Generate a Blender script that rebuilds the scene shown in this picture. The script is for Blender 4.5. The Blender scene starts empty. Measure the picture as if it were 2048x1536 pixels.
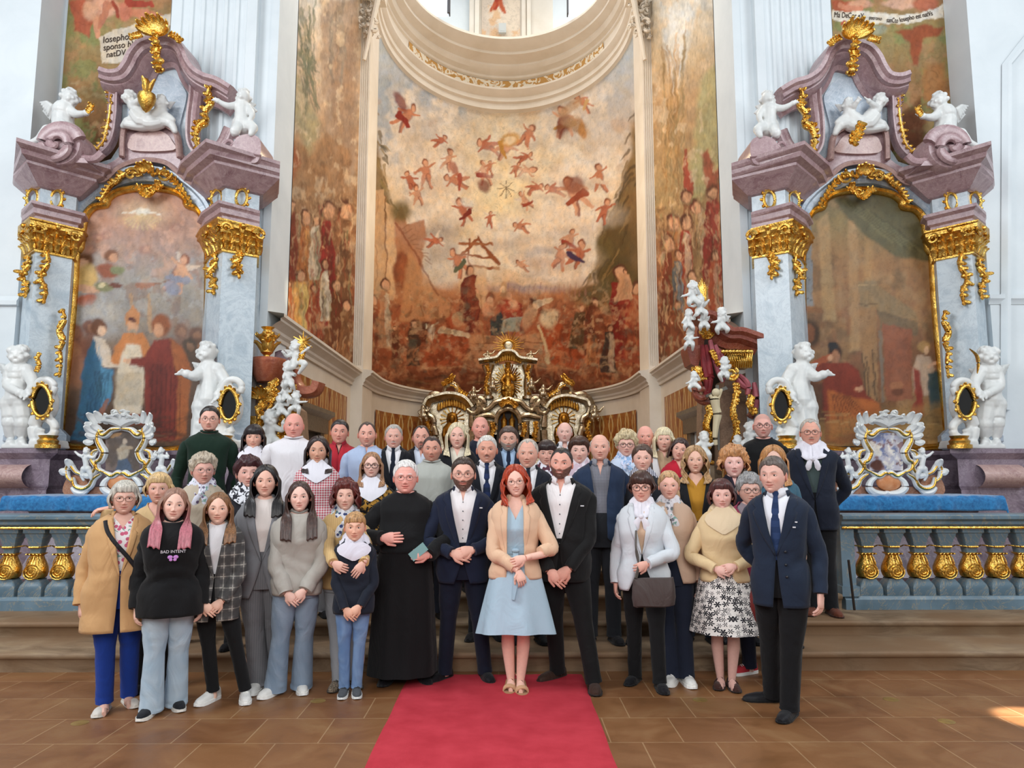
import bpy, math, random
import numpy as np
from mathutils import Vector, Matrix
random.seed(7)
SC = bpy.context.scene
COL = SC.collection
pi = math.pi
# ------------------------------------------------------------------ camera
F, CX, CY = 1500.0, 1024.0, 768.0
PITCH, YAW, EYE = math.radians(6.92), math.radians(0.46), 1.65
cam_d = bpy.data.cameras.new('camera'); cam = bpy.data.objects.new('camera', cam_d); COL.objects.link(cam)
cam_d.sensor_width = 36; cam_d.lens = F / 2048 * 36; cam_d.clip_end = 200
cam.location = (0, 0, EYE); cam.rotation_euler = (pi / 2 + PITCH, 0, -YAW)
SC.camera = cam
# ------------------------------------------------------------------ view, world, window light
SC.view_settings.view_transform = 'Standard'; SC.view_settings.look = 'None'
SC.view_settings.gamma = 1; SC.view_settings.exposure = -0.25; SC.view_settings.use_curve_mapping = False
W = bpy.data.worlds.new('daylight'); SC.world = W; W.use_nodes = True
W.node_tree.nodes['Background'].inputs[0].default_value = (0.88, 0.95, 1.0, 1)
W.node_tree.nodes['Background'].inputs[1].default_value = 0.58
def area(name, loc, target, sx, sy, power, color):
    d = bpy.data.lights.new(name, 'AREA'); d.shape = 'RECTANGLE'; d.size = sx; d.size_y = sy
    d.energy = power; d.color = color
    o = bpy.data.objects.new(name, d); COL.objects.link(o); o.location = loc
    o.rotation_euler = (Vector(target) - Vector(loc)).to_track_quat('-Z', 'Y').to_euler()
    return o
# high nave windows on both sides, the windows of the drum above the apse, then warm fill lights added in the choir
area('nave_window_light_left', (-9, 1.5, 9), (0, 8, 1.5), 4, 6, 1000, (0.93, 0.97, 1.0))
area('nave_window_light_right', (9, 3.5, 9.5), (-3, 9, 2), 4, 6, 600, (0.90, 0.96, 1.0))
area('west_window_light', (0, -7, 7), (0, 10, 2.5), 6, 5, 1050, (1.0, 0.98, 0.95))
area('drum_window_light', (0, 19.2, 17.5), (0, 20.5, 4), 4, 4, 260, (1.0, 0.96, 0.9))
area('choir_warm_fill_left', (-1.0, 13.5, 13.5), (3.7, 16.5, 5), 2.5, 4, 190, (1.0, 0.92, 0.8))  # pair of added warm fills for the choir walls, hung in open air
area('choir_warm_fill_right', (1.0, 13.5, 13.5), (-3.7, 16.5, 5), 2.5, 4, 190, (1.0, 0.92, 0.8))
fill_d = bpy.data.lights.new('choir_fill_light', 'POINT'); fill_d.energy = 330; fill_d.color = (1.0, 0.78, 0.5); fill_d.shadow_soft_size = 0.5  # added warm fill brightening the ring cornice undersides, no fitting modelled
lo = bpy.data.objects.new('choir_fill_light', fill_d); COL.objects.link(lo); lo.location = (0, 17.6, 8.6)
sp = bpy.data.lights.new('sunbeam_through_window', 'SPOT'); sp.energy = 42000; sp.spot_size = math.radians(3.2); sp.spot_blend = 0.35; sp.shadow_soft_size = 0.03; sp.color = (1, 0.93, 0.8)
so = bpy.data.objects.new('sunbeam_through_window', sp); COL.objects.link(so); so.location = (9, 0.5, 8.5)
so.rotation_euler = (Vector((3.72, 5.25, 0)) - so.location).to_track_quat('-Z', 'Y').to_euler()
s2 = bpy.data.lights.new('sunbeam_on_choir_wall', 'SPOT'); s2.energy = 9000; s2.spot_size = math.radians(3.2); s2.spot_blend = 0.8; s2.shadow_soft_size = 0.05; s2.color = (1, 0.86, 0.6)
o2 = bpy.data.objects.new('sunbeam_on_choir_wall', s2); COL.objects.link(o2); o2.location = (6, 3, 12)
o2.rotation_euler = (Vector((-3.7, 12.75, 4.5)) - o2.location).to_track_quat('-Z', 'Y').to_euler()
# ------------------------------------------------------------------ survey helpers: a sight line through the camera, cut by a wall plane
cp, spt = math.cos(PITCH), math.sin(PITCH); cy_, sy_ = math.cos(YAW), math.sin(YAW)
def ray(x, y):
    a, b = (x - CX) / F, -(y - CY) / F
    fwd, up = cp - b * spt, spt + b * cp
    return a * cy_ + fwd * sy_, -a * sy_ + fwd * cy_, up
def P(x, y, Y):
    rx, ry, rz = ray(x, y); t = Y / ry
    return Vector((rx * t, Y, EYE + rz * t))
def G(x, y, z=0.0):
    rx, ry, rz = ray(x, y); t = (z - EYE) / rz
    return Vector((rx * t, ry * t, z))
def PXW(x, y, X):
    rx, ry, rz = ray(x, y); t = X / rx
    return Vector((X, ry * t, EYE + rz * t))
def proj(V):
    """world -> survey coordinates, N x 3 array"""
    x, y, z = V[:, 0], V[:, 1], V[:, 2] - EYE
    xr = x * cy_ - y * sy_; yr = x * sy_ + y * cy_
    f = yr * cp + z * spt; u = -yr * spt + z * cp
    return CX + F * xr / f, CY - F * u / f
# ------------------------------------------------------------------ tagging
def tag(o, label, cat, group=None, kind=None):
    o['label'] = label; o['category'] = cat
    if group: o['group'] = group
    if kind: o['kind'] = kind
    return o
def empty(name, label, cat, loc=(0, 0, 0), group=None):
    o = bpy.data.objects.new(name, None); COL.objects.link(o); o.location = loc; o.empty_display_size = .1
    if label: tag(o, label, cat, group)
    return o
# ------------------------------------------------------------------ materials
def lin(c):
    if isinstance(c, str):
        c = c.lstrip('#'); c = [int(c[i:i + 2], 16) for i in (0, 2, 4)]
    c = [v / 255 if max(c) > 1.001 else v for v in c] if True else c
    return tuple((v / 12.92 if v <= .04045 else ((v + .055) / 1.055) ** 2.4) for v in c)
MATS = {}
class N:
    def __init__(s, name):
        s.m = bpy.data.materials.new(name); s.m.use_nodes = True; s.t = s.m.node_tree
        s.b = s.t.nodes['Principled BSDF']; s.tc = None
    def new(s, t, **kw):
        n = s.t.nodes.new(t)
        for k, v in kw.items(): setattr(n, k, v)
        return n
    def co(s, scale=(1, 1, 1), rot=(0, 0, 0), out='Object'):
        if s.tc is None: s.tc = s.new('ShaderNodeTexCoord')
        mp = s.new('ShaderNodeMapping'); mp.inputs['Scale'].default_value = scale; mp.inputs['Rotation'].default_value = rot
        s.t.links.new(s.tc.outputs[out], mp.inputs[0]); return mp.outputs[0]
    def noise(s, vec, scale, detail=4, dist=0.0, rough=.55):
        n = s.new('ShaderNodeTexNoise'); n.inputs['Scale'].default_value = scale; n.inputs['Detail'].default_value = detail
        n.inputs['Distortion'].default_value = dist; n.inputs['Roughness'].default_value = rough
        s.t.links.new(vec, n.inputs['Vector']); return n.outputs['Fac']
    def ramp(s, fac, stops, interp='LINEAR'):
        r = s.new('ShaderNodeValToRGB'); r.color_ramp.interpolation = interp
        e = r.color_ramp.elements
        while len(e) < len(stops): e.new(.5)
        for i, (p, c) in enumerate(stops):
            e[i].position = p; e[i].color = (c, c, c, 1) if isinstance(c, (int, float)) else (*lin(c), 1)
        s.t.links.new(fac, r.inputs[0]); return r.outputs[0]
    def mix(s, fac, a, b, mode='MIX'):
        n = s.new('ShaderNodeMix', data_type='RGBA', blend_type=mode)
        for i, v in ((0, fac), (6, a), (7, b)):
            if isinstance(v, bpy.types.NodeSocket): s.t.links.new(v, n.inputs[i])
            elif i == 0: n.inputs[0].default_value = v
            else: n.inputs[i].default_value = (*lin(v), 1)
        return n.outputs[2]
    def base(s, c):
        if isinstance(c, bpy.types.NodeSocket): s.t.links.new(c, s.b.inputs['Base Color'])
        else: s.b.inputs['Base Color'].default_value = (*lin(c), 1)
    def bump(s, h, strength=.3, dist=.01):
        b = s.new('ShaderNodeBump'); b.inputs['Strength'].default_value = strength; b.inputs['Distance'].default_value = dist
        s.t.links.new(h, b.inputs['Height']); s.t.links.new(b.outputs[0], s.b.inputs['Normal'])
    def pr(s, rough=.6, metal=0, spec=.5, sheen=0):
        s.b.inputs['Roughness'].default_value = rough; s.b.inputs['Metallic'].default_value = metal
        s.b.inputs['Specular IOR Level'].default_value = spec
        if sheen: s.b.inputs['Sheen Weight'].default_value = sheen
def plaster(name, c, c2=None, rough=.8):
    if name in MATS: return MATS[name]
    n = N(name); n.pr(rough, spec=.2)
    f = n.noise(n.co(), 1.3, 5, .4); n.base(n.mix(n.ramp(f, [(.35, 0.0), (.75, 1.0)]), c, c2 or c))
    n.bump(n.noise(n.co(), 14, 4), .08, .02); MATS[name] = n.m; return n.m
def marble(name, c, c2, vein, scale=2.2, rough=.28):
    if name in MATS: return MATS[name]
    n = N(name); n.pr(rough, spec=.5)
    f = n.noise(n.co(), scale, 8, 1.6, .62)
    a = n.ramp(f, [(.32, c2), (.5, c), (.68, c2)])
    v = n.noise(n.co(), scale * 1.7, 10, 2.6, .66)
    vm = n.ramp(v, [(.475, 0.0), (.5, 1.0), (.525, 0.0)])
    vm2 = n.mix(.45, (0, 0, 0), vm)
    n.base(n.mix(vm2, a, vein)); MATS[name] = n.m; return n.m
def metal(name, c, c2, rough=.3, bump=.4, scale=60, met=1.0):
    if name in MATS: return MATS[name]
    n = N(name); n.pr(rough, met)
    n.base(n.mix(n.ramp(n.noise(n.co(), scale * .2, 5, .5), [(.35, 0.0), (.65, 1.0)]), c, c2))
    n.bump(n.noise(n.co(), scale, 3, .8), bump, .02); MATS[name] = n.m; return n.m
def plain(name, c, rough=.6, metal_=0, spec=.4, c2=None, sc=8, bump=0):
    if name in MATS: return MATS[name]
    n = N(name); n.pr(rough, metal_, spec)
    f = n.noise(n.co(), sc, 4)
    if c2: n.base(n.mix(n.ramp(f, [(.35, 0.0), (.65, 1.0)]), c, c2))
    else: n.base(c)
    if bump: n.bump(f, bump, .01)
    MATS[name] = n.m; return n.m
def painted(name, rough=.75, amp=.18, stretch=(1, 1, 1), scale=9, spec=.15):
    """pigment stored on the surface itself, broken up by brush and plaster grain"""
    if name in MATS: return MATS[name]
    n = N(name); n.pr(rough, spec=spec)
    a = n.new('ShaderNodeVertexColor', layer_name='pigment')
    f = n.noise(n.co(stretch), scale, 7, 1.2, .65)
    g = n.ramp(f, [(.25, 1 - amp * 1.6), (.5, 1.0), (.8, 1.0)])
    n.base(n.mix(1.0, a.outputs[0], g, 'MULTIPLY')); n.bump(f, .05, .02)
    MATS[name] = n.m; return n.m
# ------------------------------------------------------------------ mesh builder
class MB:
    def __init__(s): s.v = []; s.f = []; s.mi = []; s.cur = 0
    def add(s, vs, fs):
        o = len(s.v); s.v.extend([tuple(v) for v in vs]); s.f.extend([tuple(i + o for i in f) for f in fs])
        s.mi.extend([s.cur] * len(fs)); return o
    def grid(s, rows, closed=False, cap=False):
        """rows: list of equal length point lists"""
        n = len(rows[0]); m = len(rows); vs = [p for r in rows for p in r]; fs = []
        for i in range(m - 1):
            for j in range(n if closed else n - 1):
                k = (j + 1) % n
                fs.append((i * n + j, i * n + k, (i + 1) * n + k, (i + 1) * n + j))
        if cap:
            fs.append(tuple(range(n - 1, -1, -1))); fs.append(tuple((m - 1) * n + j for j in range(n)))
        s.add(vs, fs); return s
    def box(s, x0, x1, y0, y1, z0, z1):
        v = [(x, y, z) for z in (z0, z1) for y in (y0, y1) for x in (x0, x1)]
        s.add(v, [(0, 2, 3, 1), (4, 5, 7, 6), (0, 1, 5, 4), (2, 6, 7, 3), (0, 4, 6, 2), (1, 3, 7, 5)]); return s
    def tube(s, pts, rad, n=8, flat=1.0, cap=True, up=(0, 0, 1)):
        pts = [Vector(p) for p in pts]; m = len(pts)
        if isinstance(rad, (int, float)): rad = [rad] * m
        rows = []; U = Vector(up)
        for i, p in enumerate(pts):
            t = (pts[min(i + 1, m - 1)] - pts[max(i - 1, 0)])
            if t.length < 1e-9: t = Vector((0, 0, 1))
            t.normalize(); a = t.cross(U)
            if a.length < 1e-3: a = t.cross(Vector((0, 1, 0)) if abs(t.y) < .9 else Vector((1, 0, 0)))
            a.normalize(); b = a.cross(t)
            r = rad[i]
            rows.append([p + a * (r * math.cos(q)) + b * (r * flat * math.sin(q)) for q in [2 * pi * k / n for k in range(n)]])
        s.grid(rows, True, cap); return s
    def lathe(s, prof, c=(0, 0, 0), n=16, a0=0, a1=2 * pi, sx=1, sy=1):
        full = abs(a1 - a0 - 2 * pi) < 1e-6; k = n if full else n + 1
        rows = [[(c[0] + r * sx * math.cos(a0 + (a1 - a0) * j / n), c[1] + r * sy * math.sin(a0 + (a1 - a0) * j / n), c[2] + z) for j in range(k)] for r, z in prof]
        s.grid(rows, full); return s
    def prism(s, pts, d):
        """closed outline (3d points) pushed along vector d, with both faces"""
        n = len(pts); d = Vector(d); a = [Vector(p) for p in pts]
        fs = [tuple(range(n)), tuple(range(2 * n - 1, n - 1, -1))] + [(i, n + i, n + (i + 1) % n, (i + 1) % n) for i in range(n)]
        s.add(a + [p + d for p in a], fs); return s
    def sphere(s, c, r, seg=12, rings=8, rot=None):
        if isinstance(r, (int, float)): r = (r, r, r)
        rows = []
        for i in range(rings + 1):
            e = -pi / 2 + pi * i / rings
            row = []
            for j in range(seg):
                a = 2 * pi * j / seg
                q = Vector((r[0] * math.cos(e) * math.cos(a), r[1] * math.cos(e) * math.sin(a), r[2] * math.sin(e)))
                if rot: q = rot @ q
                row.append(Vector(c) + q)
            rows.append(row)
        s.grid(rows, True); return s
    def sweep(s, path, prof, out=(0, -1, 0), closed=False, cap=True):
        """profile (a: along out, b: along side normal) carried along a path"""
        path = [Vector(p) for p in path]; m = len(path); o = Vector(out).normalized(); rows = []
        for i, p in enumerate(path):
            if closed: t = path[(i + 1) % m] - path[i - 1]
            else: t = path[min(i + 1, m - 1)] - path[max(i - 1, 0)]
            t.normalize(); b = o.cross(t)
            if b.length < 1e-4: b = Vector((0, 0, 1))
            b.normalize()
            k = 1.0
            if 0 < i < m - 1 or closed:
                t1 = (path[i] - path[i - 1]).normalized(); k = 1 / max(.55, math.sqrt(max(.0001, (1 + t1.dot((path[(i + 1) % m] - path[i]).normalized())) / 2)))
            rows.append([p + o * q[0] + b * (q[1] * k) for q in prof])
        if closed: rows.append(rows[0])
        n = len(prof)
        s.grid(rows, False)
        if cap and not closed:
            o0 = len(s.v) - n * m
            s.f.append(tuple(range(o0, o0 + n))); s.mi.append(s.cur)
            s.f.append(tuple(range(len(s.v) - 1, len(s.v) - n - 1, -1))); s.mi.append(s.cur)
        return s
    def mesh(s, name, mats, smooth=True, angle=40):
        me = bpy.data.meshes.new(name); me.from_pydata(s.v, [], s.f)
        for m in (mats if isinstance(mats, (list, tuple)) else [mats]): me.materials.append(m)
        me.polygons.foreach_set('material_index', s.mi)
        me.polygons.foreach_set('use_smooth', [smooth] * len(s.f))
        if smooth and angle: me.set_sharp_from_angle(angle=math.radians(angle))
        me.update(); return me
    def build(s, name, mats, parent=None, smooth=True, angle=40, loc=None, color=None):
        me = s.mesh(name, mats, smooth, angle)
        o = bpy.data.objects.new(name, me); COL.objects.link(o)
        if parent is not None:
            o.parent = parent
            if loc is None and parent.type == 'EMPTY' and tuple(parent.location) != (0, 0, 0) and s.v and getattr(s, 'world', True):
                o.matrix_parent_inverse = Matrix.Translation(-parent.location)
        if loc: o.location = loc
        if color is not None:
            a = me.color_attributes.new('pigment', 'FLOAT_COLOR', 'POINT')
            c = np.ones((len(me.vertices), 4), dtype=np.float32); c[:, :3] = color
            a.data.foreach_set('color', c.ravel())
        return o
def text_mesh(o):
    bpy.context.view_layer.update(); dg = bpy.context.evaluated_depsgraph_get(); me = bpy.data.meshes.new_from_object(o.evaluated_get(dg)); n = bpy.data.objects.new(o.name, me); COL.objects.link(n); n.parent = o.parent; bpy.data.objects.remove(o); n.name = 'lettering'; return n
def struct(name, mb, m, parent=None, **kw):
    o = mb.build(name, m, parent, **kw)
    if parent is None: o['kind'] = 'structure'
    return o
def catmull(pts, n=8, closed=False):
    pts = [Vector(p) for p in pts]; m = len(pts); out = []
    for i in range(m if closed else m - 1):
        a, b, c, d = (pts[(i - 1) % m], pts[i], pts[(i + 1) % m], pts[(i + 2) % m]) if closed else (pts[max(i - 1, 0)], pts[i], pts[i + 1], pts[min(i + 2, m - 1)])
        for k in range(n):
            t = k / n
            out.append(.5 * ((2 * b) + (c - a) * t + (2 * a - 5 * b + 4 * c - d) * t * t + (3 * b - a - 3 * c + d) * t ** 3))
    if not closed: out.append(pts[-1])
    return out
def sstep(a, b, x):
    t = np.clip((x - a) / (b - a), 0, 1); return t * t * (3 - 2 * t)
# ------------------------------------------------------------------ numpy value noise and the painter
_RT = np.random.RandomState(11).rand(256, 256).astype(np.float64)
def vnoise(x, y):
    xi = np.floor(x).astype(int); yi = np.floor(y).astype(int); fx = x - xi; fy = y - yi
    fx = fx * fx * (3 - 2 * fx); fy = fy * fy * (3 - 2 * fy)
    g = lambda a, b: _RT[a % 256, b % 256]
    return (g(xi, yi) * (1 - fx) + g(xi + 1, yi) * fx) * (1 - fy) + (g(xi, yi + 1) * (1 - fx) + g(xi + 1, yi + 1) * fx) * fy
def fbm(x, y, o=4):
    r = 0; a = .5
    for i in range(o): r = r + a * vnoise(x, y); x = x * 2.03 + 17; y = y * 2.03 + 5; a *= .5
    return r
class Paint:
    """brush strokes given in survey coordinates, evaluated where the wall's own points lie"""
    def __init__(s, V, base, warp=6, ws=26):
        s.x0, s.y0 = proj(V)
        s.x = s.x0 + warp * (fbm(s.x0 / ws, s.y0 / ws) - .47) * 2; s.y = s.y0 + warp * (fbm(s.x0 / ws + 50, s.y0 / ws + 9) - .47) * 2
        s.x = s.x + 3.4 * (fbm(s.x0 / 7, s.y0 / 9 + 3, 3) - .45); s.y = s.y + 3.4 * (fbm(s.x0 / 7 + 31, s.y0 / 9, 3) - .45)
        s.c = np.zeros((len(V), 3)); s.c[:] = lin(base)
    def put(s, m, col, a=1.0):
        m = (m * a)[:, None]; s.c = s.c * (1 - m) + np.array(lin(col)) * m
    def ell(s, cx, cy, rx, ry, col, rot=0, a=1.0, soft=.25):
        c_, s_ = math.cos(math.radians(rot)), math.sin(math.radians(rot))
        dx, dy = s.x - cx, s.y - cy
        u = (dx * c_ + dy * s_) / rx; v = (-dx * s_ + dy * c_) / ry
        s.put(1 - sstep(1 - soft, 1 + soft, np.sqrt(u * u + v * v)), col, a)
    def seg(s, x1, y1, x2, y2, w1, w2, col, a=1.0, soft=1.2):
        dx, dy = x2 - x1, y2 - y1; L = max(dx * dx + dy * dy, 1e-6)
        t = np.clip(((s.x - x1) * dx + (s.y - y1) * dy) / L, 0, 1)
        d = np.hypot(s.x - x1 - t * dx, s.y - y1 - t * dy) - (w1 + (w2 - w1) * t)
        s.put(1 - sstep(-soft, soft, d), col, a)
    def poly(s, pts, col, a=1.0, soft=1.5):
        ins = np.zeros(len(s.x), bool); dm = np.full(len(s.x), 1e9); n = len(pts)
        for i in range(n):
            x1, y1 = pts[i]; x2, y2 = pts[(i + 1) % n]
            cnd = ((y1 > s.y) != (y2 > s.y))
            with np.errstate(divide='ignore', invalid='ignore'):
                xi = (x2 - x1) * (s.y - y1) / ((y2 - y1) if y2 != y1 else 1e-9) + x1
            ins ^= cnd & (s.x < xi)
            dx, dy = x2 - x1, y2 - y1; L = max(dx * dx + dy * dy, 1e-6)
            t = np.clip(((s.x - x1) * dx + (s.y - y1) * dy) / L, 0, 1)
            dm = np.minimum(dm, np.hypot(s.x - x1 - t * dx, s.y - y1 - t * dy))
        d = np.where(ins, -dm, dm); s.put(1 - sstep(-soft, soft, d), col, a)
    def aged(s, k=.20, sx=1.0):
        n = fbm(s.x0 / 5 * sx, s.y0 / 9, 4) - .47; m = fbm(s.x0 / 17 + 8, s.y0 / 23, 4) - .47; h = fbm(s.x0 / 11 + 70, s.y0 / 13 + 40, 3) - .44
        s.c = s.c * (1 + k * (1.5 * n + 1.7 * m))[:, None]; s.c[:, 0] *= 1 + .22 * h; s.c[:, 2] *= 1 - .35 * h; l = s.c.mean(1)[:, None]; s.c = np.clip(s.c * .92 + l * np.array([.09, .078, .065]), 0, 1); return s.c
    def grad(s, stops):
        ys = [q[0] for q in stops]; cs = np.array([lin(q[1]) for q in stops])
        for k in range(3): s.c[:, k] = np.interp(s.y, ys, cs[:, k])
    def mottle(s, col, sc, lo, hi, a, off=0, y0=None, y1=None, sx=1):
        n = fbm(s.x / sc * sx + off, s.y / sc + off * 1.7, 5); m = sstep(lo, hi, n)
        if y0 is not None: m = m * sstep(y0 - 25, y0 + 25, s.y) * (1 - sstep(y1 - 25, y1 + 25, s.y))
        s.put(m, col, a)
    def cherub(s, x, y, k, rot=0, flip=1, c='#c98a66', wing='#dcc3ae', cloth=None):
        r = math.radians(rot); q = lambda a, b: (x + flip * (a * math.cos(r) - b * math.sin(r)) * k, y + (a * math.sin(r) + b * math.cos(r)) * k)
        dk = '#8f4a34'
        if wing: s.seg(*q(-4, -6), *q(-14, -13), 3.5 * k, 1 * k, wing); s.seg(*q(2, -7), *q(10, -16), 3 * k, 1 * k, wing)
        s.ell(*q(.9, 1), 5.6 * k, 9 * k, dk, rot * flip, .7)
        s.ell(*q(0, 0), 5 * k, 8.4 * k, c, rot * flip)
        s.seg(*q(-3, 6), *q(-8, 17), 3.2 * k, 1.5 * k, c); s.seg(*q(2, 7), *q(5, 20), 3.2 * k, 1.4 * k, dk, .85)
        s.seg(*q(3, 7), *q(7, 19), 2.2 * k, 1.2 * k, c)
        s.seg(*q(-3, -4), *q(-12, 1), 2 * k, 1.2 * k, c); s.seg(*q(3, -5), *q(12, -9), 2 * k, 1.2 * k, c)
        s.ell(*q(1, -12), 4.4 * k, 4.8 * k, '#8a4a2c'); s.ell(*q(1.5, -11), 3.2 * k, 3.6 * k, '#d79c78')
        if cloth: s.seg(*q(-8, 4), *q(9, 9), 3.6 * k, 2 * k, cloth)
    def figure(s, x, y0, y1, w, robe, robe2=None, skin='#d09a74', hair='#5a2f1e', lean=0, arm=0):
        h = y1 - y0; xt = x + lean; robe2 = robe2 or robe
        s.poly([(xt - w * .32, y0 + h * .16), (xt + w * .3, y0 + h * .16), (x + w * .55, y0 + h * .6), (x + w * .6, y1), (x - w * .6, y1), (x - w * .5, y0 + h * .55)], robe)
        s.poly([(xt - w * .05, y0 + h * .18), (xt + w * .3, y0 + h * .2), (x + w * .5, y0 + h * .6), (x + w * .45, y1 - 3), (x + w * .1, y1 - 3)], robe2, .75)
        for k in range(4):
            xx = x - w * .4 + k * w * .27; s.seg(xt - w * .1 + k * 3, y0 + h * .3, xx, y1 - 4, .9, 1.8, '#4b2018', .28, 2.4)
        if arm: s.seg(xt, y0 + h * .25, xt + arm, y0 + h * .38, w * .12, w * .07, robe2); s.ell(xt + arm, y0 + h * .38, w * .09, w * .08, skin)
        r = h * .065; s.ell(xt, y0 + r * 1.1, r * 1.0, r * 1.25, hair); s.ell(xt + r * .15, y0 + r * 1.35, r * .72, r * .95, skin)
# ================================================================== THE SHELL
WX = 3.7            # half width of the choir
Y_ARCH, Y_FR0, Y_FR1, Y_AP = 11.4, 12.4, 17.8, 18.9
R0, R0Y = 3.45, 4.7  # apse plan (elliptical)
Y_PIER = 11.4
Z1 = 0.162; Z2 = 0.294; Z3 = 0.46; Z4 = 0.62
M_white = plaster('lime plaster white', '#dfe6ea', '#d3dbe0')
M_cream = plaster('lime plaster cream', '#e2dace', '#d6ccbd')
M_stone = N('sandstone steps'); n = M_stone
n.pr(.62, spec=.3)
f1 = n.noise(n.co((.6, 1, 2.5)), 3, 8, 1.0, .65)
n.base(n.mix(n.ramp(n.noise(n.co(), 1.1, 3), [(.4, 0.0), (.6, 1.0)]), n.ramp(f1, [(.3, '#5f4c38'), (.5, '#85705a'), (.7, '#9c876b')]), '#7c6148'))
n.bump(n.noise(n.co(), 20, 6), .25, .01); M_stone = n.m
# floor: sandstone slabs in courses with pale joints
n = N('sandstone floor slabs'); n.pr(.42, spec=.45)
br = n.new('ShaderNodeTexBrick'); br.offset = .43; br.squash = 1.0
br.inputs['Scale'].default_value = 1; br.inputs['Brick Width'].default_value = .455; br.inputs['Row Height'].default_value = .475
br.inputs['Mortar Size'].default_value = .0045; br.inputs['Mortar Smooth'].default_value = .2; br.inputs['Bias'].default_value = 0
br.inputs['Color1'].default_value = (*lin('#75482b'), 1); br.inputs['Color2'].default_value = (*lin('#8c5f38'), 1); br.inputs['Mortar'].default_value = (*lin('#bb9a74'), 1)
mp = n.co((1, 1, 1)); n.t.links.new(mp, br.inputs['Vector'])
mpn = [q for q in n.t.nodes if q.type == 'MAPPING'][0]; mpn.inputs['Location'].default_value = (.06, -.14, 0)
f2 = n.noise(n.co(), 2.2, 8, .8, .6)
n.base(n.mix(.55, br.outputs['Color'], n.ramp(f2, [(.3, '#5a3a22'), (.5, '#7c5536'), (.7, '#90704c')])))
n.bump(n.noise(n.co(), 9, 7), .22, .012)
n.t.links.new(n.ramp(f2, [(.3, .34), (.7, .55)]), n.b.inputs['Roughness'])
M_floor = n.m
mb = MB(); mb.box(-9.5, 9.5, -2.5, 6.7, -.2, 0); struct('floor', mb, M_floor, smooth=False)
# two sandstone steps with a rounded nosing, then the sanctuary floor
def step(name, y0, z0, z1, y1, x=9.5):
    mb = MB(); r = .022; k = .03
    prof = [(y0 + k + .004, z0), (y0 + k, z1 - .07)] + [(y0 + k - .005, z1 - .062)] + [(y0 + r - r * math.sin(a), z1 - .055 + .028 - .027 * math.cos(a) ) for a in [0, .5, 1.0, 1.5]] + [(y0 + r - r * math.cos(a), z1 - r + r * math.sin(a)) for a in [0, .4, .8, 1.2, pi / 2]] + [(y1, z1)]
    xs = [-x + 2 * x * i / 60 for i in range(61)]
    mb.grid([[(xx, q[0] + .006 * math.sin(xx * 2.1 + z0 * 9) * (q[1] > z0), q[1]) for q in prof] for xx in xs])
    return struct(name, mb, M_stone, smooth=True, angle=50)
step('trim_1', 6.56, 0, Z1, 7.3); step('trim_2', 7.21, Z1, Z2, 9.3)
step('trim_3', 7.7, Z2, Z3, 9.6, 3.38); step('trim_4', 8.35, Z3, Z4, 24.2, 3.34)
mb = MB(); mb.box(-9.5, 9.5, 8.2, 11.6, .1, Z2 - .001); struct('floor_sanctuary', mb, M_floor, smooth=False)
# pier walls beside the choir arch
for sgn, nm in ((-1, 'left'), (1, 'right')):
    mb = MB(); xs = sorted((sgn * WX, sgn * 9.2))
    mb.box(xs[0], xs[1], Y_PIER, Y_PIER + .5, 0, 17)
    struct('wall_pier_' + nm, mb, M_white, smooth=False)
    # reveal from pier to fresco, then the choir wall above and below its cornice
    mb = MB(); x0 = sgn * WX; 
    mb.box(*sorted((x0, x0 + sgn * .35)), Y_PIER + .001, Y_AP + .1, 0, 17)
    struct('wall_choir_' + nm, mb, M_cream, smooth=False)
    mb = MB(); mb.box(*sorted((x0 - sgn * .02, x0 + sgn * .1)), Y_PIER - .02, Y_FR0, 0.3, 17)
    struct('wall_reveal_' + nm, mb, M_white, smooth=False)
    # fluted pilaster on the pier (between the altar and the arch)
    xa, xb = P(341 if sgn < 0 else 1664, 60, Y_PIER - .16).x, P(520 if sgn < 0 else 2024 - 520, 60, Y_PIER).x
    lo_, hi_ = min(xa, xb), max(xa, xb); nfl = 6; w = hi_ - lo_
    rows_x = []
    rows_x.append((lo_, 0)); rows_x.append((lo_ + .001, -.16))
    for i in range(nfl):
        c = lo_ + w * (.10 + .80 * (i + .5) / nfl) ; hw = w * .8 / nfl * .36
        for a in range(9):
            t = -1 + 2 * a / 8; rows_x.append((c + hw * t, -.16 + (.045 * math.sqrt(max(0, 1 - t * t)) if abs(t) < 1 else 0)))
    rows_x += [(hi_ - .001, -.16), (hi_, 0)]
    mb = MB(); mb.grid([[(x, Y_PIER + dy, z) for x, dy in rows_x] for z in (Z2, 17)])
    struct('trim_pilaster_' + nm, mb, M_white, smooth=True, angle=30)
    # outer wall past the altar: set back panel with shallow moulding
    mb = MB(); xo = sgn * 7.15
    mb.box(*sorted((xo, sgn * 9.2)), 10.8, Y_PIER, 0, 17)
    struct('wall_side_' + nm, mb, M_white, smooth=False)
# sloping string course along pier walls
for sgn, nm in ((-1, 'left'), (1, 'right')):
    mb = MB(); X = sgn * 6.95
    mb.sweep([(sgn * 7.12, 10.79, 4.2), (sgn * 9.2, 10.79, 4.2)], [(0, .10), (.05, .09), (.05, .03), (.02, 0), (0, -.05)], out=(0, -1, 0))
    struct('trim_string_' + nm, mb, M_white)
# far right: framed opening seen at the picture edge
mb = MB()
mb.sweep([P(2009, 820, 10.78), P(2012, 130, 10.78), P(2040, 95, 10.78), P(2100, 20, 10.78)], [(0, -.06), (.06, -.05), (.06, .0), (.03, .03), (0, .06)], out=(0, -1, 0))
struct('trim_opening_right', mb, M_white)
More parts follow.
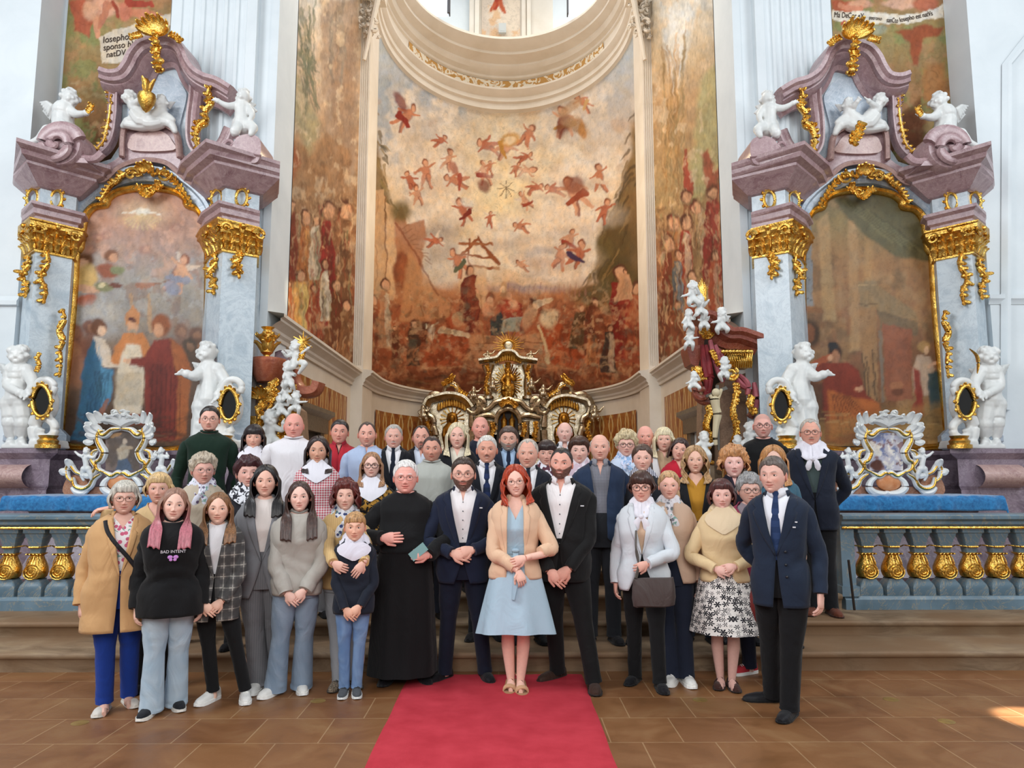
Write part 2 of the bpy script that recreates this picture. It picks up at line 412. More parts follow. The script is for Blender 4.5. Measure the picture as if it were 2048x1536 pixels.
# choir pilasters between fresco walls and apse
for sgn, nm in ((-1, 'left'), (1, 'right')):
    mb = MB(); x0, x1 = sgn * WX, sgn * (R0 - .02)
    xs = []
    nfl = 4; w = x1 - x0
    pts = [(x0 * 1.0, Y_FR1)]
    for i in range(nfl):
        for a in range(7):
            t = -1 + 2 * a / 6; pts.append((x0 + w * (.12 + .76 * (i + .5 + t * .36) / nfl), Y_FR1 + .035 * math.sqrt(max(0, 1 - t * t))))
    pts += [(x1, Y_FR1), (x1, Y_AP + .1)]
    mb.grid([[(x, y, z) for x, y in pts] for z in (4.1, 17)])
    mb.box(*sorted((x0, x1 - sgn * .01)), Y_FR1 - .03, Y_AP + .15, Z3, 4.25)
    struct('trim_choir_pilaster_' + nm, mb, M_cream, smooth=True, angle=30)
# apse wall below the fresco and the apse shell
def apse(a, rx, ry, z): return (rx * math.cos(a), Y_AP + ry * math.sin(a), z)
NA = 96
mb = MB(); mb.grid([[apse(pi * j / NA, R0 + .02, R0Y + .02, z) for j in range(NA + 1)] for z in (Z4 - .2, 4.4, 14, 18)])
struct('wall_apse', mb, M_cream)
# cornice under the fresco: around the choir and apse
ZC = 4.08
prof = [(.0, -.30), (.05, -.30), (.05, -.24), (.09, -.2), (.09, -.15), (.15, -.1), (.22, -.06), (.22, -.02), (.27, .0), (.27, .05), (0, .09)]
def plan_path(z, k=0):
    pts = [(-WX + k, Y_FR0 - 1.0, z), (-WX + k, Y_FR1 - .02, z)]
    pts += [(-R0 + k, Y_FR1 - .02, z)]
    pts += [apse(pi - pi * j / 48, R0 - k, R0Y - k, z) for j in range(49)]
    pts += [(R0 - k, Y_FR1 - .02, z), (WX - k, Y_FR1 - .02, z), (WX - k, Y_FR0 - 1.0, z)]
    return pts
mb = MB(); mb.grid([plan_path(ZC + b, a) for a, b in prof])
struct('trim_cornice_choir', mb, M_cream, smooth=True, angle=30)
# great ring cornice over the apse
ring = [(0, 0, 0), (.02, .0, .02), (.10, .02, .05), (.10, .02, .35), (.16, .04, .4), (.16, .04, .62), (.22, .05, .68), (.30, .07, .85), (.30, .07, .95), (.16, .04, 1.02),
        (.16, .04, 1.55), (.22, .06, 1.6), (.22, .06, 1.72), (.34, .1, 1.80), (.40, .12, 1.95), (.40, .12, 2.06), (.62, .2, 2.2), (.62, .2, 2.34), (.72, .24, 2.42), (.84, .3, 2.62), (.84, .3, 2.74), (.7, .3, 2.8), (0, 0, 2.85)]
ZR = 13.55
mb = MB(); mb.grid([[apse(-.35 + (pi + .7) * j / 96, R0 - a * .78, R0Y - a * 1.95, ZR + b * .62) for j in range(97)] for a, _, b in ring])
struct('trim_ring_cornice', mb, M_cream, smooth=True, angle=28)
# gilded frieze leaf band in the ring
n = N('gilded leaf frieze'); n.pr(.6)
w_ = n.noise(n.co((1, 1, 1)), 2.6, 4, 3.0, .5)
n.base(n.mix(n.ramp(w_, [(.49, 0.0), (.52, 1.0)]), '#c0924e', '#e9e1cf')); n.bump(w_, .5, .05); M_frieze = n.m
mb = MB(); mb.grid([[apse(.5 + (pi - 1.0) * j / 96, R0 - .17 * .78 - .012, R0Y - .17 * 1.95 - .012, ZR + z) for j in range(97)] for z in (1.06 * .62, 1.52 * .62)])
struct('trim_frieze_ring', mb, M_frieze)
# drum above the ring: walls, two arched windows, a painted strip between them
M_glass = N('daylit window glass'); M_glass.b.inputs['Emission Color'].default_value = (.86, .93, 1, 1); M_glass.b.inputs['Emission Strength'].default_value = 1.5; M_glass.base('#eef4fa'); M_glass = M_glass.m
mb = MB(); mb.grid([[apse(pi * j / NA, R0 - .1, R0Y - .15, z) for j in range(NA + 1)] for z in (15.1, 21)])
struct('wall_drum', mb, M_white)
DY = Y_AP + 4.3
def drum_box(name, px0, px1, y0, y1, depth, m, DY=DY):
    a, b = P(px0, y1, DY), P(px1, y0, DY)
    mb = MB(); mb.box(a.x, b.x, DY - depth, DY + .05, max(b.z - .8, 15.32), 20.5); return struct(name, mb, m, smooth=False)
drum_box('wall_drum_panel', 940, 1175, 100, -60, .25, M_cream)
[drum_box('trim_drum_pilaster_%d' % i_, q, q + 8, 100, -60, .32 + .08 * (i_ % 2), M_cream) for i_, q in enumerate((941, 951, 1043, 1053))]
for i, (a, b) in enumerate(((828, 898), (1135, 1200))):
    drum_box('window_%d' % (i + 1), a, b, 60, -60, .1, M_glass, 21.0)
    for q in (a, b):
        drum_box('trim_window_jamb_%d' % (i * 2 + (q == b) + 1), q - 2, q + 2, 70, -60, .16, plain('window lead', '#4d4f56'), 21.0)
c = P(1005, 75, DY); mb = MB(); mb.box(c.x - .12, c.x + .12, DY - .55, DY - .45, c.z - .16, c.z + .16); mb.box(c.x - .08, c.x + .08, DY - .56, DY - .55, c.z - .12, c.z + .12)
o = mb.build('loudspeaker', plain('speaker grey', '#b7bab8'), smooth=False); tag(o, 'small pale box mounted under the painted strip between the drum windows', 'speaker')
mb = MB(); V = []
nx, nz = 40, 50
a, b = P(963, 90, DY - .3), P(1040, -30, DY - .3)
rows = [[(a.x + (b.x - a.x) * i / nx, DY - .3, a.z - .5 + (b.z + .4 - a.z + .5) * j / nz) for i in range(nx + 1)] for j in range(nz + 1)]
mb.grid(rows); p_ = Paint(np.array(mb.v), '#d8c8b4', 5, 20)
p_.mottle('#c3b4a4', 30, .4, .6, .8); p_.mottle('#cfa070', 22, .52, .62, .7)
p_.seg(998, -8, 990, 14, 8, 6, '#a5422e'); p_.seg(1000, 4, 1010, 26, 5, 3, '#b35a3c'); p_.seg(988, 8, 982, 22, 4, 2, '#b35a3c')
struct('trim_painted_strip', mb, painted('fresco small'), color=p_.c)
# ring capitals (stucco) at both ends of the apse, next to the choir pilasters
def leafy(mb, c, sx, sz, n=26, seed=1, r=.07, ydepth=.25):
    rnd = random.Random(seed)
    for i in range(n):
        p = Vector(c) + Vector((rnd.uniform(-sx, sx), rnd.uniform(-ydepth, 0), rnd.uniform(-sz, sz)))
        a = rnd.uniform(0, 6.28); L = r * rnd.uniform(1.2, 2.4); pts = []
        for k in range(7):
            t = k / 6; q = a + t * 3.2 * rnd.choice((1, 1, -1))
            p = p + Vector((math.cos(q), -.25 if k < 3 else .1, math.sin(q))) * (L / 5); pts.append(p.copy())
        mb.tube(pts, [r * .2, r * .5, r * .62, r * .55, r * .4, r * .3, r * .12], 6, .6)
for sgn, nm in ((-1, 'left'), (1, 'right')):
    mb = MB(); c = P(742 if sgn < 0 else 1280, 40, Y_FR1 - .1)
    leafy(mb, c, .2, .55, 46, 3, .11)
    mb.tube([P((728 if sgn < 0 else 1290), 120, 17.6), P((762 if sgn < 0 else 1262), -30, 17.3)], [.05, .08], 8)
    mb.box(c.x - .32, c.x + .32, Y_FR1 - .25, Y_FR1 + .3, c.z + .6, c.z + .9)
    struct('trim_capital_' + nm, mb, M_cream)
# ------------------------------------------------------------------ the painted surfaces
def wall_grid(fn, nu, nv):
    mb = MB(); mb.grid([[fn(i / nu, j / nv) for i in range(nu + 1)] for j in range(nv + 1)]); return mb
# apse fresco: clouds with flying children, a star, a ruin and a crowd round a family (generic)
def fn(u, v):
    a = pi - pi * u; z = ZC + .06 + (ZR + .05 - ZC - .06) * v; return apse(a, R0, R0Y, z)
us = 330; mb = wall_grid(fn, us, 380)
p_ = Paint(np.array(mb.v), '#d9b797', 9, 34)
p_.grad([(0, '#a9b4bd'), (110, '#b2b9be'), (210, '#c2b9b1'), (300, '#d3bfa9'), (400, '#dfc4a1'), (470, '#d9bd9c'), (540, '#d3b08c'), (575, '#bb8056'), (620, '#9f5733'), (700, '#964e2c'), (770, '#6f3a20'), (810, '#56301d')])
p_.mottle('#93a2b0', 70, .46, .60, .75, 3, 150, 330); p_.mottle('#e6d6c4', 60, .5, .62, .8, 9, 170, 560); p_.mottle('#b99a82', 46, .55, .66, .55, 22, 200, 560)
p_.mottle('#ead9c0', 34, .52, .62, .6, 31, 300, 560)
p_.ell(1008, 370, 95, 150, '#e9cf9f', 0, .65, .7); p_.ell(1008, 380, 40, 60, '#f0d9a8', 0, .6, .8)
for ang in range(0, 360, 18):
    r = math.radians(ang); p_.seg(1008 + 50 * math.cos(r), 380 + 50 * math.sin(r), 1008 + 190 * math.cos(r), 380 + 150 * math.sin(r), 3, 9, '#ecd3ab', .28, 4)
for (x, y, rx, ry) in ((850, 440, 70, 40), (1130, 440, 80, 50), (905, 520, 60, 34), (1100, 510, 70, 40), (1160, 350, 60, 30), (860, 350, 60, 40), (1010, 470, 60, 34), (1120, 560, 70, 20)):
    p_.ell(x, y, rx, ry, '#e8d6c2', -10, .75, .5); p_.ell(x + 8, y + ry * .6, rx * .8, ry * .35, '#b4957c', -10, .4, .6)
p_.ell(880, 500, 34, 60, '#9a8f86', 10, .7, .5); p_.ell(885, 545, 40, 26, '#d8cbbb', 0, .8, .5)
p_.ell(1105, 500, 60, 10, '#8f8a94', -8, .55, .8); p_.ell(1090, 525, 60, 8, '#b08f80', 4, .5, .8)
# right: dark tree mass, left: tree and ruined columns
tree = [(1292, 170), (1276, 215), (1262, 300), (1250, 345), (1232, 395), (1222, 440), (1196, 475), (1188, 520), (1196, 560), (1165, 575), (1150, 610), (1300, 640), (1310, 150)]
p_.poly(tree, '#6f542f', .95, 8); p_.mottle('#4c3c1e', 16, .47, .58, .0)
for (x, y, rx, ry, c) in ((1240, 470, 40, 60, '#574522'), (1225, 540, 34, 40, '#4e4123'), (1265, 400, 22, 60, '#7c5e38'), (1205, 500, 16, 30, '#68552c'), (1275, 300, 14, 70, '#8a7048'), (1250, 560, 50, 26, '#5b4a26'), (1180, 590, 40, 16, '#6a5230')):
    p_.ell(x, y, rx, ry, c, 0, .8, .5)
for k in range(60):
    rnd = random.Random(k); y = rnd.uniform(180, 560); x = 1300 - (y - 150) * .26 + rnd.uniform(-14, 40)
    p_.seg(x, y, x - rnd.uniform(8, 22), y + rnd.uniform(18, 40), 3, .8, rnd.choice(['#5a4526', '#4a3a20', '#7d6138', '#84693e']), .7)
p_.poly([(733, 180), (745, 230), (762, 330), (778, 380), (790, 420), (775, 440), (730, 470)], '#7d6238', .9, 8)
for k in range(34):
    rnd = random.Random(k + 200); y = rnd.uniform(200, 430); x = 738 + (y - 180) * .16 + rnd.uniform(-14, 12)
    p_.seg(x, y, x + rnd.uniform(4, 12), y + rnd.uniform(8, 24), 3, 1, rnd.choice(['#55482a', '#6d5934', '#8c7444']), .7)
p_.poly([(732, 380), (768, 380), (772, 600), (732, 600)], '#c39a70', .9); p_.poly([(772, 400), (788, 410), (790, 600), (772, 600)], '#d2a87c', .9); p_.seg(770, 390, 771, 600, 1.2, 1.2, '#7d4f30', .8); p_.seg(752, 385, 752, 600, 1, 1, '#9c6d48', .6)
p_.poly([(788, 436), (800, 404), (812, 446), (846, 440), (858, 470), (842, 500), (848, 600), (790, 610)], '#a8683f', .85, 3)
p_.ell(800, 420, 20, 22, '#6d5a30', 0, .9, .5); p_.ell(802, 540, 14, 36, '#7b3d22', 0, .9, .3); p_.ell(806, 545, 9, 30, '#a35b35', 0, .7, .5)
p_.poly([(815, 500), (900, 610), (900, 640), (800, 640)], '#c08a5a', .7, 4); p_.seg(790, 445, 880, 590, 2, 2, '#7b3b22', .6)
for k in range(9): p_.seg(800 + k * 6, 455 + k * 8, 815 + k * 6, 447 + k * 10, .9, .9, '#7f4a2c', .6)
# stable gable
wd = '#94532f'
p_.seg(906, 530, 955, 478, 3.4, 3.4, wd); p_.seg(955, 478, 998, 532, 3.4, 3.4, wd); p_.seg(902, 506, 990, 518, 2.4, 2.4, wd); p_.seg(918, 488, 988, 492, 2.2, 2.2, '#a4643c'); p_.seg(908, 530, 998, 540, 2.8, 2.8, wd); p_.seg(935, 480, 945, 560, 2, 2, wd)
p_.poly([(912, 535), (972, 535), (975, 620), (930, 620)], '#d8b083', .6, 3); p_.poly([(985, 530), (1100, 566), (1100, 590), (985, 580)], '#e0b98c', .5, 6)
for k in range(16): p_.seg(1020 + k * 10, 590, 1022 + k * 10, 566 + (k * 37 % 13), 1.6, 1, '#a36f5c', .6)
p_.ell(1050, 578, 70, 8, '#77708a', 3, .5, .6)
# star
for ang in range(0, 180, 45):
    r = math.radians(ang + 2); p_.seg(1010 - 17 * math.cos(r), 381 - 17 * math.sin(r), 1010 + 17 * math.cos(r), 381 + 17 * math.sin(r), .8, .8, '#6b4a2a', .9, .8)
# flying children
ch = [(812, 232, 1.5, 40, 1, '#8f2f22'), (880, 282, .95, 60, 1, None), (893, 322, 1.1, 10, 1, None), (850, 345, 1.35, -5, 1, None), (822, 360, 1.0, 15, -1, None), (832, 385, 1.0, -10, 1, None), (908, 362, 1.25, 75, -1, '#a8503a'),
      (925, 420, 1.4, 15, -1, '#7d2f22'), (968, 345, 1.3, -10, 1, '#9c3a28'), (980, 335, .8, 0, 1, None), (975, 290, 1.3, 70, -1, None), (1015, 292, 1.35, 50, 1, '#c48a3a'), (1058, 268, 1.25, -35, -1, None), (1050, 312, .9, 60, 1, None), (1055, 340, 1.0, 75, 1, None),
      (1033, 335, .8, 30, 1, None), (1072, 375, .9, 60, 1, None), (1047, 400, .95, -40, 1, '#a0452c'), (1040, 455, 1.0, 70, -1, None), (983, 438, .8, 0, 1, None), (1128, 240, 1.7, 0, -1, '#b98a48'), (1165, 205, 1.2, 50, -1, '#c9a06a'),
      (1110, 378, 1.2, 70, -1, None), (1150, 385, 1.9, 25, -1, '#9c4a2e'), (1196, 350, 1.4, -10, 1, '#d8c0aa'), (1206, 420, 1.3, 10, 1, None), (1140, 480, 1.2, 10, 1, '#a0402c'), (1125, 510, 1.3, -20, -1, None), (1155, 505, 1.35, 20, 1, '#4a3550'), (1045, 528, .7, 60, -1, None), (915, 520, 1.4, 20, -1, '#5d6048'), (872, 478, 1.0, 70, 1, None)]
for i, (x, y, k, r, fl, cl) in enumerate(ch):
    p_.ell(x + 4, y + 10, 26 * k, 15 * k, '#eadbc8', 0, .35, .8); p_.ell(x + 8, y + 20, 20 * k, 6 * k, '#b39a84', 0, .3, .8); p_.cherub(x, y, k * 1.14, r, fl, ['#c67f5c', '#b9694a', '#d29a78'][i % 3], '#e0c9b2' if i % 2 else None, cl)
p_.ell(1020, 278, 20, 12, '#c79242', -10, .8, .3); p_.ell(1020, 280, 13, 7, '#e2c7a0', -10, .9, .3)
for (x, y, rx, ry, c, ro) in ((1125, 250, 12, 26, '#6f3326', 10), (1152, 252, 30, 14, '#a98563', 30), (1140, 215, 26, 10, '#b99068', -30), (1165, 262, 8, 20, '#b87e3c', -20), (800, 205, 10, 22, '#7d2a22', -25), (1148, 372, 22, 18, '#8a4a34', 20), (935, 405, 14, 9, '#d7cdbf', 30), (905, 338, 14, 8, '#a85940', 60), (965, 375, 14, 12, '#7a2c20', 30)):
    p_.ell(x, y, rx, ry, c, ro, .8, .35)
# standing and kneeling company
p_.poly([(870, 700), (1140, 700), (1170, 740), (840, 740)], '#b57a50', .8, 3); p_.poly([(930, 668), (1080, 668), (1090, 700), (920, 700)], '#c08a5e', .8, 3)
for yy in (684, 700, 718, 735): p_.seg(905 - (yy - 680) * .6, yy, 1100 + (yy - 680) * .6, yy, 1.2, 1.2, '#7b3f24', .7)
p_.figure(938, 532, 665, 38, '#6b2a1c', '#8a3f26', arm=20); p_.seg(962, 590, 966, 690, 1, 1, '#8a5a34', .9)
p_.poly([(985, 620), (1010, 595), (1040, 605), (1052, 640), (1045, 668), (980, 668)], '#8f3320', .95); p_.poly([(982, 640), (1002, 618), (1012, 668), (980, 668)], '#2b3a3c', .95); p_.poly([(1005, 640), (1048, 630), (1040, 660), (1000, 664)], '#9aa090', .9); p_.ell(1020, 612, 16, 14, '#b34a2c'); p_.ell(1010, 575, 8, 10, '#c99a6c'); p_.ell(1007, 579, 6, 7, '#e6bd95'); p_.ell(1024, 604, 9, 7, '#d99a74', 20); p_.ell(1020, 592, 5, 5, '#d99a74')
p_.ell(980, 592, 9, 11, '#8f5030'); p_.ell(980, 597, 6, 7, '#d39c76'); p_.ell(978, 618, 14, 16, '#c98a64')
p_.poly([(848, 690), (870, 655), (905, 630), (935, 650), (940, 690), (925, 735), (850, 735)], '#a34a24', .95, 3); p_.seg(885, 660, 935, 668, 7, 5, '#d8c4a0', .9); p_.ell(918, 635, 12, 12, '#a88a68'); p_.ell(916, 645, 9, 8, '#b5805c')
p_.ell(842, 660, 22, 24, '#5c2c1a'); p_.ell(862, 665, 9, 16, '#cdb79b'); p_.seg(850, 652, 848, 644, 2, 1, '#d8c8a8'); p_.seg(862, 650, 876, 645, 2, 1, '#d8c8a8')
p_.poly([(1080, 650), (1095, 620), (1120, 640), (1160, 690), (1180, 735), (1110, 735), (1085, 700)], '#a5481f', .95, 3); p_.ell(1100, 638, 20, 20, '#d3b892', 20, .95); p_.seg(1078, 655, 1100, 725, 3, 3, '#cdb488', .9); p_.ell(1060, 625, 12, 30, '#b98a68', 10); p_.ell(1062, 605, 9, 10, '#5a3020'); p_.seg(1070, 610, 1100, 600, 9, 3, '#d8c0a0', .9)
for (x, y0, y1, w, r1, r2) in ((770, 556, 700, 24, '#b5805a', '#d7c3a4'), (748, 590, 730, 20, '#8c4a2c', None), (828, 640, 735, 22, '#4a3426', None), (1160, 605, 700, 34, '#5a4026', None), (1190, 595, 710, 40, '#6d3420', '#8a4a2c'), (1240, 530, 720, 38, '#7d2018', '#93301f'), (1183, 655, 730, 22, '#b06a3c', None), (1218, 650, 745, 26, '#40332c', '#c2a488'), (1270, 560, 730, 34, '#9c4a2c', None), (1248, 540, 600, 26, '#c2906a', None), (790, 650, 730, 18, '#6a3a24', None)):
    p_.figure(x, y0, y1, w, r1, r2, arm=random.Random(x).choice((-12, 12, 0)))
for k in range(150):
    rnd = random.Random(k + 900); x = rnd.uniform(735, 1295); y = rnd.uniform(600, 790)
    if 900 < x < 1110 and y < 720: continue
    p_.seg(x, y, x + rnd.uniform(-8, 8), y + rnd.uniform(8, 34), 2.2, .8, rnd.choice(['#5a2c18', '#b46b3e', '#8c4524', '#3f2316', '#c08a5a', '#7c2c1a']), .5)
for k in range(30):
    rnd = random.Random(k + 1300); x = rnd.uniform(735, 1290); y = rnd.uniform(745, 800)
    p_.seg(x, y, x + rnd.uniform(20, 60), y + rnd.uniform(-4, 6), 3, 1, rnd.choice(['#8c6038', '#4a2a18', '#a2744a', '#3a2416']), .5)
p_.mottle('#c48458', 15, .48, .68, .45, 41, 590, 770); p_.mottle('#4c2414', 13, .48, .68, .5, 77, 600, 800); p_.mottle('#cfa67c', 9, .52, .72, .4, 93, 570, 750); p_.mottle('#5f6a58', 12, .55, .75, .35, 120, 570, 760)
for yb, c in ((762, '#3d2415'),): p_.mottle('#38200f', 24, .5, .62, .6, 5, yb, 830)
struct('trim_fresco_apse', mb, painted('fresco'), color=p_.aged())
# side frescos of the choir
for sgn, nm in ((-1, 'left'), (1, 'right')):
    X = sgn * (WX - .03)
    mb = wall_grid(lambda u, v: (X, Y_FR0 + (Y_FR1 - Y_FR0) * u, ZC + .06 + (17 - ZC) * v), 150, 420)
    p_ = Paint(np.array(mb.v), '#b9906c', 6, 18)
    if sgn < 0:
        p_.grad([(0, '#cdc3b4'), (110, '#c9ae92'), (200, '#bfa184'), (300, '#a9845f'), (400, '#9c7450'), (480, '#94603e'), (600, '#8a4c2c'), (690, '#84522e'), (740, '#6b3c20')])
        p_.poly([(640, 0), (720, 0), (715, 300), (700, 420), (665, 400), (650, 260)], '#a58a72', .9, 6); p_.poly([(655, 100), (712, 40), (708, 330), (672, 340)], '#9a7a60', .7, 8)
        p_.poly([(566, 270), (600, 280), (625, 310), (650, 265), (700, 300), (700, 420), (566, 400)], '#9c7450', .8, 5); p_.poly([(572, 120), (584, 230), (620, 310), (640, 250), (600, 160)], '#9a9a74', .6, 8)
        for k in range(40):
            rnd = random.Random(k); p_.seg(590 + rnd.uniform(0, 40), rnd.uniform(0, 150), 606 + rnd.uniform(0, 34), rnd.uniform(110, 230), 2.4, .8, '#6f7158', .6)
        for k in range(24):
            rnd = random.Random(k + 40); p_.seg(655 + rnd.uniform(0, 50), rnd.uniform(0, 60), 655 + rnd.uniform(0, 40), rnd.uniform(60, 180), 4, 2, rnd.choice(['#8d7f6d', '#a98f78', '#7b6a5a']), .5)
        p_.ell(578, 320, 20, 40, '#a0502c', 0, .9, .4)
        figs = [(580, 400, 560, 26, '#7d3320', None), (610, 420, 600, 28, '#b06a38', '#c78848'), (632, 430, 560, 24, '#c9b8a0', '#8a8a70'), (655, 400, 650, 30, '#8f1f1c', '#7a2018'), (690, 400, 640, 22, '#7a5234', None), (600, 540, 690, 44, '#d09a50', '#dcc070'), (628, 570, 680, 30, '#a04a28', None), (650, 520, 640, 18, '#cdbb9e', '#e4d9c4'), (672, 560, 720, 30, '#6f3c22', None), (575, 560, 650, 26, '#c06a38', None), (690, 600, 740, 22, '#8a5c38', None)]
    else:
        p_.grad([(0, '#c8c2b6'), (110, '#c4ab88'), (200, '#b8946c'), (300, '#ad8c62'), (400, '#a58a5e'), (480, '#a0704a'), (600, '#96502e'), (680, '#7c4428'), (740, '#5f3a22')])
        p_.poly([(1320, 0), (1395, 0), (1380, 90), (1362, 170), (1350, 190), (1330, 120)], '#c9cac8', .8, 6); p_.poly([(1400, 160), (1436, 120), (1440, 330), (1395, 420), (1370, 400), (1388, 290)], '#a9a674', .7, 8)
        for k in range(60):
            rnd = random.Random(k); p_.seg(1322 + rnd.uniform(0, 50), rnd.uniform(60, 350), 1322 + rnd.uniform(0, 54), rnd.uniform(160, 420), 2.5, .8, rnd.choice(['#96703f', '#8d7a52', '#c09866']), .5)
        p_.poly([(1404, 310), (1416, 300), (1430, 340), (1440, 330), (1442, 600), (1420, 500), (1415, 380)], '#99402c', .9, 4)
        p_.seg(1372, 300, 1376, 375, 3, 6, '#a0402c', .9); p_.ell(1378, 370, 8, 30, '#a0402c')
        figs = [(1372, 380, 560, 24, '#8a5a38', None), (1392, 400, 600, 18, '#93704a', '#a98a5c'), (1425, 370, 560, 34, '#8f2a22', '#a84030'), (1345, 430, 640, 24, '#a06a3c', None), (1370, 430, 620, 30, '#a03c28', '#d8b89a'), (1355, 500, 640, 26, '#5c6468', '#8a9298'), (1335, 470, 700, 22, '#7c3c22', None), (1385, 540, 690, 28, '#a9482c', None), (1428, 500, 640, 24, '#a8502f', '#d0a080'), (1355, 600, 720, 30, '#8a4a2a', None), (1410, 600, 700, 30, '#b07a48', None)]
    p_.mottle('#d8bf9f', 26, .55, .66, .45, 3, sx=1.8); p_.mottle('#6b4426', 22, .56, .66, .4, 33, 300, 760, sx=1.8)
    for i, f_ in enumerate(figs): p_.figure(f_[0], f_[1], f_[2], f_[3], f_[4], f_[5], arm=(-8, 8, 0)[i % 3])
    for k in range(150):
        rnd = random.Random(k + 70); x = rnd.uniform(565, 705) if sgn < 0 else rnd.uniform(1318, 1442); y = rnd.uniform(400, 740)
        p_.seg(x, y, x + rnd.uniform(-6, 6), y + rnd.uniform(14, 46), 1.8, .7, rnd.choice(['#5a2c18', '#c98a56', '#9c4a2a', '#4a2a1a', '#d6b184', '#8c2420', '#8a8a64']), .5)
    p_.mottle('#d8b083', 12, .50, .72, .4, 61, 380, 740, 2); p_.mottle('#54301c', 11, .50, .72, .4, 87, 380, 780, 2)
    struct('trim_fresco_choir_' + nm, mb, painted('fresco'), color=p_.aged(.34, 1.6))
# frescos on the pier walls behind the side altars
for sgn, nm in ((-1, 'left'), (1, 'right')):
    a, b = (108, 341) if sgn < 0 else (1664, 1900)
    x0, x1 = P(a if sgn < 0 else 1664, 0, Y_PIER).x, P(b, 0, Y_PIER).x
    x0, x1 = (P(134, 60, Y_PIER).x, P(341, 60, Y_PIER).x) if sgn < 0 else (P(1664, 60, Y_PIER).x, P(1890, 60, Y_PIER).x)
    mb = wall_grid(lambda u, v: (x0 + (x1 - x0) * u, Y_PIER - .02, 5.5 + 5.2 * v), 130, 220)
    p_ = Paint(np.array(mb.v), '#94744f', 6, 18)
    p_.grad([(0, '#a0764f'), (60, '#9a8a58'), (130, '#9a7a50'), (200, '#90673e'), (260, '#6f4a28'), (310, '#5a3a22')])
    p_.mottle('#7d8a52', 30, .5, .62, .6, 5); p_.mottle('#b4835a', 20, .55, .65, .5, 15)
    if sgn < 0:
        p_.poly([(140, 0), (220, 0), (190, 30), (175, 75), (150, 60)], '#b2543a', .9, 3); p_.ell(205, 15, 32, 18, '#d79c7c'); p_.seg(190, 20, 196, 70, 10, 5, '#cf8f6e'); p_.seg(215, 12, 200, 55, 9, 4, '#c07a5c'); p_.ell(180, 20, 16, 20, '#cf9a7a')
        p_.ell(290, 30, 34, 12, '#c97f5e', 10); p_.ell(250, 22, 16, 18, '#c47458'); p_.seg(260, 5, 300, 8, 9, 6, '#a2402e'); p_.seg(225, 5, 235, 35, 4, 2, '#9c4430')
        p_.poly([(198, 72), (262, 50), (341, 26), (341, 52), (290, 70), (250, 125), (206, 126)], '#d3c3ae', 1, 1.2)
        for k in range(26):
            rnd = random.Random(k); p_.ell(rnd.uniform(120, 230), rnd.uniform(160, 200), 6, 4, '#b9a074', 0, .4)
        p_.ell(190, 190, 30, 22, '#6f6038', 0, .5, .6)
    else:
        p_.poly([(1664, 0), (1700, 0), (1735, 16), (1700, 24), (1664, 20)], '#b2543a', .9, 3); p_.ell(1720, 8, 26, 10, '#d09a7c'); p_.ell(1800, 6, 34, 12, '#d8a88c'); p_.ell(1850, 8, 26, 14, '#b86a4e'); p_.seg(1680, 10, 1720, 18, 5, 6, '#c98264')
        p_.poly([(1664, 20), (1720, 22), (1780, 30), (1840, 26), (1886, 8), (1888, 34), (1840, 44), (1780, 49), (1720, 44), (1664, 38)], '#e0d6c6', 1, 1.2)
        p_.poly([(1790, 64), (1850, 50), (1885, 55), (1880, 70), (1845, 78), (1836, 130), (1822, 128), (1815, 85)], '#9c4a30', .9, 4); p_.ell(1750, 60, 24, 10, '#9aa08c', 0, .7); p_.seg(1690, 46, 1705, 56, 7, 4, '#b0563a')
        p_.poly([(1845, 140), (1890, 120), (1900, 240), (1850, 200)], '#a8703f', .8, 8); p_.poly([(1790, 240), (1840, 200), (1860, 300), (1790, 300)], '#5a2e1a', .8, 8)
    fo = struct('trim_fresco_pier_' + nm, mb, painted('fresco'), color=p_.aged(.22))
    def lettering(txt, x, y, size, rot=0, slant=.0, nar=.85):
        cu = bpy.data.curves.new('lettering', 'FONT'); cu.body = txt; cu.size = size; cu.extrude = .002; cu.shear = slant; cu.materials.append(plain('dark lettering', '#3b2a1e'))
        o = bpy.data.objects.new('lettering', cu); COL.objects.link(o); o.parent = fo
        p = P(x, y, Y_PIER - .03); o = text_mesh(o); o.location = p; o.scale = (nar, 1, 1); o.rotation_euler = (pi / 2, 0, 0)
        o.rotation_euler = (Matrix.Rotation(rot, 3, 'Y') @ Matrix.Rotation(pi / 2, 3, 'X')).to_euler()
        return o
    if sgn < 0:
        lettering('Iosepho Be', 205, 86, .155, -.16, .2); lettering('sponso hV', 206, 101, .145, -.16, .2); lettering('natDV', 212, 115, .14, -.16, .2); lettering('VIds', 312, 62, .13, -.35, .2)
    else:
        lettering('Ma DeCor eX', 1668, 34, .135, .05, .1, .62); lettering('patrono', 1738, 38, .09, .1, .1, .72); lettering('sanCto', 1773, 44, .12, .06, .1, .55); lettering('Iosepho est natVs', 1800, 44, .115, -.22, .1, .68)
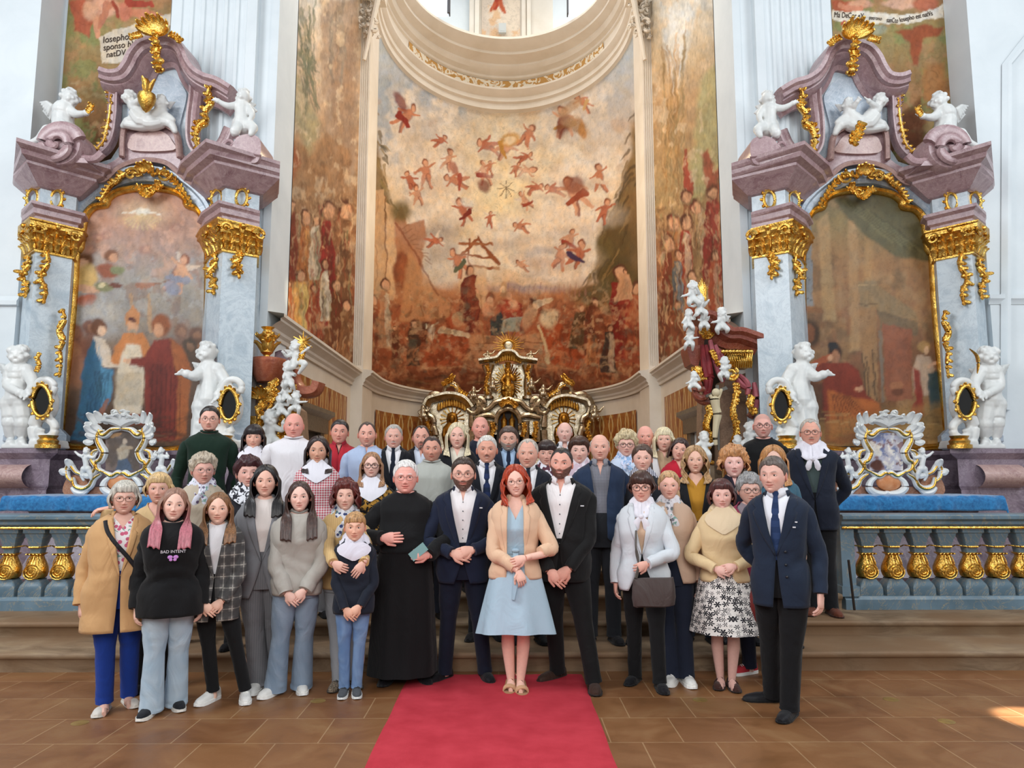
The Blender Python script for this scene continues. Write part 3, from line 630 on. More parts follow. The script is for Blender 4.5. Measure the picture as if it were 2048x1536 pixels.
# panelled dado of gilt tapestry pattern below the cornice
n = N('gilt tapestry panel'); n.pr(.45, .25)
cv = n.co((1, 1, 1), out='UV')
wv = n.new('ShaderNodeTexWave', wave_type='BANDS', bands_direction='X'); wv.inputs['Scale'].default_value = 1.0; wv.inputs['Distortion'].default_value = 0
M_panel = n.m; n_panel = n
def panel(name, rows_fn, nu, nv, ncol):
    """pattern of pointed ovals in pale gold lines, painted onto the panel's own points"""
    mb = MB(); mb.grid([[rows_fn(i / nu, j / nv) for i in range(nu + 1)] for j in range(nv + 1)])
    u = np.array([i / nu for j in range(nv + 1) for i in range(nu + 1)]); v = np.array([j / nv for j in range(nv + 1) for i in range(nu + 1)])
    c = np.zeros((len(u), 3)); c[:] = lin('#a2672f'); s_ = fbm(u * ncol * 3, v * 14, 4); m = sstep(.45, .6, s_)[:, None]
    c = c * (1 - m) + np.array(lin('#8a4a24')) * m
    ph = (u * ncol) % 1.0
    w1 = .5 + .42 * np.sin(v * 2 * pi * 2.0) * 1.0
    for wline in (w1 * .5 + .25, 1 - (w1 * .5 + .25)):
        d = np.abs(ph - wline); mm = (1 - sstep(.03, .075, d))[:, None] * .85; c = c * (1 - mm) + np.array(lin('#dcc48e')) * mm
    d = np.abs(ph - .5); mm = ((1 - sstep(.02, .06, np.abs(d - .12 - .06 * np.sin(v * 40)))) * .45)[:, None]; c = c * (1 - mm) + np.array(lin('#c9943f')) * mm
    mm = (sstep(.60, .7, fbm(u * ncol * 6 + 9, v * 30, 3)) * sstep(.45, .35, v))[:, None]; c = c * (1 - mm) + np.array(lin('#c9c0a8')) * mm
    return struct(name, mb, painted('painted leather panel', .4, .12, (1, 1, 1), 12, .5), color=c)
for sgn, nm in ((-1, 'left'), (1, 'right')):
    panel('trim_panel_choir_' + nm, lambda u, v: (sgn * (WX - .012), 12.6 + 4.75 * u, 1.0 + 2.45 * v), 240, 130, 11)
    panel('trim_panel_apse_' + nm, lambda u, v: apse((pi - .14 - 1.1 * u) if sgn < 0 else (.14 + 1.1 * u), R0 - .01, R0Y - .01, 1.0 + 2.35 * v), 200, 130, 10)
    # blind niche between
    # dark marble doorway in the choir wall
    M_dm = marble('brown grey marble', '#6b5f52', '#4a4038', '#9a8c78', 3)
    X = sgn * (WX - .02); mb = MB()
    y0, y1, zt = 13.0, 14.6, 2.55
    for q in (y0, y1): mb.box(*sorted((X, X - sgn * .12)), q - .14, q + .14, Z3, zt)
    mb.grid([[(X - sgn * a, y0 - .3 - a * .4, zt + b), (X - sgn * a, y1 + .3 + a * .4, zt + b)] for a, b in ((0, -.05), (.1, -.05), (.1, .12), (.14, .16), (.2, .22), (.26, .26), (.26, .34), (0, .38))])
    mb.box(*sorted((X, X - sgn * .16)), y0 - .3, y1 + .3, zt - .1, zt + .18)
    do = struct('door_%d' % (1 if sgn < 0 else 2), mb, M_dm)
    mb = MB(); mb.box(*sorted((X - sgn * .01, X - sgn * .04)), y0, y1, Z3, zt); struct('door_leaf', mb, plain('dark doorway', '#2e2a26') if sgn < 0 else M_white, parent=do)
# red carpet
n = N('red carpet'); n.pr(.95, spec=.08)
f = n.noise(n.co(), 5, 5); f3 = n.noise(n.co(), 380, 2)
n.base(n.mix(n.ramp(f, [(.3, 0.0), (.7, 1.0)]), '#c4404c', '#b2343f')); n.bump(f3, .5, .004); M_carpet = n.m
c1, c2, c3 = G(729, 1536), G(808, 1368), G(1171, 1368)
mb = MB(); x0, x1 = (c1.x + c2.x) / 2, (c3.x + G(1236, 1536).x) / 2
nx, ny = 40, 160
mb.grid([[(x0 + (x1 - x0) * i / nx, -1.0 + (6.50 + 1.0) * j / ny, .012 + .0015 * math.sin(i * .9 + j * .31) + (-.012 if i in (0, nx) or j == ny else 0)) for i in range(nx + 1)] for j in range(ny + 1)])
o = mb.build('carpet_runner', M_carpet); tag(o, 'long red carpet runner on the stone floor in front of the group', 'carpet')
# small brass inlays in the floor
M_brass = plain('worn brass', '#b09055', .45, .5, c2='#8f7342')
inl = None
labs = ['worn round brass inlay in the floor below the beige coat woman', 'worn round brass inlay in the floor before the boy', 'worn round brass inlay in the floor between striped bag woman and skirt woman', 'worn round brass inlay in the floor beyond the man in double-breasted blazer', 'worn round brass inlay in the floor nearest the sunlit patch']
labs[2] = 'worn round brass inlay in the floor in front of the white trainers'
for (x, y), lb in zip(((160, 1446), (636, 1402), (1400, 1400), (1782, 1399), (1893, 1443)), labs):
    p = G(x, y); mb = MB(); mb.lathe([(.0, .004), (.05, .004), (.056, .001)], (0, 0, 0), 20)
    o = mb.build('floor_inlay', M_brass, loc=(p.x, p.y, 0)); tag(o, lb, 'inlay', 'brass inlays in the floor')
# ================================================================== SIDE ALTARS
M_gold = metal('burnished gold', '#f0c76c', '#c48f38', .25, .35, 50)
M_blue = marble('pale blue marble', '#c6d2da', '#a9b9c5', '#8f9dab', 2.0)
M_blue2 = marble('grey blue marble', '#a9b6c4', '#8495a8', '#dfe4e8', 1.6)
M_pink = marble('mauve marble', '#a98d90', '#8a6a70', '#cdb8b6', 2.4)
M_rose = marble('rose marble', '#b99a94', '#9c7a78', '#d9c6be', 4.5)
M_purple = marble('dark violet marble', '#8a7a86', '#62525f', '#b3a6ae', 2.0)
M_stat = plain('white stucco', '#dfe0de', .38, 0, .5, c2='#d2d4d3', sc=5)
M_dark = plain('dark reliquary glass', '#15120f', .12, 0, .6)
M_velvet = N('blue velvet'); n = M_velvet; n.pr(.75, spec=.2, sheen=.5)
f = n.noise(n.co((1, 1, 1)), 26, 6, .5); n.base(n.mix(n.ramp(f, [(.35, 0.0), (.65, 1.0)]), '#1c5d94', '#2f7fb8')); n.bump(f, .3, .01); M_velvet = n.m
SIDE = 1
def mir(mb):
    if SIDE < 0: return mb
    mb.v = [(-x, y, z) for x, y, z in mb.v]; mb.f = [tuple(reversed(f)) for f in mb.f]; return mb
def put(mb, name, m, parent=None, **kw): return mir(mb).build(name, m, parent, **kw)
def px(pts, Y): return [P(q[0], q[1], Y if len(q) < 3 else Y + q[2]) for q in pts]
def slab(mb, pts, Y, d): mb.prism(px(pts, Y), (0, d, 0)); return mb
def offs(path, d):
    out = []; n = len(path)
    for i, p in enumerate(path):
        a = Vector(path[max(i - 1, 0)]); b = Vector(path[min(i + 1, n - 1)]); c = Vector(p)
        n1 = (c - a) if i else (b - c); n2 = (b - c) if i < n - 1 else (c - a)
        n1 = Vector((n1.y, -n1.x)).normalized(); n2 = Vector((n2.y, -n2.x)).normalized()
        m = n1 + n2; m.normalize(); k = 1 / max(.5, m.dot(n1)); out.append(c + m * (d * k))
    return out
def block(mb, plan, prof, cap=True, lim=None):
    cl = lambda x, y: x if lim is None else (max(x, P(lim, 330, y).x) if lim < 300 else min(x, P(lim, 330, y).x))
    rows = [[(cl(q.x, q.y), q.y, z) for q in offs(plan, o)] for o, z in prof]
    mb.grid(rows)
    if cap:
        for r, fl in ((rows[0], 1), (rows[-1], 0)): mb.add(r, [tuple(range(len(r)))])
    return mb
def leaf(mb, p, d, n, L, r, curl=1.2, k=6):
    """one curled acanthus lobe starting at p, going along d, rolling towards n"""
    d = Vector(d).normalized(); n = Vector(n).normalized(); pts = []; q = Vector(p)
    for i in range(k):
        t = i / (k - 1); a = curl * t * t * 2.2; v = d * math.cos(a) + n * math.sin(a); pts.append(q.copy()); q += v * (L / (k - 1))
    mb.tube(pts, [r * (.45 + 1.3 * math.sin(pi * min(1, .15 + .8 * i / (k - 1)))) * .8 + .002 for i in range(k)], 6, .55, up=n)
def acanthus(mb, pts, r, step_=3, L=4.0, seed=0):
    rnd = random.Random(seed); c = catmull(pts, 6); m = len(c)
    mb.tube(c, [r * (.5 + .8 * math.sin(pi * (.1 + .85 * i / (m - 1)))) for i in range(m)], 7, .8)
    for i in range(1, m - 1, step_):
        t = (c[i + 1] - c[i - 1]).normalized(); s = t.cross(Vector((0, 1, 0))); s.normalize()
        for q in (-1, 1):
            leaf(mb, c[i] + Vector((0, -r * .5, 0)), t * .7 + s * q + Vector((0, -.35, 0)), -t * .2 + s * -q * .6 + Vector((0, -.7, 0)), r * L * rnd.uniform(.7, 1.25), r * .55, rnd.uniform(.6, 1.3))
def spiral(c, r0, r1, turns, a0, sgn=1, n=40, dy=0):
    c = Vector(c); return [c + Vector(((r0 + (r1 - r0) * i / n) * math.cos(a0 + sgn * turns * 2 * pi * i / n), dy * i / n, (r0 + (r1 - r0) * i / n) * math.sin(a0 + sgn * turns * 2 * pi * i / n))) for i in range(n + 1)]
def wreath(mb, c, r, n=10):
    mb.tube([Vector(c) + Vector((r * .62 * math.cos(a), -.02, r * math.sin(a))) for a in [2 * pi * i / 24 for i in range(25)]], r * .17, 6, cap=False)
    for i in range(n):
        a = 2 * pi * i / n; d = Vector((.62 * math.cos(a), 0, math.sin(a))); leaf(mb, Vector(c) + d * r, d, (0, -1, 0), r * .5, r * .13, .7)
def fan(mb, c, r, a0, a1, n, w, dy=-.06, curl=.9):
    for i in range(n):
        a = a0 + (a1 - a0) * i / (n - 1); d = Vector((math.cos(a), 0, math.sin(a)))
        leaf(mb, Vector(c) + d * r * .12, d + Vector((0, -.25, 0)), (0, -1, -.1), r * (1 + .12 * (i % 2)), w, curl, 7)
    mb.sphere(Vector(c) + Vector((0, dy, 0)), r * .16, 8, 6)
def solidify(mb, name, m, vox, parent=None, smooth=2, label=None, cat=None, group=None, flip=True):
    if flip: mir(mb)
    me = mb.mesh(name, m, True, None); o = bpy.data.objects.new(name, me); COL.objects.link(o)
    md = o.modifiers.new('r', 'REMESH'); md.mode = 'VOXEL'; md.voxel_size = vox; md.use_smooth_shade = True
    ms = o.modifiers.new('s', 'SMOOTH'); ms.iterations = smooth; ms.factor = .35
    dg = bpy.context.evaluated_depsgraph_get(); dg.update(); nm = bpy.data.meshes.new_from_object(o.evaluated_get(dg)); nm.name = name
    o.modifiers.clear(); o.data = nm; nm.materials.clear()
    for q in (m if isinstance(m, (list, tuple)) else [m]): nm.materials.append(q)
    nm.polygons.foreach_set('use_smooth', [True] * len(nm.polygons))
    if parent: o.parent = parent; o.matrix_parent_inverse = Matrix.Translation(-parent.location)
    if label: tag(o, label, cat, group)
    return o
def body(mb, s, head, hr, trunk, arms=(), legs=(), wings=(), cloth=(), Y=10.4, face=(0, -1), hair=True, seed=1):
    """a carved child figure traced joint by joint: (x, y[, depth]) survey points, radii in metres scaled by s"""
    rnd = random.Random(seed); Q = lambda q: P(q[0], q[1], Y + (q[2] if len(q) > 2 else 0))
    h = Q(head); mb.sphere(h, (hr * .9, hr * .95, hr * 1.08), 16, 12)
    f = Vector((face[0], face[1], -.1)).normalized(); sd = f.cross(Vector((0, 0, 1)))
    mb.sphere(h + f * hr * .95 + Vector((0, 0, -hr * .12)), hr * .16); mb.sphere(h + f * hr * .62 + Vector((0, 0, -hr * .62)), (hr * .36, hr * .34, hr * .28))
    for q in (-1, 1): mb.sphere(h + f * hr * .66 + sd * q * hr * .42 + Vector((0, 0, -hr * .3)), hr * .34); mb.sphere(h + f * hr * .74 + sd * q * hr * .36 + Vector((0, 0, hr * .28)), (hr * .26, hr * .2, hr * .1))
    if hair:
        for i in range(26):
            a, e = rnd.uniform(0, 6.28), rnd.uniform(-.2, 1.5); d = Vector((math.cos(a) * math.cos(e), math.sin(a) * math.cos(e), math.sin(e)))
            if d.dot(f) > .45 and e < .9: continue
            mb.sphere(h + Vector((d.x * hr * .95, d.y * hr, d.z * hr * 1.05)), hr * rnd.uniform(.2, .34), 8, 6)
    t = [Q(q[:2] + ((q[3],) if len(q) > 3 else ())) for q in trunk]; tr = [q[2] * s for q in trunk]
    t.insert(0, h - Vector((0, 0, hr * .5)) * .9); tr.insert(0, hr * .45)
    c = catmull(t, 4); mb.tube(c, list(np.interp(np.linspace(0, len(t) - 1, len(c)), range(len(t)), tr)), 12, .9)
    for i, p in enumerate(t[1:]): mb.sphere(p, tr[i + 1] * .98)
    for a in arms:
        q = [Q(k) for k in a]; r = [.062 * s, .05 * s, .03 * s]
        mb.tube(catmull(q, 4), list(np.interp(np.linspace(0, 2, 9), range(3), r)), 9); mb.sphere(q[0], r[0] * 1.1); mb.sphere(q[2], .04 * s)
        d = (q[2] - q[1]).normalized(); 
        for k in (-1, 0, 1): mb.tube([q[2], q[2] + (d + Vector((k * .35, 0, k * .3))) * .075 * s], [.018 * s, .012 * s], 6)
    for a in legs:
        q = [Q(k) for k in a]; r = [.1 * s, .07 * s, .042 * s, .036 * s][:len(q)]
        mb.tube(catmull(q, 4), list(np.interp(np.linspace(0, len(q) - 1, (len(q) - 1) * 4 + 1), range(len(q)), r)), 10); mb.sphere(q[0], r[0] * 1.05); mb.sphere(q[-1], r[-1])
        mb.sphere(q[1] , .074 * s)
    for a, b in wings:
        a, b = Q(a), Q(b); d = b - a
        for k in range(6):
            e = a + d * (.5 + .1 * k) + Vector((0, .02, -d.length * .10 * (5 - k))); mb.tube([a + d * .1, (a + e) / 2 + Vector((0, 0, d.length * .12)), e], [.045 * s, .04 * s, .018 * s], 8, .5)
    for cl in cloth:
        q = catmull([Q(k[:2] + ((k[3],) if len(k) > 3 else ())) for k in cl], 5); r = list(np.interp(np.linspace(0, len(cl) - 1, len(q)), range(len(cl)), [k[2] * s for k in cl])); mb.tube(q, r, 9, .7)
    return mb
def altar(side, names):
    global SIDE
    SIDE = side; K = names
    root = empty('side_altar', K['altar'], 'altar', ((P(267, 880, 11).x) * (1 if side < 0 else -1), 10.9, Z2), 'side altars against the piers')
    # --- marble body behind everything
    mb = MB(); slab(mb, [(38, 930), (62, 445), (66, 350), (130, 330), (215, 330), (300, 300), (400, 330), (500, 345), (512, 445), (500, 930)], 11.12, .27)
    put(mb, 'retable_body', M_blue, root, smooth=False)
    mb = MB(); slab(mb, [(118, 345), (120, 318), (150, 320), (190, 328), (222, 318), (240, 290), (244, 200), (232, 178), (236, 150), (258, 122), (300, 100), (345, 112), (366, 145), (402, 166), (398, 200), (390, 290), (405, 318), (470, 322), (500, 345)], 11.1, .25)
    put(mb, 'attic', M_blue, root, smooth=False)
    mb = MB(); slab(mb, catw([(256, 260), (256, 200), (262, 180), (290, 160), (310, 150), (345, 152), (370, 180), (372, 200), (360, 250), (358, 300), (256, 300)]), 11.06, .08)
    put(mb, 'attic_panel', M_blue2, root, smooth=False)
    # --- mauve curved base of the attic with its half round panel
    mb = MB(); slab(mb, catw([(140, 330), (200, 332), (232, 318), (244, 300), (248, 262), (262, 250), (300, 244), (345, 256), (358, 270), (360, 300), (378, 316), (420, 330), (470, 334), (470, 352), (400, 366), (372, 352), (345, 330), (300, 322), (255, 332), (225, 356), (190, 362), (140, 352)]), 10.98, .15)
    put(mb, 'attic_base', M_pink, root, smooth=False)
    mb = MB(); slab(mb, catw([(262, 300), (260, 275), (275, 264), (302, 258), (330, 266), (344, 282), (346, 300)]), 10.93, .08)
    for q in ([(246, 316), (250, 262), (272, 250), (302, 244), (336, 254), (356, 272), (362, 318)], [(176, 364), (212, 362), (240, 338), (268, 326), (300, 322), (335, 328), (358, 346), (385, 368), (405, 372)]):
        mb.sweep(catmull(px(q, 10.96), 6), [(0, -.03), (.07, -.04), (.10, .0), (.07, .03), (0, .04)], out=(0, -1, 0))
    put(mb, 'attic_moulding', M_rose, root)
    # --- S shaped jambs and volutes of the attic
    mb = MB(); J = [(0, -.085), (.1, -.085), (.14, -.05), (.12, -.02), (.12, .03), (.16, .06), (.16, .09), (0, .09)]
    mb.sweep(catmull(px([(236, 172), (233, 200), (231, 240), (224, 280), (208, 303), (185, 310), (165, 302), (158, 290)], 11.05), 6), J, out=(0, -1, 0))
    mb.sweep(catmull(px([(462, 262), (448, 292), (428, 308), (404, 306), (392, 285), (392, 240), (397, 200), (398, 172)], 11.05), 6), J, out=(0, -1, 0))
    c = P(119, 290, 10.28); mb.tube(spiral(c, .29, .03, 1.9, .3, 1, 50, -.12), [.075 - .04 * i / 50 for i in range(51)], 8, 1.3)
    mb.lathe([(0, .0), (.29, 0), (.31, .04), (.31, .42), (0, .42)], (0, 0, 0), 24); k = len(mb.v) - 24 * 5
    mb.v[k:] = [(c.x + x, c.y + .0 + z, c.z + y) for x, y, z in mb.v[k:]]
    slab(mb, [(76, 322), (72, 300), (82, 285), (95, 312), (140, 314), (168, 316), (176, 326)], 10.34, .6); mb.tube(catmull(px([(152, 300), (166, 316), (190, 318), (205, 306)], 10.4), 6), .06, 8)
    put(mb, 'volute', M_pink, root); mb = MB()
    slab(mb, catw([(464, 318), (462, 300), (466, 285), (478, 272), (500, 268), (518, 276), (522, 296), (518, 318), (508, 326), (485, 322)]), 10.3, .6)
    for yy in (306,): mb.sweep(px([(466, yy), (524, yy + 6)], 10.3), [(0, -.02), (.03, 0), (0, .02)])
    mb.tube(spiral(P(462, 292, 10.36), .16, .02, 1.4, 1.4, -1, 30, -.05), [.04 - .02 * i / 30 for i in range(31)], 8)
    put(mb, 'volute', M_pink, root)
    # --- top pediment, swan-necked
    mb = MB(); fp = catmull([Vector((q.x, 11.12, q.z)) for q in px([(193, 138), (214, 144), (236, 140), (250, 122), (260, 102), (276, 84), (300, 75), (325, 72), (346, 80), (358, 96), (366, 116), (380, 136), (402, 150), (428, 158), (455, 174)], 10.6)], 5)
    mb.sweep(fp, [(0, -.25), (.08, -.25), (.13, -.19), (.28, -.15), (.34, -.11), (.34, -.09), (.42, -.08), (.44, -.03), (.50, .0), (.50, .06), (.40, .08), (0, .10)], out=(0, -1, 0))
    put(mb, 'pediment', M_pink, root, angle=30)
    # --- pilasters with entablature blocks
    X = lambda x, Y: P(x, 470, Y).x
    plans = [[(X(52, 11.3), 11.3), (X(56, 10.75), 10.75), (X(74, 10.45), 10.45), (X(148, 10.82), 10.82), (X(158, 11.15), 11.15)],
             [(X(412, 11.15), 11.15), (X(421, 10.8), 10.8), (X(447, 10.42), 10.42), (X(516, 10.72), 10.72), (X(516, 11.3), 11.3)]]
    zz = lambda y: P(447, y, 10.42).z
    zb = P(447, 897, 10.42).z
    for ip, pl in enumerate(plans):
        mb = MB(); mc = MB(); me = MB(); mg = MB()
        block(mb, pl, [(0, zb), (0, zz(500))])
        block(mb, pl, [(0, zz(410)), (0, zz(372))])
        block(mc, pl, [(.06, zb), (.06, zb + .1), (.1, zb + .12), (.1, zb + .2), (.04, zb + .26), (.0, zb + .3)])
        block(me, pl, [(.0, zz(446)), (.05, zz(444)), (.05, zz(434)), (.09, zz(430)), (.09, zz(420)), (.14, zz(415)), (.14, zz(409)), (0, zz(407))], lim=(50, 524)[ip])
        block(me, pl, [(.0, zz(376)), (.05, zz(374)), (.10, zz(368)), (.22, zz(352)), (.27, zz(346)), (.27, zz(341)), (.36, zz(336)), (.38, zz(328)), (.46, zz(322)), (.46, zz(315)), (.2, zz(310)), (0, zz(306))], lim=(28, 560)[ip])
        # capitals
        block(mg, pl, [(.0, zz(504)), (.03, zz(503)), (.03, zz(499)), (.01, zz(497)), (.02, zz(485)), (.06, zz(470)), (.1, zz(458)), (.13, zz(455)), (.13, zz(448)), (.15, zz(446)), (.15, zz(443)), (0, zz(442))], lim=(46, 526)[ip])
        o_ = offs(pl, .08)
        for a, b in ((1, 2), (2, 3)):
            pa, pb = o_[a], o_[b]; nn = max(3, int((pb - pa).length / .075)); nrm = Vector(((pb - pa).y, -(pb - pa).x, 0)).normalized(); tt = Vector(((pb - pa).x, (pb - pa).y, 0)).normalized()
            for lv, (y0, ln) in enumerate(((499, .16), (486, .18))):
                for i in range(nn):
                    q = pa.lerp(pb, (i + .5 + .5 * lv * 0) / nn); leaf(mg, Vector((q.x, q.y, zz(y0))) - nrm * .05, Vector((0, 0, 1)) + nrm * .15 + tt * .25 * (((i % 3) - 1)), nrm, ln, .030, 1.0)
            for q, sg in ((pa, 1), (pb, -1)):
                cc = Vector((q.x, q.y, zz(460))) + tt * sg * .07 + nrm * .03
                mg.tube([cc + (tt * math.cos(t) * sg + Vector((0, 0, 1)) * math.sin(t)) * (.085 - .06 * t / 9) for t in [k * .5 for k in range(19)]], [.028 - .001 * k for k in range(19)], 7, 1.2)
            m_ = pa.lerp(pb, .5); leaf(mg, Vector((m_.x, m_.y, zz(462))), (0, 0, 1), nrm, .14, .03, 1.4); mg.sphere(Vector((m_.x, m_.y, zz(450))) + nrm * .05, .04)
        sh = lambda k, f_: Vector((pl[k][0], pl[k][1], 0)).lerp(Vector((pl[k + 1][0], pl[k + 1][1], 0)), f_)
        for (k, f_, y1, y2, sd) in ([(1, .4, 505, 590, 1), (2, .35, 500, 604, 2)] if ip == 0 else [(1, .45, 500, 582, 3), (2, .5, 500, 548, 4)]):
            q = sh(k, f_); top, bot = zz(y1), zz(y2); h = top - bot
            acanthus(mg, [(q.x, q.y - .05, top), (q.x + .05, q.y - .08, top - h * .25), (q.x - .05, q.y - .07, top - h * .5), (q.x + .04, q.y - .07, top - h * .75), (q.x, q.y - .05, bot)], .034, 3, 3.6, sd)
            for t in (.3, .45, .6): mg.sphere((q.x + .04 * math.sin(t * 20), q.y - .09, top - h * t), .035, 8, 6)
        for (k, f_) in ((1, .5), (2, .52)):
            q = sh(k, f_); wreath(mg, (q.x, q.y - .05, zz(391)), .13)
        put(mb, 'pilaster_shaft', M_blue, root, smooth=False); put(mc, 'pilaster_base', M_blue2, root, smooth=False)
        put(me, 'entablature', M_pink, root, smooth=False); put(mg, 'capital', M_gold, root)
    # --- picture and gilt frame
    Lp = [(118, 892), (122, 860), (130, 780), (140, 690), (149, 590), (154, 506), (162, 496), (168, 450), (177, 427), (192, 414), (213, 410), (217, 399), (234, 386), (262, 379), (295, 376), (328, 379), (356, 386), (372, 399), (376, 411), (394, 418), (408, 438), (415, 470), (417, 500), (417, 590), (415, 690), (414, 780), (414, 892)]
    yt = 376; ys = np.linspace(892, 377, 150)
    lf = [(q[1], q[0]) for q in Lp[:15]]; rt = [(q[1], q[0]) for q in Lp[14:]]
    lf.sort(); rt.sort()
    rows = []
    for y in ys:
        xl = np.interp(y, [q[0] for q in lf], [q[1] for q in lf]); xr = np.interp(y, [q[0] for q in rt], [q[1] for q in rt])
        rows.append([P(xl + (xr - xl) * i / 90, y, 11.06) for i in range(91)])
    mb = MB(); mb.grid(rows); V = np.array(mb.v)
    mir(mb)
    p_ = Paint(V, '#9a7455', 4, 16)
    if side < 0: paint_left(p_)
    else: paint_right(p_)
    mb.build('painting', painted('oil painting', .5, .16, (1, 1, 1), 14, .3), root, color=p_.aged(.22))
    mb = MB(); fr = catmull(px(Lp, 11.06), 3, True)
    mb.sweep(fr, [(0, -.055), (.05, -.05), (.08, -.02), (.06, .0), (.085, .025), (.05, .05), (0, .055), (0, -.055)], out=(0, -1, 0), closed=True)
    put(mb, 'gilt_frame', M_gold, root)
    mb = MB(); ar = catmull(px([(148, 500), (150, 450), (160, 418), (182, 396), (210, 378), (240, 362), (268, 354), (296, 352), (330, 356), (360, 370), (392, 395), (414, 425), (424, 470), (426, 520)], 11.08), 5)
    mb.sweep(ar, [(0, -.10), (.06, -.10), (.10, -.06), (.10, .02), (.16, .05), (.16, .10), (0, .12)], out=(0, -1, 0))
    put(mb, 'arch_moulding', M_blue2, root)
    # --- gilded carving: crest, hanging drop, side scrolls, keystone garland
    mb = MB()
    fan(mb, P(312, 70, 10.5), .27, .25, pi - .25, 9, .036)
    acanthus(mb, px([(286, 72), (272, 74), (266, 76)], 10.5), .025, 2, 4); acanthus(mb, px([(338, 68), (352, 76), (362, 84)], 10.5), .025, 2, 4)
    acanthus(mb, px([(308, 74), (316, 92), (314, 110), (318, 128), (322, 145)], 10.5), .042, 3, 3.2, 5)
    for q in ((312, 84), (322, 122), (316, 134)): mb.sphere(P(*q, 10.42), .05, 8, 6)
    put(mb, 'gilt_crest', M_gold, root)
    mb = MB()
    acanthus(mb, px([(217, 180), (222, 200), (219, 235), (214, 262), (207, 285), (192, 300), (178, 306)], 10.95), .032, 3, 3.0, 7)
    put(mb, 'gilt_scroll', M_gold, root)
    mb = MB()
    acanthus(mb, px([(420, 170), (416, 195), (424, 205), (410, 225), (412, 245), (398, 255), (392, 275), (402, 298), (425, 300)], 10.75), .045, 3, 2.8, 8)
    mb.tube(catmull(px([(410, 240), (396, 252), (391, 275), (398, 295), (415, 302)], 10.7), 6), .035, 8)
    put(mb, 'gilt_scroll', M_gold, root)
    mb = MB()
    fan(mb, P(293, 346, 10.9), .17, .5, pi - .5, 7, .03)
    for q in ([(285, 350), (262, 345), (245, 352), (236, 362), (222, 372), (212, 385), (200, 402)], [(302, 350), (322, 345), (338, 350), (350, 362), (362, 376), (372, 392), (382, 408)]): acanthus(mb, px(q, 10.93), .034, 3, 3.0, int(q[0][0]))
    for q, sg in (((262, 348), 1), ((328, 348), -1)): mb.tube(spiral(P(*q, 10.85), .11, .02, 1.2, 0, sg, 20), .022, 6)
    acanthus(mb, px([(270, 372), (285, 382), (296, 390), (308, 382), (322, 371)], 10.93), .04, 2, 3.0, 9)
    put(mb, 'gilt_garland', M_gold, root)
    mb = MB(); acanthus(mb, px([(124, 618), (130, 640), (121, 660), (127, 680), (120, 700), (122, 725), (118, 755)], 10.62), .032, 3, 2.8, 12)
    mb.tube(catmull(px([(126, 640), (116, 655), (118, 672), (128, 680)], 10.6), 5), .024, 7)
    put(mb, 'gilt_pendant', M_gold, root)
    # --- pedestals
    mb = MB()
    pl1 = [(X(-60, 11.3), 11.3), (X(-60, 10.1), 10.1), (P(98, 905, 10.1).x, 10.1), (P(100, 905, 10.7).x, 10.7), (P(135, 905, 10.95).x, 10.95), (P(400, 905, 10.95).x, 10.95), (P(430, 905, 10.7).x, 10.7), (P(432, 905, 10.1).x, 10.1), (P(522, 905, 10.1).x, 10.1), (P(530, 905, 11.3).x, 11.3)]
    zt = P(50, 897, 10.05).z
    block(mb, pl1, [(0, Z2), (0, zt - .55), (.02, zt - .5), (.02, zt - .14), (.06, zt - .1), (.1, zt - .06), (.1, zt), (-.1, zt)])
    put(mb, 'pedestal', M_purple, root, smooth=False)
    mb = MB(); rows = []
    c0 = P(20, 950, 9.95)
    for i in range(13):
        x = P(-40, 950, 9.95).x + (P(48, 950, 9.95).x - P(-40, 950, 9.95).x) * i / 12
        rows.append([(x, 10.12 - .22 * math.sin(pi * min(1, k / 10)) ** .6 * (1 if k < 10 else 0), zt - .2 - .33 * k / 10) for k in range(11)])
    mb.grid(rows); put(mb, 'pedestal_bulge', M_rose, root)
    # --- altar table and cloth
    mz = P(100, 993, 9.25).z; xl, xr = P(12, 1000, 9.25).x, P(355, 1000, 9.25).x
    mt = MB(); block(mt, [(xl, 10.5), (xl + .1, 9.45), (xr - .1, 9.45), (xr, 10.5)], [(0, Z2), (.05, Z2 + .1), (0, Z2 + .2), (-.15, .9), (.0, mz - .1), (.02, mz - .02)])
    put(mt, 'altar_table', M_purple, root, smooth=False)
    mb = MB(); nx = 120; rows = []
    for j in range(14):
        row = []
        for i in range(nx + 1):
            u = i / nx; x = xl - .05 + (xr - xl + .1) * u
            if j < 7: y = 10.45 - (10.45 - 9.27) * j / 6; z = mz + .004 * math.sin(i * .7)
            else:
                k = (j - 6) / 7; y = 9.25 - .02 * math.sin(pi / 2 * min(1, k * 2)) + .016 * math.sin(u * 40 + 2 * math.sin(u * 17)) * k; z = mz - .175 * k + .004 * math.sin(u * 23)
            row.append((x, y, z))
        rows.append(row)
    for r in rows:
        z0 = r[0]; zz1 = r[-1]
        r.insert(0, (z0[0] - .02, z0[1], z0[2] - .09)); r.insert(0, (z0[0] - .03, z0[1] + .02, z0[2] - .17)); r.append((zz1[0] + .02, zz1[1], zz1[2] - .09)); r.append((zz1[0] + .03, zz1[1] + .02, zz1[2] - .17))
    mb.grid(rows); cl = put(mb, 'altar_cloth', M_velvet); tag(cl, K['cloth'], 'cloth', 'blue velvet altar cloths')
    md = cl.modifiers.new('t', 'SOLIDIFY'); md.thickness = .006
    # --- tabernacle frame with rocaille
    YT = 10.05; tr = empty('rocaille_frame', K['frame'], 'frame', (P(243, 985, YT).x * (1 if side < 0 else -1), YT, mz), 'white and gold rocaille frames on the altar tables')
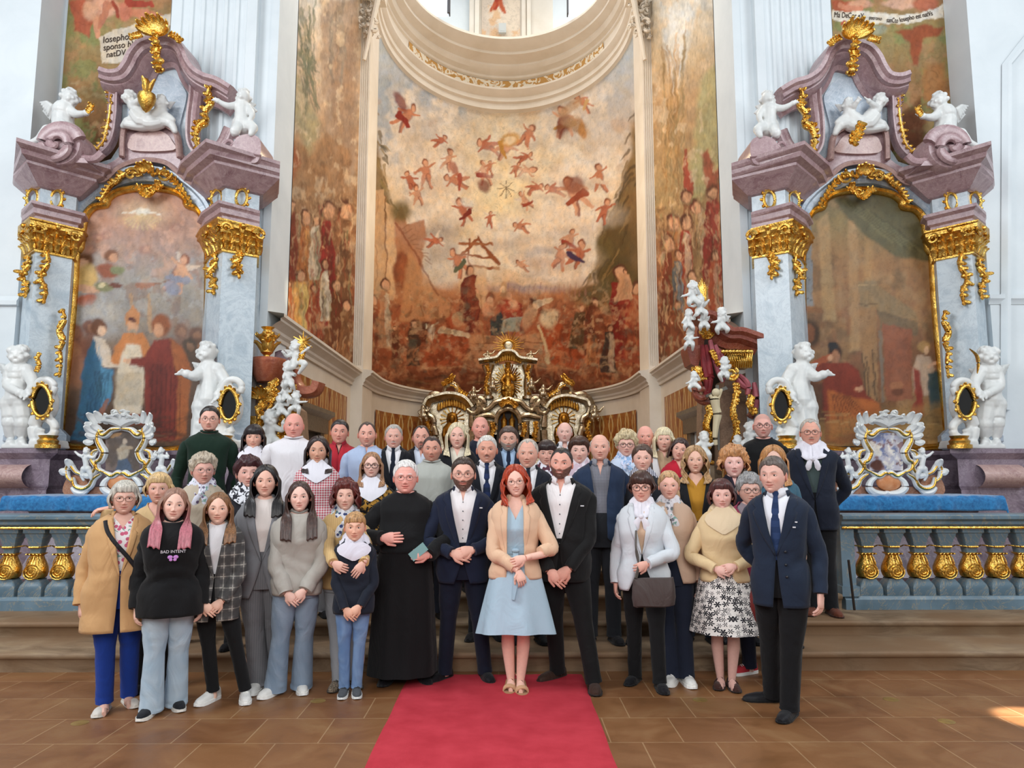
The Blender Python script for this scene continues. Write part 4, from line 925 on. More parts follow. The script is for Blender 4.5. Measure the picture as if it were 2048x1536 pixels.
    mb = MB(); slab(mb, [(213, 872), (222, 866), (245, 862), (268, 866), (276, 872), (280, 920), (276, 938), (245, 944), (212, 938), (209, 915)], YT + .02, .05)
    pp = MB(); rows = [[P(211 + 68 * i / 40, 941 - 76 * j / 44, YT) for i in range(41)] for j in range(45)]; pp.grid(rows); V = np.array(pp.v); mir(pp)
    p2 = Paint(V, '#5d5048', 3, 10)
    if side < 0:
        p2.mottle('#7d6a62', 14, .45, .6, .7); p2.ell(246, 905, 11, 16, '#a59a8a', 10); p2.ell(250, 884, 5, 6, '#b5a08a'); p2.seg(238, 900, 262, 895, 4, 3, '#a0907c'); p2.poly([(232, 940), (238, 918), (256, 918), (264, 940)], '#4c5a6c', 1, 2); p2.seg(225, 872, 240, 868, 4, 3, '#a0764c')
    else:
        p2.c[:] = lin('#b9b4bd'); p2.mottle('#5f6f9e', 12, .45, .6, .9); p2.mottle('#7a4a44', 12, .55, .62, .8, 7); p2.mottle('#e3dccf', 8, .56, .66, .7, 12); p2.ell(265, 930, 14, 10, '#5a3226')
    pp.build('picture', painted('oil painting', .5, .16), tr, color=p2.aged(.2))
    mw = MB(); mgd = MB()
    def cs(pts, r, gold=True):
        c = catmull(px(pts, YT), 7); m = len(c); rr = [r * 1.5 * (.35 + .8 * math.sin(pi * (.06 + .88 * i / (m - 1)))) for i in range(m)]; mw.tube(c, rr, 8, .9)
        if gold: mgd.tube([q + Vector((0, -r * 1.25, 0)) for q in c], [k * .38 for k in rr], 6)
    for sgn in (1, -1):
        m = lambda pts: [((243.5 + sgn * (q[0] - 243.5)), q[1]) for q in pts]
        cs(m([(278, 862), (288, 866), (290, 880), (283, 895), (278, 905), (284, 920), (292, 925), (290, 938), (278, 944)]), .035)
        cs(m([(245, 858), (262, 860), (275, 870), (284, 868), (288, 856)]), .032)
        cs(m([(278, 944), (262, 952), (250, 946), (243, 948)]), .03)
        cs(m([(290, 900), (300, 905), (302, 920), (294, 934), (300, 946), (310, 950), (318, 940)]), .028)
        cs(m([(262, 952), (276, 962), (280, 976), (268, 986), (250, 988), (243, 984)]), .032, False)
        cs(m([(284, 948), (298, 958), (306, 972), (320, 978), (336, 972), (340, 955)]), .03)
        cs(m([(318, 950), (334, 944), (345, 930), (352, 938), (350, 955), (338, 965)]), .025)
        cs(m([(306, 975), (320, 986), (335, 984), (344, 975)]), .025, False)
        for (x, y, a, L) in ((285, 862, .6, .12), (290, 856, .3, .14), (292, 848, .9, .15), (284, 846, 1.2, .14), (276, 848, 1.8, .12), (292, 872, .0, .12), (300, 882, -.3, .1), (290, 868, .5, .16), (298, 862, .2, .1), (302, 915, .2, .1), (345, 935, 1.2, .1), (352, 945, .2, .08), (302, 948, -.3, .1)):
            d = Vector((sgn * math.cos(a), -.2, math.sin(a))); leaf(mw, P(243.5 + sgn * (x - 243.5), y, YT - .02), d, (0, -1, .3), L * 1.25, .036, .9)
    for a in np.linspace(.5, pi - .5, 6): leaf(mw, P(243, 852, YT - .02), (math.cos(a), -.15, math.sin(a)), (math.cos(a) * .8, -.5, -.3), .24, .042, .9)
    for k in range(10):
        rnd = random.Random(k); leaf(mw, P(236 + rnd.uniform(-10, 24), 846 - rnd.uniform(0, 14), YT - .03), (rnd.uniform(-1, 1), -.3, 1), (rnd.uniform(-1, 1), -.6, 0), .13, .028, 1)
    put(mw, 'rocaille', M_stat, tr); put(mgd, 'gilding', M_gold, tr)
    mb = MB(); mb.sphere(P(240, 964, YT + .02), (.17, .05, .12), 20, 10); put(mb, 'medallion', plain('orange marble', '#c67a48', .3, c2='#d9986a'), tr)
    mb = MB(); c = P(320, 968, YT + .05); 
    for x in (152, 320): slab(mb, catw([(x - 24, 988), (x - 20, 960), (x, 950), (x + 20, 960), (x + 24, 988)]), YT + .05, .12)
    slab(mb, [(140, 988), (150, 974), (340, 974), (350, 988)], YT + .06, .2); put(mb, 'base', marble('flecked red marble', '#b07a5c', '#8f5a44', '#d6c2ac', 9), tr)
    for x, fx, lb in ((172, 1, 'putti1'), (322, -1, 'putti2')):
        mb = MB(); f_ = fx
        body(mb, .42, (x, 902), .042, [(x - 2 * f_, 916, .09), (x, 928, .088), (x, 938, .1)], [[(x - 6, 913), (x - 14 * 1, 910), (x - 20 if f_ > 0 else x - 12, 905)], [(x + 6, 913), (x + 15, 915), (x + 20 if f_ > 0 else x + 12, 908)]],
             [[(x - 4, 938), (x - 8, 950), (x - 5, 960)], [(x + 4, 938), (x + 9, 948), (x + 10, 958)]], [((x, 915, .03), (x + 16 * f_, 900, .05))], [[(x - 8, 935, .05), (x + 8, 940, .05), (x + 6, 955, .04)]], YT - .05, (f_ * .3, -1), seed=x)
        solidify(mb, 'putto_statue', M_stat, .007, label=K[lb], cat='statue', group='small putti beside the altar frames')
    # --- reliquary ovals on white scroll brackets
    for i, (x, y, rx, ry) in enumerate(((83, 802, 20, 33), (458, 809, 19, 33))):
        rq = empty('reliquary', K['rel%d' % (i + 1)], 'reliquary', (P(x, y + 90, 10.25).x * (1 if side < 0 else -1), 10.25, zt), 'oval reliquaries on the altar ledges')
        YR = 10.2; mb = MB(); mb.cur = 0
        e = lambda k, n_=26: [(x + rx * k * math.cos(a) * (1 - .18 * (math.sin(a) < 0) * abs(math.sin(a))), y + ry * k * math.sin(a)) for a in [2 * pi * j / n_ for j in range(n_)]]
        slab(mb, e(.86), YR - .06, .05); put(mb, 'glass', M_dark, rq, smooth=False)
        mb = MB(); c = px(e(.95), YR - .08); mb.tube(c + [c[0], c[1]], .026, 8, cap=False)
        for j in range(0, 26, 2): leaf(mb, c[j], (c[j] - P(x, y, YR - .08)), (0, -1, 0), .06, .02, .9, 5)
        put(mb, 'oval_frame', M_gold, rq)
        mb = MB(); slab(mb, e(1.25), YR - .02, .14)
        sg = 1 if i == 0 else -1
        mb.tube(catmull(px([(x + 14 * sg, 838), (x + 26 * sg, 850), (x + 24 * sg, 868), (x + 8 * sg, 876), (x - 4 * sg, 868), (x, 856)], YR), 5), [.06] * 26, 8); mb.tube(catmull(px([(x - 8, 834), (x - 14, 855), (x - 8, 880), (x + 14, 893)], YR + .05), 5), .09, 8)
        mb.tube(catmull(px([(x - 16, 780), (x - 4, 762), (x + 14, 760), (x + 26, 772), (x + 22, 786)], YR), 5), [.05] * 21, 8)
        slab(mb, [(x - 26, 880), (x + 28, 880), (x + 32, 897), (x - 30, 897)], YR - .05, .3)
        solidify(mb, 'cartouche', M_stat, .016, rq)
        mb = MB(); mb.lathe([(0, 0), (.15, 0), (.15, .05), (.12, .06), (.13, .1), (.1, .13), (.12, .17), (0, .18)], (P(x + 12 * (1 if i == 0 else -1), 897, 10.0).x, 10.0, zt), 20); put(mb, 'gilt_foot', M_gold, rq)
    # --- statues
    M = solidify
    mb = MB(); body(mb, 1.25, (140, 197), .125, [(128, 222, .13), (126, 243, .125), (128, 262, .145)], [[(136, 216), (152, 228, -.1), (172, 226, -.15)], [(118, 220), (112, 236, -.05), (126, 246, -.15)]],
                    [[(120, 262), (96, 262, .0), (78, 278, .0), (66, 284)], [(132, 264), (128, 272, -.15), (118, 284, -.2)]], [((112, 215, .05), (78, 204, .12)), ((116, 222, .1), (84, 222, .15))], [[(112, 258, .08), (130, 270, .1), (146, 268, .06)]], 10.55, (.8, -.6), seed=3)
    M(mb, 'putto_statue', M_stat, .012, label=K['p1'], cat='statue', group='putti seated on the altar tops')
    mb = MB(); acanthus(mb, px([(176, 228), (182, 220), (186, 212)], 10.38), .02, 2, 4.5, 4); o = put(mb, 'gilded_flower', M_gold); tag(o, K['flower'], 'flower', 'gilt sprigs held by putti')
    mb = MB(); body(mb, 1.0, (487, 194), .105, [(484, 214, .11), (484, 232, .11), (484, 248, .13)], [[(476, 210), (456, 212, -.1), (436, 202, -.15)], [(494, 214), (504, 228, -.05), (500, 240, -.1)]],
                    [[(478, 250), (470, 262, -.2), (468, 268, -.2)], [(494, 250), (506, 256, -.15), (502, 268, -.2)]], [((494, 212, .08), (514, 222, .12)), ((490, 210, .1), (512, 208, .15))], [[(470, 240, .06), (486, 262, .12), (504, 258, .06)]], 10.5, (-.6, -.8), seed=4)
    M(mb, 'putto_statue', M_stat, .012, label=K['p2'], cat='statue', group='putti seated on the altar tops')
    mb = MB(); body(mb, 1.0, (258, 196), .10, [(270, 214, .1), (280, 228, .11), (290, 238, .11)], [[(264, 212), (272, 205, -.1), (282, 196, -.15)]], [[(275, 238), (256, 244), (246, 252)]], [((262, 205, .05), (246, 188, .1))], [[(268, 225, .12), (285, 245, .16), (300, 240, .12)], [(250, 250, .07), (285, 254, .09), (320, 248, .08)]], 10.85, (.5, -.8), seed=5)
    body(mb, 1.0, (324, 206), .10, [(322, 222, .1), (312, 234, .12), (302, 240, .12)], [[(318, 216), (312, 206, -.1), (306, 198, -.15)]], [[(318, 240), (340, 246), (350, 262)], [(310, 240), (330, 232), (346, 240)]], [((330, 212, .05), (350, 203, .1))], [[(280, 240, .13), (300, 250, .13), (325, 246, .1)]], 10.85, (-.5, -.8), seed=6)
    M(mb, 'putto_statue', M_stat, .012, label=K['p3'], cat='statue')
    if side < 0:
        mb = MB(); c = P(293, 204, 10.6); mb.lathe([(0, -.17), (.05, -.13), (.11, -.02), (.13, .06), (.12, .12), (.06, .14), (.04, .17)], c, 16)
        for k in range(6): leaf(mb, c + Vector((.03 * math.cos(k), .03 * math.sin(k), .15)), (.25 * math.cos(k * 1.1), -.1, 1), (math.cos(k * 2), -.3, .3), .2, .03, .6)
        o = mb.build('flaming_heart', M_gold); tag(o, 'golden flaming heart held by the white putti on top of the wedding altar', 'heart')
    else:
        mb = MB(); acanthus(mb, px([(296, 240), (302, 255), (310, 268), (318, 282)], 10.6), .05, 3, 3.0, 21); o = put(mb, 'gilded_lily', M_gold); tag(o, 'golden lily hanging below the white putti on the sleeping man altar', 'flower')
    # large angels standing on the ledge
    sg = side
    mb = MB(); body(mb, 1.55, (38, 711), .135, [(37, 744, .088), (35, 770, .095), (36, 800, .118)], [[(24, 740), (16, 770, -.08), (40, 786, -.22)], [(52, 742), (66, 766, -.1), (58, 784, -.22)]],
                    [[(26, 808), (22, 845, -.05), (22, 880, .0), (20, 886, -.1)], [(44, 808), (46, 846, -.05), (44, 878, 0), (44, 886, -.1)]], [((24, 748, .1), (-6, 726, .16)), ((50, 748, .1), (76, 736, .16))], [[(18, 806, .07), (36, 818, .09), (54, 800, .07)], [(20, 814, .06), (34, 826, .08), (52, 808, .06)], [(16, 812, .06), (12, 845, .05)], [(50, 806, .05), (60, 835, .04)]], 10.35, (.25, -1), seed=7)
    slab(mb, [(2, 888), (60, 888), (62, 897), (0, 897)], 10.2, .35)
    M(mb, 'angel_statue', M_stat, .014, label=K['a1'], cat='statue', group='white angels on the altar ledges')
    if side > 0:
        mb = MB(); mb.tube(catmull(px([(76, 695), (62, 708), (58, 725), (60, 745)], 10.1), 6), [.01 + .03 * math.sin(pi * i / 18) for i in range(19)], 8, .4); o = put(mb, 'gilded_feather', M_gold); tag(o, 'golden feather held by the white angel beside the far gilt oval', 'feather')
    else:
        mb = MB(); acanthus(mb, px([(82, 706), (76, 716), (80, 730), (76, 742)], 10.1), .022, 2, 2.5, 4); o = put(mb, 'gilded_palm', M_gold); tag(o, 'golden palm sprig held by the curly angel at the picture edge', 'palm')
    mb = MB(); body(mb, 1.6, (414, 706), .135, [(418, 738, .085), (421, 765, .088), (421, 800, .115)], [[(410, 738), (390, 752, -.15), (374, 748, -.2)], [(434, 740), (450, 765, -.05), (436, 790, -.2)]],
                    [[(408, 815), (402, 850, -.05), (398, 885)], [(430, 815), (432, 850), (428, 885)]], [((432, 745, .1), (462, 760, .15)), ((414, 745, .1), (384, 725, .18))], [[(410, 785, .08), (402, 840, .10), (398, 888, .10)], [(422, 785, .09), (420, 840, .11), (418, 888, .12)], [(434, 785, .07), (438, 830, .09), (438, 888, .08)], [(402, 770, .04), (392, 815, .045), (390, 870, .05)], [(410, 745, .03), (424, 762, .04), (440, 785, .04)]], 10.35, (-.35, -1) , seed=8)
    slab(mb, [(384, 888), (446, 888), (448, 897), (382, 897)], 10.2, .35)
    M(mb, 'angel_statue', M_stat, .014, label=K['a2'], cat='statue', group='white angels on the altar ledges')
    return root
def catw(pts, n=4):
    c = catmull([Vector((q[0], q[1], 0)) for q in pts], n, True); return [(q.x, q.y) for q in c]
def paint_left(p):
    p.grad([(376, '#b98468'), (440, '#b8866c'), (500, '#a88a7c'), (560, '#9a948c'), (640, '#8f8478'), (700, '#7a6454'), (800, '#5e4636'), (892, '#4a3628')])
    p.mottle('#c79a84', 26, .5, .62, .6, 3, 380, 560); p.mottle('#8a6a5c', 22, .52, .62, .5, 8, 420, 700); p.mottle('#a4a09c', 24, .5, .6, .6, 15, 500, 640)
    p.ell(285, 425, 46, 26, '#d3b48c', 0, .6, .7); p.ell(284, 424, 14, 9, '#e8ddc8'); p.seg(284, 422, 246, 426, 3, 1, '#e5dccb', .9); p.seg(284, 422, 322, 428, 3, 1, '#e5dccb', .9)
    for a in range(-70, 80, 14): r = math.radians(a + 90); p.seg(284, 428, 284 + 40 * math.cos(r), 428 + 30 * math.sin(r), 1, 2, '#d8b87c', .5)
    for x, y in ((195, 475), (210, 470), (290, 500), (180, 500), (350, 455)): p.ell(x, y, 11, 9, '#a87460', 0, .7, .4); p.ell(x + 3, y, 6, 5, '#c09278', 0, .7)
    p.ell(168, 522, 18, 16, '#6a4630'); p.ell(165, 528, 10, 11, '#caa084'); p.ell(172, 555, 22, 26, '#c4a05e', 20); p.seg(160, 575, 200, 580, 8, 5, '#c89878'); p.ell(172, 600, 20, 12, '#a8583a', -20); p.ell(208, 575, 18, 10, '#7f7c54', 10); p.ell(205, 572, 8, 5, '#c9b88c')
    p.ell(222, 512, 14, 13, '#7a4c30'); p.ell(226, 516, 9, 9, '#c48f6c'); p.ell(215, 542, 24, 14, '#8f4c30', 10); p.ell(235, 540, 16, 8, '#7d8058', 10); p.ell(232, 572, 14, 6, '#6e3a28')
    p.cherub(360, 545, 2.2, -25, -1, '#d09a76', '#cdb9a8', '#8c8c9a'); p.ell(345, 575, 18, 14, '#8a8a98', 30, .9); p.seg(275, 572, 305, 570, 6, 5, '#a06a50', .9); p.seg(300, 570, 340, 560, 1, 1, '#8a5a42', .9)
    p.ell(200, 640, 44, 38, '#a09c98', 0, .8, .5); p.ell(205, 625, 36, 20, '#b9b2aa', 0, .5, .6); p.seg(298, 590, 300, 660, 3, 5, '#b58c62', .7); p.seg(262, 590, 264, 620, 3, 5, '#b58c62', .7)
    for x, y, c in ((152, 665, '#8a5440'), (180, 655, '#7a4630'), (148, 700, '#a06848'), (362, 662, '#7f5a48'), (392, 668, '#6a4838'), (400, 690, '#5c4030'), (380, 690, '#4a3c30')): p.ell(x, y, 14, 15, c, 0, .9, .3); p.ell(x + 2, y + 3, 7, 8, '#a87858', 0, .6); p.ell(x, y + 40, 20, 34, c, 0, .8, .4)
    # woman in blue
    p.ell(198, 655, 15, 18, '#6a3e24'); p.ell(204, 662, 8, 11, '#d9b090'); p.poly([(188, 672), (212, 680), (224, 716), (258, 718), (258, 727), (220, 738), (205, 730), (182, 700)], '#cdb9a4', 1, 2)
    p.poly([(186, 676), (176, 700), (164, 740), (160, 800), (150, 860), (138, 880), (170, 885), (222, 800), (228, 740), (205, 735), (192, 700)], '#2f5f7c', 1, 2.5); p.poly([(196, 690), (205, 735), (226, 745), (222, 800), (200, 830), (205, 770)], '#4a88a8', .9, 3)
    for k in range(7): p.seg(190 + k * 5, 745, 160 + k * 7, 870 - k * 6, 1.5, 1, '#1c3c52', .6)
    p.seg(180, 870, 215, 800, 8, 4, '#9a5a34', .8)
    # bishop
    p.poly([(252, 650), (250, 628), (265, 612), (280, 628), (278, 650)], '#b97a48'); p.ell(265, 640, 7, 5, '#5a2a20'); p.ell(265, 655, 11, 11, '#c69470'); p.ell(265, 670, 10, 12, '#9c8a74'); p.poly([(248, 665), (230, 695), (222, 725), (228, 730), (308, 730), (304, 700), (285, 665)], '#c0763a', 1, 2.5); p.poly([(252, 690), (280, 690), (290, 740), (282, 830), (228, 830), (236, 740)], '#cdbda6', 1, 3)
    p.poly([(232, 745), (284, 745), (284, 810), (230, 812)], '#a8967c', .6, 4); p.poly([(226, 828), (288, 828), (296, 850), (225, 850)], '#8c3a22', 1, 2)
    # man in red
    p.ell(322, 650, 20, 22, '#8a4a24'); p.ell(317, 660, 11, 13, '#c8906a'); p.poly([(305, 680), (340, 676), (368, 700), (375, 760), (362, 880), (296, 885), (288, 800), (292, 735), (260, 728), (258, 718), (290, 712)], '#7c2a1c', 1, 2.5); p.poly([(340, 676), (370, 700), (382, 740), (372, 870), (352, 880), (356, 760), (345, 720)], '#a35a2a', .95, 3); p.poly([(296, 720), (330, 735), (326, 860), (300, 860)], '#5c1c14', .6, 5)
    for k in range(7): p.seg(305 + k * 9, 730, 300 + k * 10, 875, 1.5, 1, '#3f140e', .5)
    p.ell(254, 722, 7, 5, '#d3a482')
    for k in range(40):
        rnd = random.Random(k + 5); p.seg(rnd.uniform(130, 410), rnd.uniform(820, 885), rnd.uniform(130, 410), rnd.uniform(860, 890), 3, 1, rnd.choice(['#3c2a1e', '#6f5038', '#2e2018']), .35)
def paint_right(p0):
    # the grid was laid out on the mirrored altar; strokes below use the survey of this side
    p0.x = 2024 - p0.x; p0.x0 = 2024 - p0.x0; p = p0
    p.grad([(376, '#6e6444'), (440, '#8a7448'), (520, '#946c44'), (620, '#8c6242'), (720, '#7a5238'), (800, '#744a2c'), (850, '#8e6a3c'), (892, '#7c5832')])
    p.mottle('#a37e54', 40, .48, .62, .5, 3); p.mottle('#6a5236', 34, .5, .64, .5, 12)
    p.poly([(1640, 440), (1660, 420), (1676, 640), (1650, 640)], '#ad8a5c', .8, 4); p.poly([(1700, 400), (1718, 410), (1728, 700), (1705, 700)], '#a8845a', .7, 4); p.poly([(1736, 440), (1748, 460), (1752, 620), (1730, 620)], '#a9814f', .5, 4); p.poly([(1612, 430), (1626, 450), (1630, 610), (1612, 610)], '#7f8488', .9, 2)
    for y in (470, 510, 550, 590): p.seg(1612, y, 1628, y + 8, .8, .8, '#4f4c44', .8)
    p.poly([(1670, 395), (1760, 378), (1800, 385), (1850, 420), (1866, 470), (1874, 520), (1800, 510), (1740, 470), (1700, 430)], '#5b5538', .95, 4)
    for k in range(8): p.seg(1690 + k * 8, 398 + k * 3, 1790 + k * 10, 480 + k * 3, 2, 3, ('#7d7650', '#3f3c26')[k % 2], .55, 3)
    p.poly([(1722, 560), (1755, 556), (1770, 575), (1838, 620), (1842, 640), (1762, 620), (1725, 610)], '#8c7250', .95, 2); p.poly([(1725, 610), (1758, 612), (1762, 800), (1735, 810)], '#95704a', .9, 2.5); p.poly([(1760, 618), (1842, 642), (1842, 670), (1766, 655)], '#6f5c44', .9, 2); p.poly([(1770, 645), (1830, 655), (1832, 800), (1778, 800)], '#8a5038', .9, 2)
    p.seg(1724, 566, 1758, 566, 1, 1, '#c09a68', .7); p.seg(1724, 606, 1760, 606, 1, 1, '#5e4630', .8); p.seg(1766, 660, 1772, 800, 3, 3, '#76685a', .9)
    p.ell(1803, 782, 14, 8, '#5a3424', 0, .8); p.ell(1800, 770, 14, 8, '#a06a48', 0, .7)
    p.ell(1625, 664, 18, 27, '#46301f'); p.ell(1623, 664, 10, 18, '#7c4a2c'); p.poly([(1606, 612), (1648, 612), (1650, 625), (1606, 625)], '#8a5c38', .8)
    for x in (1730, 1738, 1750): p.seg(x, 700 + (x % 7) * 6, x + 8, 800, 1.6, 2, '#4a3828', .8)
    # sleeping man
    p.ell(1674, 704, 15, 20, '#3a241a'); p.ell(1676, 712, 10, 12, '#9c6a4c'); p.ell(1670, 690, 12, 8, '#2c2a2c')
    p.poly([(1660, 722), (1622, 728), (1618, 740), (1650, 752), (1648, 800), (1655, 885), (1712, 888), (1760, 830), (1768, 815), (1740, 790), (1722, 740), (1700, 722)], '#7c2e1c', 1, 3); p.poly([(1660, 780), (1700, 790), (1765, 806), (1768, 820), (1720, 860), (1665, 880)], '#ab5c24', .95, 4); p.seg(1630, 728, 1664, 712, 7, 6, '#a5502c', .95); p.ell(1664, 714, 7, 5, '#c4906c'); p.ell(1724, 776, 9, 5, '#c08a66'); p.poly([(1612, 760), (1650, 765), (1655, 860), (1612, 860)], '#4c2a1c', .8, 4)
    for k in range(7): p.seg(1668 + k * 5, 790, 1690 + k * 10, 868 - k * 5, 1.6, 1, '#5a2414', .6)
    # kneeling woman
    p.ell(1856, 692, 12, 12, '#a8804c'); p.ell(1860, 698, 6, 8, '#cda078'); p.poly([(1842, 708), (1868, 712), (1876, 738), (1866, 790), (1836, 785), (1832, 740)], '#b89a80', 1, 2.5); p.poly([(1834, 735), (1848, 740), (1856, 830), (1820, 838), (1838, 800)], '#8a3026', .95, 3); p.poly([(1862, 745), (1888, 740), (1892, 815), (1868, 820)], '#2c4448', .95, 3); p.seg(1868, 730, 1880, 722, 4, 3, '#d0a080')
    p.poly([(1612, 850), (1900, 800), (1905, 892), (1612, 892)], '#a07a44', .45, 8)
    for k in range(40):
        rnd = random.Random(k); y = rnd.uniform(822, 888); x = rnd.uniform(1620, 1880); p.seg(x, y, x + rnd.uniform(20, 60), y + 2, 2, 1, rnd.choice(['#b8925a', '#6a4a2c', '#8c6a3c']), .45)
altar(-1, dict(altar='tall marble side altar with the wedding painting in a gilt frame', cloth='dark blue velvet cloth on the table of the wedding painting altar', frame='white and gold rocaille frame with a small kneeling figure picture', putti1='small white putto to the outer side of the kneeling figure picture frame', putti2='small white putto between the kneeling figure picture and the green sweater man',
    rel1='gilt oval reliquary beside the white angel at the picture edge, wedding altar', rel2='gilt oval reliquary behind the shoulder of the green sweater man', p1='white winged putto reaching out on the spiral volute, wedding altar', p2='white putto with outstretched arm beside the fluted pilaster, wedding altar', flower='gilt sprig in the hand of the reaching putto on the wedding altar',
    p3='pair of white cloud putti carrying the flaming gold heart', a1='white angel statue at the outer ledge of the wedding painting altar', a2='tall white angel statue behind the green sweater man'))
altar(1, dict(altar='tall marble side altar with the sleeping old man painting in a gilt frame', cloth='bright blue velvet cloth on the table of the sleeping man altar', frame='white and gold rocaille frame with a small blue crowded picture', putti1='small white putto to the outer side of the blue crowded picture frame', putti2='small white putto between the blue crowded picture and the tall scarfed man',
    rel1='gilt oval reliquary beside the white angel holding a gold feather', rel2='gilt oval reliquary above the bald priest in black', p1='white winged putto leaning back on the spiral volute, sleeping man altar', p2='white putto with outstretched arm beside the fluted pilaster, sleeping man altar', flower='gilt sprig in the hand of the putto on the sleeping man altar',
    p3='white putti group above the gold lily on the sleeping man altar', a1='white angel statue holding a gold feather on the outer ledge', a2='tall white angel statue above the scarfed man in navy blazer'))
# ================================================================== BALUSTRADES
M_bal = N('blue grey painted marble'); n = M_bal; n.pr(.32, spec=.5)
v = n.noise(n.co(), 2.6, 9, 2.2, .66); vm = n.mix(.6, (0, 0, 0), n.ramp(v, [(.492, 0.0), (.5, 1.0), (.508, 0.0)]))
n.base(n.mix(vm, n.ramp(n.noise(n.co(), 3, 6), [(.3, '#4f6573'), (.7, '#6d8493')]), '#c9a862')); M_bal = n.m
M_silver = metal('silvered carving', '#d9cfbb', '#a8997c', .26, .3, 40)
M_gold2 = metal('choir gilding', '#ecc062', '#b07c2c', .3, .4, 40)
SIDE = -1
YB = 7.95
zy = lambda y: P(1800, y, 7.78).z
def baluster_rows(prof, n4=True):
    rows = []
    for w, d, z, r in prof:
        w /= 2; d /= 2; row = []
        for sx, sy in ((1, -1), (1, 1), (-1, 1), (-1, -1)):
            k = [(1, 0), (.7, .7), (0, 1)]
            if sx * sy < 0: k = k
            for a, b in (k if sx * sy > 0 else k[::-1]): row.append((sx * (w - r + r * a), sy * (d - r + r * b), z))
        rows.append(row)
    return rows
def balustrade(sgn, label):
    xi = (P(1700, 1150, 7.8).x) * sgn; xo = 6.3 * sgn
    root = empty('balustrade', label, 'balustrade', ((xi + xo) / 2, YB, Z2), 'blue grey balustrades closing the sanctuary')
    a, b = min(xi, xo) - .06, max(xi, xo) + .06
    mb = MB()
    prof = [(0, .0), (.17, .0), (.19, -.015), (.19, -.045), (.17, -.06), (.15, -.07), (.15, -.1), (.12, -.125), (0, -.125)]
    zt = zy(1029)
    ring_ = [(y, z) for y, z in [(-q[0], q[1]) for q in prof[1:-1]]] + [(q[0], q[1]) for q in prof[1:-1]][::-1]
    mb.grid([[(x, YB + y, zt + z) for y, z in ring_] for x in (a, b)], True, True)
    mb.build('top_rail', M_bal, root, smooth=False)
    mb = MB(); xs = np.linspace(a, b, int((b - a) / .03)); mb.tube([(x, YB - .155, zt - .135) for x in xs], [.012 + .004 * (i % 2) for i in range(len(xs))], 6); mb.build('gilt_bead', M_gold, root)
    mb = MB(); pl = [(.16, Z2), (.16, Z2 + .1), (.14, Z2 + .12), (.13, Z2 + .13)]
    rr = [(-y, z) for y, z in pl] + [(y, z) for y, z in pl][::-1]; mb.grid([[(x, YB + y, z) for y, z in rr] for x in (a, b)], True, True); mb.build('plinth', M_bal, root, smooth=False)
    zb = Z2 + .13; H = zt - .125 - zb
    k = lambda f: zb + H * f
    w = .2
    rows = baluster_rows([(.235, .2, k(0), .005), (.235, .2, k(.10), .005), (.22, .19, k(.16), .02), (.15, .14, k(.225), .02), (.15, .14, k(.24), .01)])
    top = baluster_rows([(.10, .10, k(.60), .01), (.115, .11, k(.66), .01), (.125, .12, k(.72), .01), (.15, .15, k(.78), .01), (.15, .15, k(.80), .01), (.19, .18, k(.86), .01), (.19, .18, k(.89), .005), (.225, .2, k(.91), .004), (.225, .2, k(1.0), .004)])
    mb = MB(); mb.grid(top, True); me0 = mb.mesh('baluster_neck', M_bal, True, 35); mb = MB(); mb.grid(rows, True); me1 = mb.mesh('baluster', M_bal, True, 35)
    mb = MB(); mb.world = False
    bul = [(.13, .13, k(.235), .03), (.185, .17, k(.27), .06), (.215, .19, k(.33), .07), (.205, .19, k(.40), .07), (.17, .16, k(.47), .06), (.125, .12, k(.53), .04), (.105, .10, k(.57), .03), (.12, .12, k(.585), .03), (.15, .14, k(.60), .03), (.15, .14, k(.612), .03)]
    mb.grid(baluster_rows(bul), True, True)
    for sy in (-1,):
        for r_ in (.02, .042, .064): mb.tube([(r_ * 1.25 * math.cos(t), sy * (.098 - .05 * max(0, r_ * math.sin(t)) ** .5 * .6), k(.345) + r_ * 1.15 * math.sin(t)) for t in [q * .5 for q in range(14)]], .0065, 5, cap=False)
        for t in (-.05, -.025, 0, .025, .05): mb.tube([(t * .7, -.062, k(.575)), (t * 1.1, -.072, k(.52)), (t * 1.3, -.088, k(.45))], [.008, .007, .003], 5)
        for t in (-.06, -.03, 0, .03, .06): leaf(mb, (t, -.05, k(.585)), (t * 6, -.6, .5), (0, -.3, -1), .05, .010, 1.0, 5)
    me2 = mb.mesh('gilt_bulb', M_gold, True, 50)
    mb = MB(); mb.tube([(-.05, -.075, k(.70)), (.05, -.075, k(.70))], .011, 6); mb.tube([(-.05, -.075, k(.70)), (-.13, .0, k(.715))], .008, 6); mb.tube([(.05, -.075, k(.70)), (.13, 0, k(.715))], .008, 6); me3 = mb.mesh('gilt_rod', M_gold, True, 50)
    n_ = int((b - a - .3) / .272)
    for i in range(n_):
        x = (xi + sgn * (.24 + .272 * i))
        o = bpy.data.objects.new('baluster', me1); COL.objects.link(o); o.parent = root; o.matrix_parent_inverse = Matrix.Translation(-root.location); o.location = (x, YB, 0)
        for nm, me in (('baluster_neck', me0), ('gilt_bulb', me2), ('gilt_rod', me3)):
            c = bpy.data.objects.new(nm, me); COL.objects.link(c); c.parent = o
    mb = MB(); x = xi; mb.box(x - .07, x + .07, YB - .13, YB + .13, zb, zt - .12); mb.box(x - .09, x + .09, YB - .16, YB + .16, zb, zb + .1); mb.build('end_post', M_bal, root, smooth=False)
    return root
balustrade(-1, 'blue-grey balustrade with gilt balusters beside the woman in beige coat')
balustrade(1, 'blue-grey balustrade with gilt balusters behind the tall scarfed man in navy blazer')
